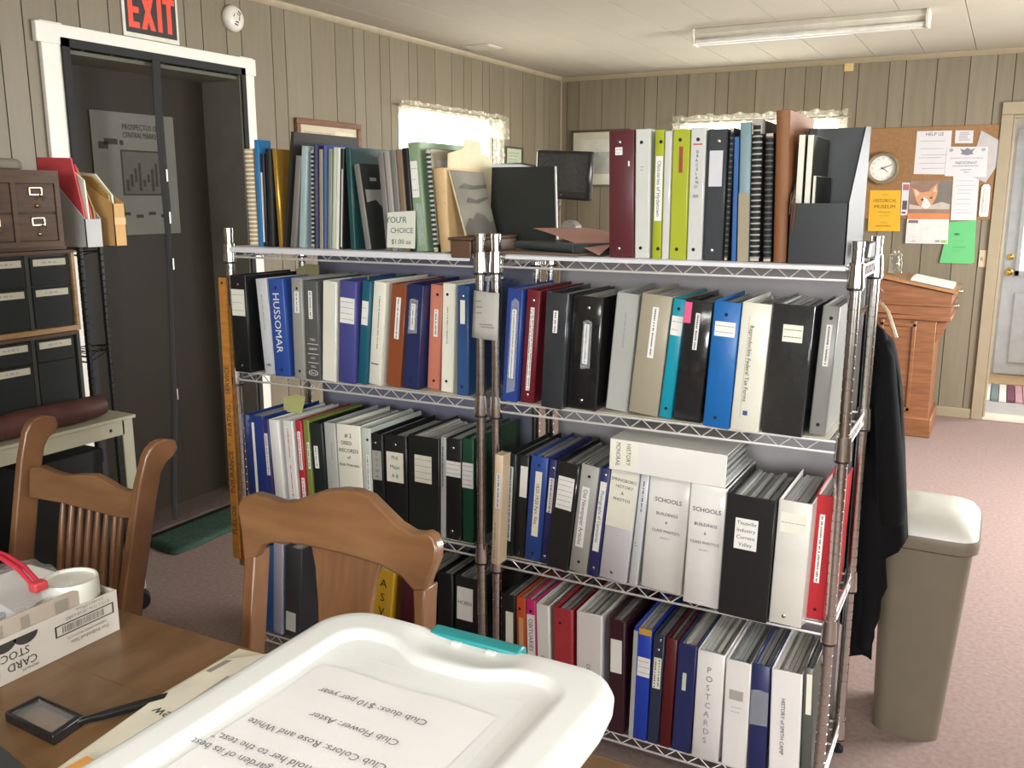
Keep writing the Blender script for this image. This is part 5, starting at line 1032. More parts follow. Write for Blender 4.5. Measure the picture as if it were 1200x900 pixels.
t.quad((-0.393, yy, 1.195), (-0.357, yy, 1.195), (-0.357, yy, 1.215), (-0.393, yy, 1.215), 2); t.quad((-0.43, yy, 1.197), (-0.40, yy, 1.197), (-0.40, yy, 1.215), (-0.43, yy, 1.215), 3); t.quad((-0.58, yy, 1.2), (-0.55, yy, 1.2), (-0.55, yy, 1.206), (-0.58, yy, 1.206), 3)
build(t, 'print', [M('calendar_plum', '7a5f63', rough=0.7), M('calendar_rule', 'b9b1ad', rough=0.7), M('calendar_green', '8fae58', rough=0.7), GP], cal)
o, y = wall_sheet('leaflet', 'bright green leaflet hanging below the cork board', 'leaflet', ((-0.39, 1.06), (-0.19, 1.061), (-0.178, 1.075), (-0.192, 1.349), (-0.351, 1.336)), 1, M('leaflet_green', '5cab6c', rough=0.8, var=0.03), G)
t = MB(); t.add([(-0.30 + 0.018 * math.cos(k * PI / 5), y, 1.255 + 0.008 * math.sin(k * PI / 5)) for k in range(10)], [tuple(range(10))]); lines(t, -0.34, -0.24, 1.20, 1.22, 2, y, 1, 0.003); lines(t, -0.33, -0.21, 1.16, 1.175, 1, y, 0, 0.003); lines(t, -0.33, -0.25, 1.13, 1.15, 2, y, 1, 0.003)
build(t, 'print', [M('leaflet_green_ink', '35704a', rough=0.8), M('leaflet_green_pale', '58a069', rough=0.8)], o)
th_ = empty('thermometer', (-0.153, YB - 0.014, 1.372), 'white metal wall thermometer at right edge of the cork board', 'thermometer', None)
build(MB().prism([(-0.181, 1.38), (-0.175, 1.372), (-0.13, 1.372), (-0.124, 1.38), (-0.127, 1.565), (-0.14, 1.583), (-0.168, 1.583), (-0.181, 1.565)], 'y', YB - 0.024, YB - 0.0145), 'case', M('thermometer_white', 'd8d2c8', rough=0.35), th_, bevel=0.003)
build(B(-0.166, YB - 0.0265, 1.40, -0.14, YB - 0.0242, 1.55), 'scale', M('thermometer_scale', 'b7aea2', rough=0.4), th_); build(B(-0.156, YB - 0.028, 1.405, -0.15, YB - 0.0267, 1.54), 'tube', M('thermometer_glass', 'e8e4de', rough=0.1), th_)
sw = empty('light_switch', (-0.125, YB, 1.04), 'tan switch plate on panelling left of the back doorway', 'switch')
build(B(-0.154, YB - 0.006, 1.04, -0.108, YB - 0.0005, 1.153), 'plate', M('switch_tan', 'b8a88a', rough=0.45), sw, bevel=0.002); build(B(-0.135, YB - 0.014, 1.085, -0.127, YB - 0.006, 1.108), 'toggle', M('switch_toggle', 'a59472', rough=0.45), sw)
# clock
ck = empty('wall_clock', (-0.798, YB - 0.014, 1.58), 'round bronze rimmed wall clock at left of the cork board', 'clock')
TC = Matrix.Translation((-0.798, YB - 0.0125, 1.693)) @ Matrix.Rotation(PI / 2, 4, 'X')
build(MB().lathe([(0.108, 0), (0.111, 0.012), (0.108, 0.03), (0.098, 0.038), (0.088, 0.034), (0.084, 0.02), (0.083, 0.012)], 40, T=TC), 'rim', M('clock_bronze', '8d7d62', rough=0.4, metal=0.2, hex2='75664e'), ck, smooth=50)
build(MB().lathe([(0.085, 0.010), (0.085, 0.0135)], 36, T=TC), 'dial', M('clock_dial', 'd5d2ca', rough=0.5, var=0.02), ck)
yc = YB - 0.0125 - 0.0142; t = MB()
for h in range(1, 13):
    a = PI / 2 - h * PI / 6; t.text(str(h), (-0.798 + 0.068 * math.cos(a), yc, 1.693 + 0.068 * math.sin(a)), XF, ZF, 0.02, 0)
build(t, 'numerals', GP, ck)
def hand(a, l, w, nm, yy):
    d = Vector((math.cos(a), 0, math.sin(a))); n_ = Vector((-d.z, 0, d.x)); c = Vector((-0.798, yy, 1.693))
    build(card([c - d * 0.012 - n_ * w, c + d * l - n_ * w * 0.4, c + d * l + n_ * w * 0.4, c - d * 0.012 + n_ * w], (0, -1, 0), 0.001), nm, M('hand_black', '1c1c1c', rough=0.4), ck)
hand(math.radians(22), 0.062, 0.003, 'minute_hand', yc - 0.003); hand(math.radians(-33), 0.045, 0.003, 'hour_hand', yc - 0.0012)

# framed pictures, certificate
def frame(name, label, axis, pos, a0, a1, z0, z1, fw, fmat, mat_m, inner=None, cat='picture'):
    e = empty(name, (pos, (a0 + a1) / 2, z0) if axis == 'x' else ((a0 + a1) / 2, pos, z0), label, cat)
    sgn = 1 if axis == 'x' else -1
    def bb(a, b_, c, d_, t0, t1, nm, m, bev=0.0):
        p0, p1 = sorted((pos + sgn * t0, pos + sgn * t1))
        build(B(p0, a, c, p1, b_, d_) if axis == 'x' else B(a, p0, c, b_, p1, d_), nm, m, e, bevel=bev)
    bb(a0, a1, z1 - fw, z1, 0.001, 0.022, 'frame_rail', fmat, 0.003); bb(a0, a1, z0, z0 + fw, 0.001, 0.022, 'frame_rail', fmat, 0.003)
    bb(a0, a0 + fw, z0 + fw, z1 - fw, 0.001, 0.022, 'frame_stile', fmat, 0.003); bb(a1 - fw, a1, z0 + fw, z1 - fw, 0.001, 0.022, 'frame_stile', fmat, 0.003)
    bb(a0 + fw, a1 - fw, z0 + fw, z1 - fw, 0.002, 0.008, 'mount', mat_m)
    return e, bb
FR = wood('frame_brown', '7a4f35', '5c3824', rough=0.35)
e, bb = frame('framed_picture', 'brown framed pale picture on left wall behind top shelf books', 'x', XL, 3.732, 4.266, 1.45, 1.892, 0.03, FR, M('mount_beige', 'cbbfa4', rough=0.15, coat=0.6))
bb(3.80, 4.02, 1.5, 1.83, 0.008, 0.009, 'print', M('print_beige', 'b9ab90', rough=0.15, coat=0.6)); bb(4.05, 4.2, 1.5, 1.84, 0.008, 0.009, 'print', M('print_cream', 'd8cdae', rough=0.15, coat=0.6))  # cream strip paints the bright reflection on the picture glass
FD = wood('frame_dark', '4d3a2a', '3a2a1e', rough=0.35)
e, bb = frame('framed_picture', 'dark framed grey landscape print on back wall near the corner', 'y', YB, -3.155, -2.66, 1.58, 2.018, 0.016, FD, M('mount_sage', 'b9b6a0', rough=0.2))
bb(-3.085, -2.73, 1.68, 1.945, 0.008, 0.0095, 'print', M('landscape_sky', 'c4c2b4', rough=0.2, hex2='a8a69a', scale=6)); bb(-3.085, -2.73, 1.68, 1.81, 0.0095, 0.0105, 'print', M('landscape_field', '8b8a80', rough=0.2, hex2='77766c', scale=9)); bb(-3.085, -2.73, 1.81, 1.85, 0.0095, 0.0103, 'print', M('landscape_trees', '77786f', rough=0.2, hex2='9c9c92', scale=25))
e, bb = frame('framed_certificate', 'small dark framed pale green certificate right of the lace window', 'x', XL, 5.965, 6.237, 1.62, 1.858, 0.013, FD, M('cert_green', 'b9c2a6', rough=0.3), cat='certificate')
for k, zz in enumerate((1.81, 1.79, 1.765, 1.745, 1.72)): bb(6.02 + 0.01 * (k % 2), 6.18 - 0.015 * (k % 3), zz, zz + 0.006, 0.008, 0.0088, 'printed_line', M('cert_line', '94a085', rough=0.5))
# television on an arm
tv = empty('tv_monitor', (-2.43, 5.2, 1.48), 'small black flat screen on a wall arm above rack tops', 'monitor')
Tt = Matrix.Translation((-2.425, 5.2, 1.628)) @ Matrix.Rotation(math.radians(-8), 4, 'Z') @ Matrix.Rotation(math.radians(3), 4, 'Y')
build(MB().box(-0.20, -0.02, -0.145, 0.20, 0.025, 0.145, T=Tt), 'bezel', M('tv_gloss_black', '1a1a1c', rough=0.2), tv, bevel=0.012)
build(MB().box(-0.175, -0.0215, -0.095, 0.175, -0.02, 0.125, T=Tt), 'screen', M('tv_screen', '26272a', rough=0.25, coat=0.3), tv); build(MB().text('TV', tuple(Tt @ Vector((0, -0.0225, -0.118))), tuple(Tt.to_3x3() @ Vector((1, 0, 0))), tuple(Tt.to_3x3() @ Vector((0, 0, 1))), 0.014), 'badge', paper_mat('palegrey'), tv)
build(MB().box(-0.205, 0.0, -0.147, -0.196, 0.03, 0.147, T=Tt), 'edge_trim', M('tv_edge', 'a8a294', rough=0.4), tv)
build(MB().tube([(-3.262, 5.62, 1.70), (-2.85, 5.45, 1.70), (-2.45, 5.23, 1.64)], 0.018, 8), 'wall_arm', BLACKPLASTIC, tv, smooth=60); build(B(-3.262, 5.57, 1.63, -3.245, 5.67, 1.77), 'wall_plate', BLACKPLASTIC, tv)
build(MB().tube([(-2.50, 5.24, 1.49), (-2.47, 5.25, 1.44), (-2.52, 5.27, 1.36), (-2.53, 5.28, 1.2)], 0.004, 6), 'power_cord', BLACKPLASTIC, tv, smooth=60)

# ------------------------------------------------------------------ left wall signs, ceiling fittings
ex = empty('exit_sign', (XL, 2.868, 2.15), 'red on black EXIT sign above the white door casing', 'sign')
build(B(XL + 0.001, 2.722, 2.140, XL + 0.008, 3.012, 2.345), 'backing', M('sign_white_plastic', 'd8d4c4', rough=0.5), ex, bevel=0.003)
build(B(XL + 0.008, 2.735, 2.158, XL + 0.010, 2.998, 2.338), 'face', M('sign_black', '201a18', rough=0.5), ex, bevel=0.001)
t = MB()
zb0, zb1 = 2.178, 2.32
def bar(pts): t.add([(XL + 0.0106, yy, zz) for yy, zz in pts], [tuple(range(len(pts)))])
bar(((2.748, zb0), (2.772, zb0), (2.772, zb1), (2.748, zb1)))
for za in (zb0, (zb0 + zb1) / 2 - 0.012, zb1 - 0.024): bar(((2.772, za), (2.803, za), (2.803, za + 0.024), (2.772, za + 0.024)))
bar(((2.812, zb0), (2.838, zb0), (2.885, zb1), (2.859, zb1))); XL += 0.0006; bar(((2.859, zb0), (2.885, zb0), (2.838, zb1), (2.812, zb1))); XL -= 0.0006
bar(((2.897, zb0), (2.921, zb0), (2.921, zb1), (2.897, zb1)))
bar(((2.948, zb0), (2.972, zb0), (2.972, zb1 - 0.024), (2.948, zb1 - 0.024))); bar(((2.929, zb1 - 0.024), (2.991, zb1 - 0.024), (2.991, zb1), (2.929, zb1)))
build(t, 'lettering', M('sign_red', 'e2492f', rough=0.5, var=0.02), ex)
sd = empty('smoke_detector', (XL, 3.336, 2.302), 'round white smoke detector on panelling right of EXIT sign', 'detector')
TS = Matrix.Translation((XL + 0.001, 3.336, 2.302)) @ Matrix.Rotation(PI / 2, 4, 'Y')
build(MB().lathe([(0.058, 0), (0.060, 0.01), (0.058, 0.02), (0.046, 0.032), (0.025, 0.037), (0.0, 0.038)], 28, T=TS), 'housing', M('detector_white', 'd9d3c4', rough=0.35), sd, smooth=40)
t = MB()
for a, r0, l in ((2.2, 0.018, 1.0), (2.2, 0.029, 0.7), (-0.6, 0.016, 1.0), (-0.6, 0.027, 0.7), (0.9, 0.012, 1.2), (3.9, 0.02, 0.6)):
    t.add([tuple(TS @ Vector((rr * math.cos(a + da), rr * math.sin(a + da), 0.0385 - (rr / 0.058) ** 2 * 0.008))) for rr, da in ((r0, 0), (r0, l), (r0 + 0.007, l), (r0 + 0.007, 0))], [(0, 1, 2, 3)])
build(t, 'slot', paper_mat('dark'), sd)
lf = empty('ceiling_light', (-1.07, 5.37, 2.35), 'unlit white fluorescent strip fitting on the ceiling', 'light')
FX = M('fixture_white', 'c9c3b2', rough=0.4)
build(MB().prism([(5.315, ZC), (5.425, ZC), (5.43, ZC - 0.03), (5.405, ZC - 0.052), (5.335, ZC - 0.052), (5.31, ZC - 0.03)], 'x', -1.685, -0.457), 'housing', FX, lf, bevel=0.003)
for x0 in (-1.69, -0.469): build(MB().prism([(5.30, ZC), (5.44, ZC), (5.44, ZC - 0.04), (5.42, ZC - 0.085), (5.32, ZC - 0.085), (5.30, ZC - 0.04)], 'x', x0, x0 + 0.017), 'end_cap', FX, lf, bevel=0.003)
TB = M('fluorescent_tube', 'dedbd0', rough=0.2, coat=0.4)
for yy in (5.335, 5.405): build(MB().tube([(-1.67, yy, ZC - 0.068), (-0.472, yy, ZC - 0.068)], 0.0125, 12), 'tube', TB, lf, smooth=60)
added_fitting = empty('ceiling_light', (-0.5, -0.5, 2.35), 'added unseen white fluorescent strip fitting, ceiling fill above the table', 'light')  # added housing for the fill lamp, out of view
build(MB().prism([(-0.56, ZC), (-0.44, ZC), (-0.435, ZC - 0.03), (-0.46, ZC - 0.052), (-0.54, ZC - 0.052), (-0.565, ZC - 0.03)], 'x', -1.12, 0.12), 'housing', FX, added_fitting, bevel=0.003)
vt = empty('ceiling_vent', (-3.05, 5.29, ZC), 'small pale vent set in the ceiling near left wall', 'vent')
build(B(-3.15, 5.2, ZC - 0.008, -2.95, 5.38, ZC - 0.0005), 'frame', FX, vt, bevel=0.002)
for k in range(6): build(B(-3.135, 5.215 + 0.027 * k, ZC - 0.012, -2.965, 5.23 + 0.027 * k, ZC - 0.008), 'louvre', FX, vt)
thing_mesh(B(-1.1, YB - 0.006, 2.35, -1.04, YB - 0.0005, 2.402), 'wall_patch', M('patch_ochre', 'c9ae74', rough=0.7), 'small ochre patch under the crown strip on back wall', 'patch')

# ------------------------------------------------------------------ lectern by the back door
OAK = wood('lectern_oak', '8b5a37', '6f4529', rough=0.4, scale=3)
le = empty('lectern', (-0.48, 6.5, 0), 'honey oak lectern with sloping top standing by the back wall', 'lectern')
build(MB().prism([(-0.71, 0.78), (-0.262, 0.77), (-0.255, 0.915), (-0.71, 1.0)], 'y', 6.2, 6.72), 'desk_box', OAK, le, bevel=0.003)
build(card([(-0.73, 6.18, 1.008), (-0.235, 6.18, 0.917), (-0.235, 6.74, 0.917), (-0.73, 6.74, 1.008)], (0.18, 0, 0.98), 0.016), 'sloping_top', wood('lectern_oak_light', 'a8774a', '8c5e38'), le, bevel=0.002)
build(B(-0.72, 6.188, 0.835, -0.245, 6.73, 0.85), 'moulding', OAK, le, bevel=0.004); build(B(-0.715, 6.193, 0.745, -0.252, 6.725, 0.775), 'moulding', OAK, le, bevel=0.006)
build(B(-0.70, 6.21, 0.05, -0.335, 6.70, 0.76), 'column', OAK, le, bevel=0.003)
build(B(-0.72, 6.19, 0.0, -0.312, 6.72, 0.125), 'plinth', OAK, le, bevel=0.008)
for xx in (-0.66, -0.47): build(B(xx, 6.2, 0.16, xx + 0.022, 6.211, 0.74), 'panel_rail', OAK, le, bevel=0.003)
for zz in (0.16, 0.70): build(B(-0.66, 6.2, zz, -0.448, 6.2115, zz + 0.022), 'panel_rail', OAK, le, bevel=0.003)
build(MB().prism([(-0.335, 0.745), (-0.27, 0.745), (-0.285, 0.70), (-0.30, 0.66), (-0.335, 0.60)], 'y', 6.235, 6.275), 'corbel', OAK, le, bevel=0.003)
for zz, xx in ((0.935, -0.226), (0.845, -0.24)): build(MB().lathe([(0.012, 0), (0.014, 0.01), (0.010, 0.03), (0.0, 0.034)], 12, T=Matrix.Translation((xx - 0.012, 6.215, zz)) @ Matrix.Rotation(PI / 2, 4, 'Y')), 'knob', M('nickel', 'cfc8b4', rough=0.25, metal=1.0), le, smooth=40)
gb = empty('open_book', (-0.4, 6.3, 0.95), 'open white register lying on the sloping lectern top', 'book')
def slope(x, d): return 1.0265 - (x + 0.73) * 0.1838 + d
for k in range(3): build(card([(-0.51 + 0.004 * k, 6.24, slope(-0.51, 0.002 + 0.007 * k)), (-0.262, 6.24, slope(-0.262, 0.002 + 0.007 * k)), (-0.262, 6.56, slope(-0.262, 0.002 + 0.007 * k)), (-0.51 + 0.004 * k, 6.56, slope(-0.51, 0.002 + 0.007 * k))], (0.18, 0, 0.98), 0.006), 'page_block', M('register_white', 'd9d5cc', rough=0.7), gb)
GJ = bpy.data.materials.new('jar_glass'); GJ.use_nodes = True
pj = GJ.node_tree.nodes['Principled BSDF']; pj.inputs['Base Color'].default_value = (0.95, 0.97, 0.95, 1); pj.inputs['Roughness'].default_value = 0.03; pj.inputs['Transmission Weight'].default_value = 1.0; pj.inputs['IOR'].default_value = 1.3
jr = empty('glass_jar', (-0.62, 6.42, 1.0), 'clear glass jar with knobbed stopper on the lectern', 'jar')
build(MB().lathe([(0.04, 0.021), (0.045, 0.03), (0.045, 0.10), (0.036, 0.125), (0.036, 0.135), (0.034, 0.135), (0.034, 0.124), (0.042, 0.098), (0.042, 0.034), (0.0, 0.028)], 20, c=(-0.62, 6.42, 0.995)), 'jar_body', GJ, jr, smooth=40)
build(MB().lathe([(0.038, 0.136), (0.038, 0.142), (0.012, 0.15), (0.018, 0.165), (0.0, 0.172)], 20, c=(-0.62, 6.42, 0.995)), 'stopper', GJ, jr, smooth=40)

# ------------------------------------------------------------------ left wall: card catalogue, drawer cabinets, files, racks, side table
CW = wood('catalogue_walnut', '5f4736', '493628', rough=0.65, scale=4, coat=0.0)
CWD = wood('catalogue_drawer', '573f30', '423022', rough=0.65, scale=4, coat=0.0)
XC = -2.80
ANT = M('antique_brass', 'b0a084', rough=0.3, metal=1.0)
cc = empty('card_catalogue', (-2.98, 1.6, 1.33), 'brown wooden card catalogue with brass label holders on black-drawer cabinets', 'cabinet')
cf = MB(); cy0, cy1 = 1.235, 2.032
cf.box(-3.2, cy0, 1.331, XC - 0.012, cy1, 1.578); 
build(cf, 'carcass', CW, cc, bevel=0.003)
fr_ = MB()
ys = [1.862 - 0.155 * k for k in range(-1, 5)]
for k in range(6):
    yy = 1.875 + 0.155 - 0.155 * k; fr_.box(XC - 0.0125, yy - 0.015 - (0.0 if k else 0.0), 1.349, XC, yy + (0.002 if k else 0.002), 1.537)
fr_.box(XC - 0.0125, cy0, 1.537, XC, cy1, 1.578); fr_.box(XC - 0.0125, cy0, 1.331, XC, cy1, 1.349)
build(fr_, 'face_frame', CW, cc)
for k in range(5):
    y1 = 2.012 - 0.155 * k; y0 = y1 - 0.135
    for z0, z1 in ((1.442, 1.535), (1.351, 1.438)):
        dr = build(B(XC - 0.011, y0, z0, XC - 0.002, y1, z1), 'drawer', CWD, cc, bevel=0.002)
        ym_ = (y0 + y1) / 2; zt = z1 - 0.024
        lh = MB()
        for b in ((ym_ - 0.024, zt - 0.013, ym_ - 0.019, zt + 0.013), (ym_ + 0.019, zt - 0.013, ym_ + 0.024, zt + 0.013), (ym_ - 0.024, zt + 0.009, ym_ + 0.024, zt + 0.013), (ym_ - 0.024, zt - 0.014, ym_ + 0.024, zt - 0.009)): lh.box(XC - 0.002, b[0], b[1], XC + 0.002, b[2], b[3])
        build(lh, 'label_holder', ANT, dr, bevel=0.001)
        build(MB().tube([(XC - 0.001, ym_ + 0.012, zt - 0.012), (XC + 0.014, ym_ + 0.014, zt - 0.018), (XC + 0.018, ym_ + 0.012, zt - 0.03)], 0.0035, 6), 'pull', ANT, dr, smooth=60)
        build(MB().lathe([(0.006, 0), (0.0075, 0.006), (0.0, 0.011)], 12, T=Matrix.Translation((XC - 0.002, ym_ + 0.002, z0 + 0.022)) @ Matrix.Rotation(PI / 2, 4, 'Y')), 'rod_knob', ANT, dr, smooth=40)
CABW = wood('cabinet_pine', '9c7b52', '7b5d3b', rough=0.55); CABD = M('cabinet_dark', '2c2823', rough=0.6)
DRB = M('drawer_black', '101413', rough=0.75, var=0.1, bump=0.05)
LBL = M('label_ivory', 'bdb7a2', rough=0.7)
def cabinet(z0, z1, rows, label, name, ystart=2.062, wood_sides=True):
    c = empty(name, (-2.98, 1.5, z0), label, 'cabinet', None)
    mb = MB(); mb.box(-3.2, 1.235, z0 + 0.018, XC - 0.016, ystart - 0.012, z1 - 0.012)
    build(mb, 'carcass', CABD, c)
    build(B(-3.2, ystart - 0.0119, z0 + 0.018, XC + 0.002, ystart, z1 - 0.012), 'side_panel', CABW if wood_sides else CABD, c)
    build(B(-3.2, 1.235, z0, XC + 0.004, ystart, z0 + 0.018), 'base_board', CABW if wood_sides else CABD, c, bevel=0.001); build(B(-3.2, 1.235, z1 - 0.012, XC + 0.002, ystart, z1), 'top_board', CWD, c, bevel=0.001)
    for k in range(4):
        yr = ystart - 0.022 - 0.16 * k; yl = yr - 0.138
        build(B(XC - 0.0155, yl - 0.018, z0 + 0.0185, XC - 0.006, yl - 0.004, z1 - 0.0125), 'stile', M('stile_grey', '33312c', rough=0.6), c)
        for i, (za, zb) in enumerate(rows):
            dr = build(B(XC - 0.015, yl, za, XC - 0.001, yr, zb), 'drawer', DRB, c, bevel=0.002)
            if name == 'drawer_cabinet' and z0 < 1.0 and k == 0 and i == 1: continue
            zl = zb - 0.018
            lb_ = MB().box(XC - 0.001, yl + 0.008, zl - 0.011, XC + 0.0004, yr - 0.012, zl + 0.011)
            r_ = random.Random(k * 7 + i)
            t = yl + 0.04
            while t < yr - 0.05:
                l = r_.uniform(0.006, 0.016); lb_.quad((XC + 0.0008, t, zl - 0.003), (XC + 0.0008, t + l, zl - 0.003), (XC + 0.0008, t + l, zl + 0.003), (XC + 0.0008, t, zl + 0.003), 1); t += l + 0.006
            build(lb_, 'drawer_label', [LBL, GP], dr)
    return c
cabinet(1.043, 1.318, ((1.203, 1.298), (1.066, 1.198)), 'pine cased drawer cabinet of black fronts below the card catalogue', 'drawer_cabinet')
cabinet(0.755, 1.041, ((0.952, 1.024), (0.78, 0.948)), 'dark drawer cabinet of tall black fronts standing on the cream table', 'drawer_cabinet', 2.055, False)
thing_mesh(B(-3.15, 1.3, 1.319, -2.83, 2.06, 1.3305), 'board', CWD, 'brown board between card catalogue and the pine cased drawer cabinet', 'board')
cl_ = MB().grid([[(-3.1 + 0.31 * i / 8, 1.45 + 0.49 * j / 8, 1.6 + 0.012 * math.sin(i * 1.1 + j * 0.7) - (0.016 if i > 7 else 0)) for i in range(9)] for j in range(9)])
for j in range(1): pass
cm_ = MB().loft([[(-2.97 + dx * s_, 1.70 + dy * s_, z) for dx, dy in ((0.15, -0.30), (0.17, 0.0), (0.165, 0.2), (0.12, 0.245), (-0.15, 0.25), (-0.16, -0.3))] for s_, z in ((0.95, 1.579), (1.0, 1.585), (0.99, 1.603), (0.93, 1.613))])
thing_mesh(cm_, 'folded_cloth', M('cloth_grey', '8d8678', rough=0.9, bump=0.2, bscale=40), 'folded grey cloth bundle on top of the card catalogue', 'cloth', bevel=0.006)
# black corner rack beside the cabinets
BW = M('rack_black', '171716', rough=0.35, var=0.1)
kr = empty('corner_rack', (-3.06, 2.24, 0), 'black wire corner rack beside the drawer cabinets, files on top', 'rack')
P3 = ((-2.91, 2.168), (-3.1, 2.40), (-3.225, 2.168))
for i, (x, y) in enumerate(P3):
    zt = 1.36 if i == 0 else 1.317
    pr_ = [(0.011, 0.0)]; z = 0.03
    while z < zt - 0.03: pr_ += [(0.011, z - 0.002), (0.0092, z), (0.011, z + 0.002)]; z += 0.0254
    pr_ += [(0.011, zt - 0.02)]
    if i == 0: pr_ += [(0.014, zt), (0.016, zt + 0.016), (0.012, zt + 0.03), (0.0, zt + 0.034)]
    else: pr_ += [(0.011, zt)]
    build(MB().lathe(pr_, 10, c=(x, y, 0)), 'post', BW, kr, org=(x, y, 0), smooth=35)
for z in (1.308, 0.92, 0.12):
    s = MB(); pts_ = [(x, y, z) for x, y in P3]
    s.tube(pts_, 0.004, 6, closed=True); s.tube([(x, y, z - 0.02) for x, y in P3], 0.0035, 6, closed=True)
    for t in (0.2, 0.35, 0.5, 0.65, 0.8):
        a = Vector(pts_[0]).lerp(Vector(pts_[1]), t); b_ = Vector(pts_[2]).lerp(Vector(pts_[1]), t); s.tube([a, b_], 0.002, 5)
    build(s, 'wire_shelf', M('rack_wire', '3b3a36', rough=0.3, metal=0.6), kr, smooth=60)
def mag_file(x0, x1, y0, y1, z, hf, hb, mat, label, open_front=True):
    f = empty('magazine_file', ((x0 + x1) / 2, (y0 + y1) / 2, z), label, 'magazine file', 'magazine files beside the card catalogue')
    side = [(x1, z), (x0, z), (x0, z + hb), (x0 + 0.08, z + hb), (x1, z + hf)]
    build(B(x1 - 0.003, y0, z, x1, y1, z + hf), 'front_panel', mat, f)
    for ya in (y0, y1 - 0.003): build(MB().prism(side, 'y', ya, ya + 0.003), 'side_panel', mat, f)
    build(B(x0, y0 + 0.003, z, x0 + 0.003, y1 - 0.003, z + hb), 'back_panel', mat, f); build(B(x0 + 0.003, y0 + 0.003, z, x1 - 0.003, y1 - 0.003, z + 0.003), 'bottom_panel', mat, f)
    return f
mag_file(-3.09, -2.84, 2.148, 2.216, 1.3195, 0.097, 0.25, M('file_pale_grey', 'b5b6b2', rough=0.6), 'pale grey magazine file full of red folders beside card catalogue')
kf = mag_file(-3.09, -2.84, 2.268, 2.318, 1.3195, 0.15, 0.24, M('file_kraft', 'c69c63', rough=0.7, var=0.04), 'kraft cardboard magazine file, right of the pale grey one')
build(B(-2.8395, 2.269, 1.395, -2.8385, 2.317, 1.42), 'label', M('kraft_label', 'd9b684', rough=0.7), kf)
RED = M('folder_red', 'cf4a52', rough=0.6, var=0.04)
for i, (yy, zz, x0, m, lab) in enumerate(((2.158, 1.632, -3.08, RED, 'bright red folder standing foremost in the pale grey file'), (2.172, 1.60, -3.07, paper_mat('cream'), 'sheaf of cream papers between red folders in pale grey file'), (2.186, 1.612, -3.07, RED, 'second red folder, behind the cream papers in pale grey file'), (2.2, 1.60, -3.07, M('folder_ochre', 'a58a4c', rough=0.6), 'ochre folder at the back of the pale grey file'))):
    thing_mesh(card([(-2.845, yy, 1.324), (-3.08, yy, 1.324), (x0, yy, zz), (-2.93 if i == 1 else -2.90 - 0.01 * i, yy, zz - 0.006), (-2.86, yy, 1.45 if i != 1 else 1.55)], (0, 1, 0), 0.006), 'folder', m, lab, 'folder', 'folders in the pale grey file')
for yy, zz, m, lab in ((2.276, 1.575, M('folder_gold', 'ab8b4a', rough=0.6), 'gold-brown folder standing in the kraft file'), (2.290, 1.585, paper_mat('cream'), 'cream papers standing in the kraft file')):
    thing_mesh(card([(-2.86, yy, 1.324), (-3.07, yy, 1.324), (-3.07, yy, zz), (-2.95, yy, zz - 0.01), (-2.87, yy, 1.5)], (0, 1, 0), 0.006), 'folder', m, lab, 'folder', 'papers in the kraft file')
# cream side table
TBM = M('table_cream_paint', 'aea890', rough=0.45, var=0.04)
st_ = empty('side_table', (-2.95, 1.4, 0), 'cream painted metal table on casters under the drawer cabinets', 'table')
build(B(-3.215, 0.62, 0.728, -2.660, 2.146, 0.74), 'table_top', TBM, st_, bevel=0.002)
build(B(-2.676, 0.64, 0.676, -2.668, 2.10, 0.7278), 'apron', TBM, st_); build(B(-3.22, 2.128, 0.676, -2.70, 2.136, 0.7278), 'apron', TBM, st_)
for x0, y0 in ((-2.706, 2.094), (-2.706, 0.63), (-3.21, 2.094), (-3.21, 0.63)): build(MB().prism([(x0 + 0.038, y0 + 0.042), (x0 + 0.038, y0), (x0 + 0.033, y0), (x0 + 0.033, y0 + 0.037), (x0, y0 + 0.037), (x0, y0 + 0.042)], 'z', 0.085, 0.7278), 'leg', TBM, st_)
for x0, y0 in ((-2.69, 2.12), (-2.69, 0.655), (-3.19, 2.12), (-3.19, 0.655)):
    cst = MB()
    for d in (-0.013, 0.013):
        cst.lathe([(0.02, -0.011), (0.034, -0.010), (0.0355, 0.0), (0.034, 0.010), (0.02, 0.011)], 18, T=Matrix.Translation((x0 - 0.01, y0 + 0.012, 0.0356)) @ Matrix.Rotation(0.9, 4, 'Z') @ Matrix.Translation((0, d, 0)) @ Matrix.Rotation(PI / 2, 4, 'X'))
    cst.tube([(x0, y0, 0.045), (x0, y0, 0.10)], 0.008, 8)
    build(cst, 'caster', BLACKPLASTIC, st_, smooth=40)
build(MB().lathe([(0.006, 0), (0.004, 0.003)], 10, T=Matrix.Translation((-2.668, 2.045, 0.70)) @ Matrix.Rotation(PI / 2, 4, 'Y')), 'bolt', paper_mat('dark'), st_)
RL = M('roll_oxblood_leather', '54302a', rough=0.5, hex2='3e221e', bump=0.25, bscale=60)
rl = MB(); n = 20
rl.tube([(-2.722, 1.2 + 0.86 * i / n, 0.783 + 0.002 * math.sin(i)) for i in range(n + 1)], [0.036] + [0.041 + 0.0015 * math.sin(i * 1.7) for i in range(n - 1)] + [0.034], 16)
thing_mesh(rl, 'bolster_roll', RL, 'dark oxblood leather roll lying along the cream table edge', 'roll', smooth=60)
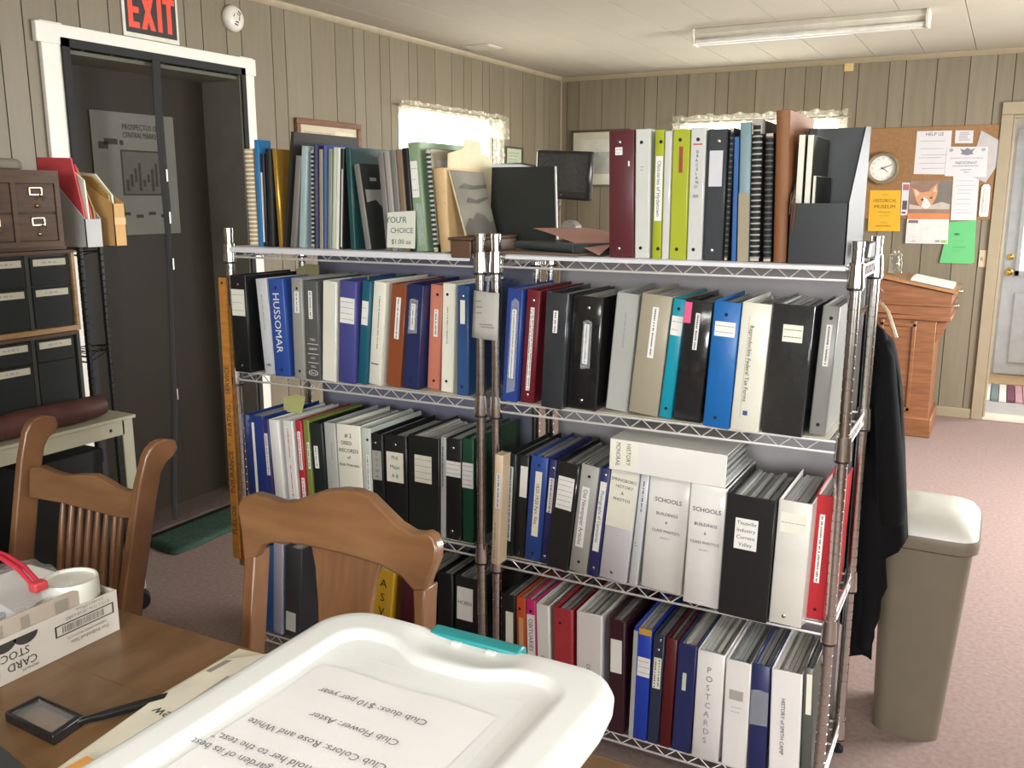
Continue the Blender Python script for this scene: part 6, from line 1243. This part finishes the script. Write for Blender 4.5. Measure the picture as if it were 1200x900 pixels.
for (x0, y0, z0, x1, y1, z1, m, lab) in ((-3.15, 1.42, 0.0, -2.9, 1.72, 0.42, M('archive_box_grey', '6a675f', rough=0.8), 'grey archive box on the floor under the cream table'), (-3.15, 1.05, 0.0, -2.8, 1.37, 0.38, M('archive_box_dark', '37342f', rough=0.8), 'dark archive box under the cream table, nearer the camera'), (-3.15, 1.76, 0.0, -2.76, 2.07, 0.62, M('added_dark_box', '1c1b19', rough=0.7), 'tall black box added to darken the right end under cream table')):  # tall black box added to cover the lit wall under the table
    bxo = empty('archive_box', ((x0 + x1) / 2, (y0 + y1) / 2, z0), lab, 'box')
    build(B(x0, y0, z0, x1, y1, z1 - 0.05), 'box_body', m, bxo, bevel=0.002); build(B(x0 - 0.004, y0 - 0.004, z1 - 0.0498, x1 + 0.004, y1 + 0.004, z1), 'box_lid', m, bxo, bevel=0.002)
gm = MB().grid([[(-3.255 + 0.27 * i / 6 + 0.006 * math.sin(j * 1.1) * (i / 6), 2.56 + 0.95 * j / 14 + 0.012 * math.sin(i), 0.009 if 0 < i < 6 and 0 < j < 14 else 0.004) for i in range(7)] for j in range(15)])
thing_mesh(gm, 'door_mat', M('mat_green', '41574b', rough=0.95, hex2='33453b', scale=60, bump=0.5, bscale=260, spec=0.1), 'dark green mat on the carpet before the black screened doorway', 'mat', smooth=60, solid=0.006)

# ------------------------------------------------------------------ oak chairs
OK = wood('chair_oak', '87603f', '6f4c30', rough=0.3, stretch=(2, 3, 10), scale=3, coat=0.3)
OKV = wood('chair_oak_upright', '80593a', '67442a', rough=0.3, stretch=(16, 3, 2), scale=3, coat=0.3)
def fr2(z, y0, z0, k): return y0 + (z - z0) * k
def chair_base(e, xc, wseat, yback, zs=0.45, depth=0.42):
    sp = rrect(xc, yback - depth / 2, wseat, depth, 0.05, 0)
    build(MB().loft([[(x, y, z) for x, y, _ in sp] for z in (zs - 0.028, zs)]), 'seat', OK, e, bevel=0.006)
    for sx in (-1, 1):
        build(MB().tube([(xc + sx * (wseat / 2 - 0.045), yback - depth + 0.05, zs - 0.028), (xc + sx * (wseat / 2 - 0.03), yback - depth + 0.035, 0.0)], [0.02, 0.014], 12), 'front_leg', OKV, e, smooth=60)
        build(MB().tube([(xc + sx * (wseat / 2 - 0.04), yback - depth + 0.05, 0.17), (xc + sx * (wseat / 2 - 0.02), yback, 0.17)], 0.011, 8), 'stretcher', OKV, e, smooth=60)
    build(MB().tube([(xc - wseat / 2 + 0.04, yback - depth + 0.045, 0.24), (xc + wseat / 2 - 0.04, yback - depth + 0.045, 0.24)], 0.011, 8), 'stretcher', OKV, e, smooth=60)
# splat-back chair
ch = empty('dining_chair', (-1.03, 1.0, 0), 'oak chair with arched crest rail and broad splat at the table', 'chair', 'oak chairs at the table')
c2 = (1.20, 0.75, 0.2)
def slab(poly, par, th, back=0.0, fn=fr2): return MB().prism(poly, 'y', 0, th, fn=lambda x, y, z: (x, fn(z, *par) + back + y, z))
build(slab(DATA['C2_CREST'], c2, 0.026), 'crest_rail', OK, ch, bevel=0.005, seg=3)
build(slab(DATA['C2_SPLAT'][:5] + [(-0.935, 0.46), (-1.03, 0.46)] + DATA['C2_SPLAT'][5:], c2, 0.012, 0.008), 'splat', OKV, ch, bevel=0.002)
for nm, P_ in (('L', DATA['C2_POSTL']), ('R', DATA['C2_POSTR'])):
    if nm == 'L': o_, i_ = [P_[0], P_[5], P_[4]], [P_[1], P_[2], P_[3]]
    else: o_, i_ = [P_[0], P_[5], P_[4]], [P_[1], P_[2], P_[3]]
    xo, xi = o_[2][0], i_[2][0]
    if nm == 'L': poly = [(P_[0][0], P_[0][1] + 0.008), (o_[1][0], o_[1][1]), (xo, o_[2][1]), (xo, 0.45), (xi, 0.45), (xi, i_[2][1]), (P_[2][0], P_[2][1]), (P_[1][0], P_[1][1] + 0.008)]
    else: poly = [(P_[0][0], P_[0][1]), (o_[1][0], o_[1][1]), (xo, o_[2][1]), (xo, 0.45), (xi, 0.45), (xi, i_[2][1]), (P_[2][0], P_[2][1]), (P_[1][0], P_[1][1])]
    build(slab(poly, c2, 0.044, 0.0006), 'back_post', OKV, ch, bevel=0.003)
    xm = (xo + xi) / 2; yb = fr2(0.45, *c2)
    build(MB().loft([[(xm - w, yy, zz), (xm + w, yy, zz), (xm + w, yy + 0.044, zz), (xm - w, yy + 0.044, zz)] for zz, yy, w in ((0.45, yb, 0.012), (0.25, yb + 0.005, 0.013), (0.0, yb + 0.05, 0.012))]), 'rear_leg', OKV, ch)
chair_base(ch, -1.025, 0.40, fr2(0.45, *c2) + 0.01)
# spindle-back chair
cs = empty('dining_chair', (-1.86, 1.1, 0), 'oak chair with curled post tops and row of spindles', 'chair', 'oak chairs at the table')
c1_ = (1.33, 0.85, 0.2)
build(slab(DATA['C1_RAIL'], c1_, 0.022, 0.012), 'crest_rail', OK, cs, bevel=0.004, seg=3)
for P_, sgn in ((DATA['C1_POSTL'], -1), (DATA['C1_POSTR'], 1)):
    pts_ = list(P_) + [(P_[-1][0] + (0.0), 0.43)]
    w = 0.0115; loops = []
    # post profile: front edge follows the raked back, top curls to the rear
    prof = [(0.0, 0.45), (0.0, 0.62)] + [(0.0, z) for z in (0.70, 0.78, 0.86)] + [(0.002, P_[0][1] - 0.03), (0.008, P_[0][1] - 0.012), (0.022, P_[0][1]), (0.045, P_[0][1] + 0.003), (0.078, P_[0][1] - 0.006), (0.092, P_[0][1] - 0.028), (0.086, P_[0][1] - 0.046), (0.068, P_[0][1] - 0.056), (0.060, P_[0][1] - 0.078), (0.058, 0.80), (0.058, 0.62), (0.058, 0.45)]
    def xat(z):
        q = sorted(pts_, key=lambda p: p[1])
        for (xa, za), (xb, zb) in zip(q, q[1:]):
            if z <= zb: return xa + (xb - xa) * (z - za) / (zb - za)
        return q[-1][0]
    mb = MB(); n = len(prof)
    vs = [(xat(z) + dx, fr2(z, *c1_) + d, z) for dx in (-w, w) for d, z in prof]
    mb.add(vs, [tuple(range(n)), tuple(range(2 * n - 1, n - 1, -1))] + [(i, i + n, (i + 1) % n + n, (i + 1) % n) for i in range(n)])
    build(mb, 'back_post', OKV, cs, bevel=0.004, seg=2)
    xm = xat(0.45); yb = fr2(0.45, *c1_)
    build(MB().loft([[(xm - w, yy, zz), (xm + w, yy, zz), (xm + w, yy + 0.056, zz), (xm - w, yy + 0.056, zz)] for zz, yy in ((0.4499, yb), (0.25, yb + 0.005), (0.0, yb + 0.05))]), 'rear_leg', OKV, cs)
for (a, b_) in DATA['C1_SPIN']:
    def sp(z):
        x = a[0] + (b_[0] - a[0]) * (z - a[1]) / (b_[1] - a[1]); return (x, fr2(z, *c1_) + 0.022, z)
    zz = [0.56, 0.60, 0.64, 0.68, 0.72, 0.76, a[1] + 0.025]
    build(MB().tube([sp(z) for z in zz], [0.0055, 0.0075, 0.0085, 0.0085, 0.008, 0.0065, 0.0055], 10), 'spindle', OKV, cs, smooth=60)
build(slab([(-2.085, 0.53), (-1.69, 0.53), (-1.69, 0.565), (-2.085, 0.565)], c1_, 0.02, 0.012), 'lower_rail', OK, cs, bevel=0.003)
chair_base(cs, -1.885, 0.42, fr2(0.45, *c1_) + 0.02)

# ------------------------------------------------------------------ table in front and the things on it
TW = wood('table_oak', '7e5e3d', '644728', rough=0.35, stretch=(3, 1, 1), scale=7, coat=0.25)
TZ = 0.74
tb = empty('dining_table', (-0.9, 0.35, 0), 'worn honey oak table in front of the chairs', 'table')
for k in range(7): build(B(-2.15, -0.25 + 0.186 * k, TZ - 0.028, -0.325, -0.25 + 0.186 * (k + 1) - 0.0001, TZ), 'top_board', TW, tb, org=(-0.9, 0.35, 0), bevel=0.0 if k < 6 else 0.004)
build(B(-2.05, 0.93, TZ - 0.11, -0.36, 0.95, TZ - 0.0285), 'apron', TW, tb); build(B(-2.05, -0.15, TZ - 0.11, -0.36, -0.13, TZ - 0.0285), 'apron', TW, tb)
for x0, y0 in ((-2.08, 0.88), (-0.40, 0.88), (-2.08, -0.17), (-0.40, -0.17)): build(B(x0, y0, 0, x0 + 0.06, y0 + 0.06, TZ - 0.0285), 'leg', TW, tb, bevel=0.006)
# card stock carton tray
CT = M('carton_white', 'cfc8bd', rough=0.7, var=0.03); CTK = M('carton_inside', 'b9ac9c', rough=0.8, var=0.05)
bx = empty('carton_tray', (-1.43, 0.85, TZ), 'white card stock carton tray, upside down print, on the oak table', 'box')
x1, x0, y0, y1, zb, zt = -1.32, -1.56, 0.66, 0.994, TZ + 0.0006, 0.816
build(B(x1 - 0.003, y0, zb, x1, y1, zt), 'front_side', CT, bx); build(B(x0, y1 - 0.003, zb, x1 - 0.003, y1, zt), 'end_side', CT, bx)
build(B(x0, y0, zb, x0 + 0.003, y1 - 0.003, zt), 'rear_side', CT, bx); build(B(x0 + 0.003, y0, zb, x1 - 0.003, y0 + 0.003, zt), 'end_side', CT, bx); build(B(x0 + 0.003, y0 + 0.003, zb, x1 - 0.003, y1 - 0.003, zb + 0.003), 'bottom', CTK, bx)
fl_ = MB().prism([(0.60, 0.79), (0.928, 0.79), (0.93, 0.838), (0.915, 0.843), (0.60, 0.843)], 'x', x1 - 0.009, x1 - 0.006)
for a, b_ in ((0.905, 0.88), (0.835, 0.82), (0.79, 0.775), (0.74, 0.72)): fl_.quad((x1 - 0.0055, b_, 0.815), (x1 - 0.0055, a, 0.815), (x1 - 0.0055, a, 0.836), (x1 - 0.0055, b_, 0.836), 1)
build(fl_, 'inner_flap', [CTK, M('carton_tape', 'a0968a', rough=0.6)], bx)
t = MB(); xf = x1 + 0.0006; UX, UZ = (0, -1, 0), (0, 0, -1)
t.text('CARD', (xf, 0.812, 0.763), UX, UZ, 0.019, 0); t.text('STOCK', (xf, 0.795, 0.782), UX, UZ, 0.019, 0); t.text('PREMIUM', (xf, 0.825, 0.751), UX, UZ, 0.007, 1)
t.text('For Individual Sale', (xf, 0.935, 0.759), UX, UZ, 0.010, 1); t.text('NEENAH PAPER PRODUCTS', (xf, 0.93, 0.769), UX, UZ, 0.006, 1); t.text('8 1/2 x 11 in - 65 LB CARD', (xf, 0.935, 0.803), UX, UZ, 0.0075, 1, 0.09); t.text('216 mm x 279 mm', (xf, 0.94, 0.8115), UX, UZ, 0.007, 1, 0.08)
for za, zc, ya, yb in ((0.777, 0.779, 0.872, 0.985), (0.795, 0.797, 0.872, 0.985), (0.777, 0.797, 0.872, 0.875), (0.777, 0.797, 0.982, 0.985)): t.quad((xf, ya, za), (xf, yb, za), (xf, yb, zc), (xf, ya, zc), 0)
r_ = random.Random(5); yy = 0.885
while yy < 0.965:
    w_ = r_.choice((0.0008, 0.0016, 0.0024)); t.quad((xf, yy, 0.781), (xf, yy + w_, 0.781), (xf, yy + w_, 0.793), (xf, yy, 0.793), 1); yy += w_ + r_.choice((0.001, 0.002))
for yc_ in (0.822, 0.785): t.add([(xf, yc_ + 0.021 * math.cos(a), 0.808 - 0.016 * math.sin(a)) for a in [PI * q / 10 for q in range(11)]], [tuple(range(11))], 0)
t.add([(xf, 0.752 + a, 0.762 + b_) for a, b_ in ((-0.02, -0.014), (0.02, -0.014), (0.022, 0.0), (0.02, 0.016), (-0.02, 0.016))], [tuple(range(5))], 0); t.text('2', (xf + 0.0003, 0.755, 0.762), UX, UZ, 0.02, 2)
build(t, 'print', [M('carton_ink', '3b3836', rough=0.8), M('carton_ink_grey', '8a847d', rough=0.8), CT], bx)
cpz = 0.7445
jp = empty('round_tub', (-1.375, 0.93, 0.745), 'round white lidded tub standing in the card stock carton', 'tub')
TUB = M('tub_white_plastic', 'e2e2d8', rough=0.3, var=0.02)
build(MB().lathe([(0.040, 0.0), (0.042, 0.01), (0.043, 0.068), (0.0, 0.07)], 32, c=(-1.369, 0.942, cpz)), 'tub_body', TUB, jp, smooth=40)
build(MB().lathe([(0.0445, 0.066), (0.046, 0.068), (0.046, 0.100), (0.0445, 0.104), (0.0415, 0.1035), (0.040, 0.099), (0.0, 0.099)], 36, c=(-1.369, 0.942, cpz)), 'tub_lid', TUB, jp, smooth=40)
# zip bag
BAGM = bpy.data.materials.new('clear_bag'); BAGM.use_nodes = True
_n = BAGM.node_tree.nodes; _p = _n['Principled BSDF']; _p.inputs['Base Color'].default_value = (0.9, 0.91, 0.93, 1); _p.inputs['Roughness'].default_value = 0.12; _p.inputs['Alpha'].default_value = 0.25
bg = empty('zip_bag', (-1.45, 0.83, 0.745), 'clear zip bag with red zip strip in the card stock carton', 'bag')
rows_ = []
for j in range(11):
    v = j / 10.0
    rows_.append([(-1.552 + 0.215 * i / 12, 0.69 + 0.275 * v - 0.03 * v * (i / 12.0), 0.795 + 0.072 * math.sin(PI * (0.05 + 0.62 * v)) * math.sin(PI * (0.12 + 0.72 * i / 12.0)) ** 0.6 + 0.010 * math.sin(i * 1.9 + j * 1.3) * (1 - v * 0.6)) for i in range(13)])
build(MB().grid(rows_), 'bag_film', BAGM, bg, smooth=70)
zs_ = MB()
for d_ in (0.0, 0.011): zs_.tube([(-1.555, 0.918 + d_, 0.866), (-1.50, 0.908 + d_, 0.870), (-1.43, 0.893 + d_, 0.868), (-1.362, 0.872 + d_, 0.860)], 0.0042, 8)
build(zs_, 'zip_strip', M('zip_red', 'e0354f', rough=0.35), bg, smooth=60)
build(B(-1.370, 0.866, 0.852, -1.350, 0.890, 0.868), 'zip_slider', M('zip_slider_red', 'd2464e', rough=0.4), bg, bevel=0.003)
cn = MB()
for k, (x, y, z, a) in enumerate(((-1.50, 0.74, 0.765, 0.3), (-1.43, 0.78, 0.77, -0.5), (-1.46, 0.82, 0.79, 0.9), (-1.40, 0.72, 0.762, 0.1), (-1.48, 0.86, 0.78, -0.2))):
    T = Matrix.Translation((x, y, z)) @ Matrix.Rotation(a, 4, 'Z') @ Matrix.Rotation(0.3 * math.sin(k * 2), 4, 'X')
    build(MB().box(-0.05, -0.03, -0.006, 0.05, 0.03, 0.012, T=T), 'bag_content', M(('contents_grey', 'contents_white', 'contents_dark')[k % 3], ('8b8a90', 'd9d9de', '4b4a50')[k % 3], rough=0.4), bg, bevel=0.004)
# newspapers sticking out under the tote
NP = M('newsprint', 'd3cbb2', rough=0.9, var=0.03)
for k, (dx, ang, m, lab) in enumerate(((0.0, 0.03, NP, 'folded yellowed newspaper lowest under the tote edge'), (0.012, -0.02, M('newsprint_pale', 'dcd6c2', rough=0.9), 'paler folded newspaper on top of the yellowed one'))):
    z0 = TZ + 0.0008 + 0.006 * k
    q = [(-1.04 + dx, 0.62, z0), (-0.72, 0.60, z0), (-0.70, 1.02, z0), (-1.02 + dx, 1.04, z0), (-1.075 + dx, 1.035 - 0.05 * k, z0), (-1.075 + dx, 0.87 - 0.03 * k, z0)]
    nw = build(card(q, (0, 0, 1), 0.0055), 'newspaper', m, bevel=0.001); tag(nw, lab, 'newspaper', 'newspapers under the tote')
    if k == 1:
        t = MB(); zz = z0 + 0.0062
        t.text('Review', (-0.998, 0.822, zz), (-0.995, 0.1, 0), (-0.1, -0.995, 0), 0.03, 0)
        for i in range(5): t.quad((-1.01 + 0.006 * i, 0.86 + 0.004 * i, zz), (-1.006 + 0.006 * i, 0.86 + 0.004 * i, zz), (-1.012 + 0.006 * i, 0.95, zz), (-1.016 + 0.006 * i, 0.95, zz), 1)
        t.quad((-1.058, 0.945, zz), (-1.048, 0.945, zz), (-1.046, 0.99, zz), (-1.056, 0.985, zz), 1)
        build(t, 'print', [M('news_ink', '3c3a36', rough=0.9), M('news_ink_grey', '8f8a7e', rough=0.9)], nw)
thing_mesh(card([(-1.03, 0.55, TZ + 0.014), (-0.75, 0.55, TZ + 0.014), (-0.75, 0.70, TZ + 0.014), (-1.02, 0.70, TZ + 0.014)], (0, 0, 1), 0.004), 'envelope', M('envelope_orange', 'd99a4e', rough=0.8), 'orange envelope poking out beside the newspapers', 'envelope')
thing_mesh(card([(-1.5, 0.55, TZ + 0.0006), (-1.05, 0.55, TZ + 0.0006), (-1.05, 0.645, TZ + 0.0006), (-1.165, 0.668, TZ + 0.0006), (-1.5, 0.66, TZ + 0.0006)], (0, 0, 1), 0.012), 'notebook', M('notebook_slate', '3a3c3e', rough=0.5), 'dark slate notebook at the near edge below the magnifier', 'notebook', bevel=0.002)
# magnifier
mg = empty('magnifier', (-1.165, 0.745, TZ), 'black square-framed magnifying glass lying on the oak table', 'magnifier')
Q = [Vector((-1.222, 0.716, 0)), Vector((-1.104, 0.71, 0)), Vector((-1.113, 0.766, 0)), Vector((-1.222, 0.77, 0))]
cen = sum(Q, Vector()) / 4; inn_ = [cen + (p - cen) * 0.82 for p in Q]
def lift(p, z): return (p.x, p.y, TZ + z)
mb = MB(); vs = [lift(p, 0.0005) for p in Q] + [lift(p, 0.0165) for p in Q] + [lift(p, 0.0165) for p in inn_] + [lift(p, 0.0005) for p in inn_]
mb.add(vs, [(a + i, a + (i + 1) % 4, b_ + (i + 1) % 4, b_ + i) for a, b_ in ((0, 4), (4, 8), (8, 12), (12, 0)) for i in range(4)])
build(mb, 'lens_frame', M('magnifier_black', '17181a', rough=0.35), mg, bevel=0.003)
LG = bpy.data.materials.new('lens_glass'); LG.use_nodes = True; pl = LG.node_tree.nodes['Principled BSDF']; pl.inputs['Base Color'].default_value = (0.9, 0.88, 0.84, 1); pl.inputs['Roughness'].default_value = 0.05; pl.inputs['Alpha'].default_value = 0.12
build(MB().loft([[lift(p, z) for p in inn_] for z in (0.010, 0.0135)]), 'lens', LG, mg)
build(MB().loft([[(-1.115 + 0.06 * s_ - 0.3 * w_, 0.757 + 0.108 * s_ + w_ * 0.5, TZ + zz) for w_, zz in ((-0.014 * f_, 0.004), (0.014 * f_, 0.004), (0.014 * f_, 0.014), (-0.014 * f_, 0.014))] for s_, f_ in ((0, 0.7), (0.15, 0.6), (0.3, 1.0), (1.0, 1.1))]), 'handle', M('magnifier_black'), mg, bevel=0.003)
# storage tote
tt_ = empty('storage_tote', (-0.49, 0.55, TZ), 'translucent storage tote with white lid and teal latch on the table', 'tote')
TL = M('tote_lid_white', 'dcddda', rough=0.5, var=0.01, scale=6); TBD = M('tote_body_translucent', 'b5b6b4', rough=0.4, var=0.04)
LXC, LYC, LW, LD = -0.4925, 0.545, 0.376, 0.575
N_ = 12
def ring(inset, z, dip=0.0, notch=0.0, r=0.055):
    out = []
    for x, y, _ in rrect(LXC, LYC, LW - 2 * inset, LD - 2 * inset, max(0.015, r - inset * 0.45), 0, N_): out.append([x, y, z])
    # subdivide the long sides so the latch pocket can bend them
    fin = []
    for i, p in enumerate(out):
        q = out[(i + 1) % len(out)]; fin.append(p)
        if i % (N_ + 1) == N_:
            for k in range(1, 24): fin.append([p[0] + (q[0] - p[0]) * k / 24, p[1] + (q[1] - p[1]) * k / 24, z])
    for p in fin:
        for yside, sg in ((LYC + LD / 2, 1), (LYC - LD / 2, -1)):
            if abs(p[1] - yside) < inset + 0.02:
                g = math.exp(-((p[0] + 0.49) / 0.062) ** 4)
                p[1] -= sg * notch * g; p[2] -= dip * g
    return [tuple(p) for p in fin]
loops_ = [ring(0.013, 0.950), ring(0.010, 0.951), ring(0.001, 0.975), ring(0.0, 0.988, 0.003), ring(0.0035, 0.9965, 0.004), ring(0.010, 0.9995, 0.006), ring(0.018, 1.0, 0.010, 0.002), ring(0.036, 1.0, 0.010, 0.010), ring(0.040, 1.0002, 0.001, 0.022), ring(0.047, 1.0, 0.0, 0.025), ring(0.054, 0.9945, 0, 0.026), ring(0.058, 0.9935, 0, 0.026), ring(0.10, 0.9932, 0, 0.02), ring(0.17, 0.993, 0, 0)]
build(MB().loft(loops_, capa=False), 'lid', TL, tt_, smooth=50)
bl = [rrect(LXC, LYC, LW - 0.05 - 2 * t_, LD - 0.05 - 2 * t_, 0.04, z, N_) for z, t_ in ((TZ + 0.020, 0.022), (TZ + 0.024, 0.018), (0.93, 0.003), (0.945, 0.002), (0.947, -0.004), (0.968, -0.004))]
build(MB().loft(bl), 'tote_body', TBD, tt_, smooth=50)
TEAL = M('latch_teal', '23888a', rough=0.35, var=0.02)
for yy, sg in ((LYC + LD / 2, 1), (LYC - LD / 2, -1)):
    prf = [(yy - sg * 0.012, 0.997), (yy + sg * 0.002, 1.0), (yy + sg * 0.010, 0.996), (yy + sg * 0.014, 0.98), (yy + sg * 0.014, 0.93), (yy + sg * 0.008, 0.93), (yy + sg * 0.007, 0.985), (yy - sg * 0.012, 0.991)]
    build(MB().prism(prf, 'x', -0.548, -0.432), 'latch', TEAL, tt_, bevel=0.002)
    for xx in (-0.515, -0.47): build(B(xx, min(yy - sg * 0.018, yy - sg * 0.012), 0.9905, xx + 0.012, max(yy - sg * 0.018, yy - sg * 0.012), 0.9945), 'latch_tab', TL, tt_, bevel=0.001)
# notice lying on the lid
nt = MB().grid([[(-0.612 + 0.218 * i / 10, 0.43 + 0.276 * j / 10, 0.9938 + 0.0008 * (1 + math.sin(i * 1.1 + j * 0.6)) ) for i in range(11)] for j in range(11)])
no = build(nt, 'notice', M('notice_paper', 'dedcda', rough=0.6, var=0.01), smooth=60); tag(no, 'white club dues notice lying upside down on the tote lid', 'notice')
t = MB(); zz = 0.9961; NX, NY = (-1, 0, 0), (0, -1, 0)
def nline(s_, xr, y, sz):
    w_ = text_geo(s_)[2] * sz; t.text(s_, (xr - w_ / 2, y, zz), NX, NY, sz)
nline('Club dues: $10 per year', -0.447, 0.661, 0.0135); nline('Club Flower: Aster', -0.452, 0.621, 0.0135); nline('Club Colors: Rose and White', -0.44, 0.585, 0.0135)
nline('and hold her to the test,"', -0.475, 0.552, 0.0135); nline('"Give the garden of its best', -0.475, 0.535, 0.0135); nline('Club Motto:', -0.44, 0.51, 0.0135)
build(t, 'lettering', [M('notice_ink', '3a3836', rough=0.7)], no)
SLV = bpy.data.materials.new('page_sleeve'); SLV.use_nodes = True; pv = SLV.node_tree.nodes['Principled BSDF']; pv.inputs['Roughness'].default_value = 0.15; pv.inputs['Alpha'].default_value = 0.14; pv.inputs['Base Color'].default_value = (0.92, 0.92, 0.92, 1)
so = build(MB().grid([[(-0.628 + 0.25 * i / 10, 0.42 + 0.315 * j / 10, 0.9972 + 0.0006 * math.sin(i * 0.9 + j * 1.1)) for i in range(11)] for j in range(11)]), 'page_sleeve', SLV, no, smooth=60)
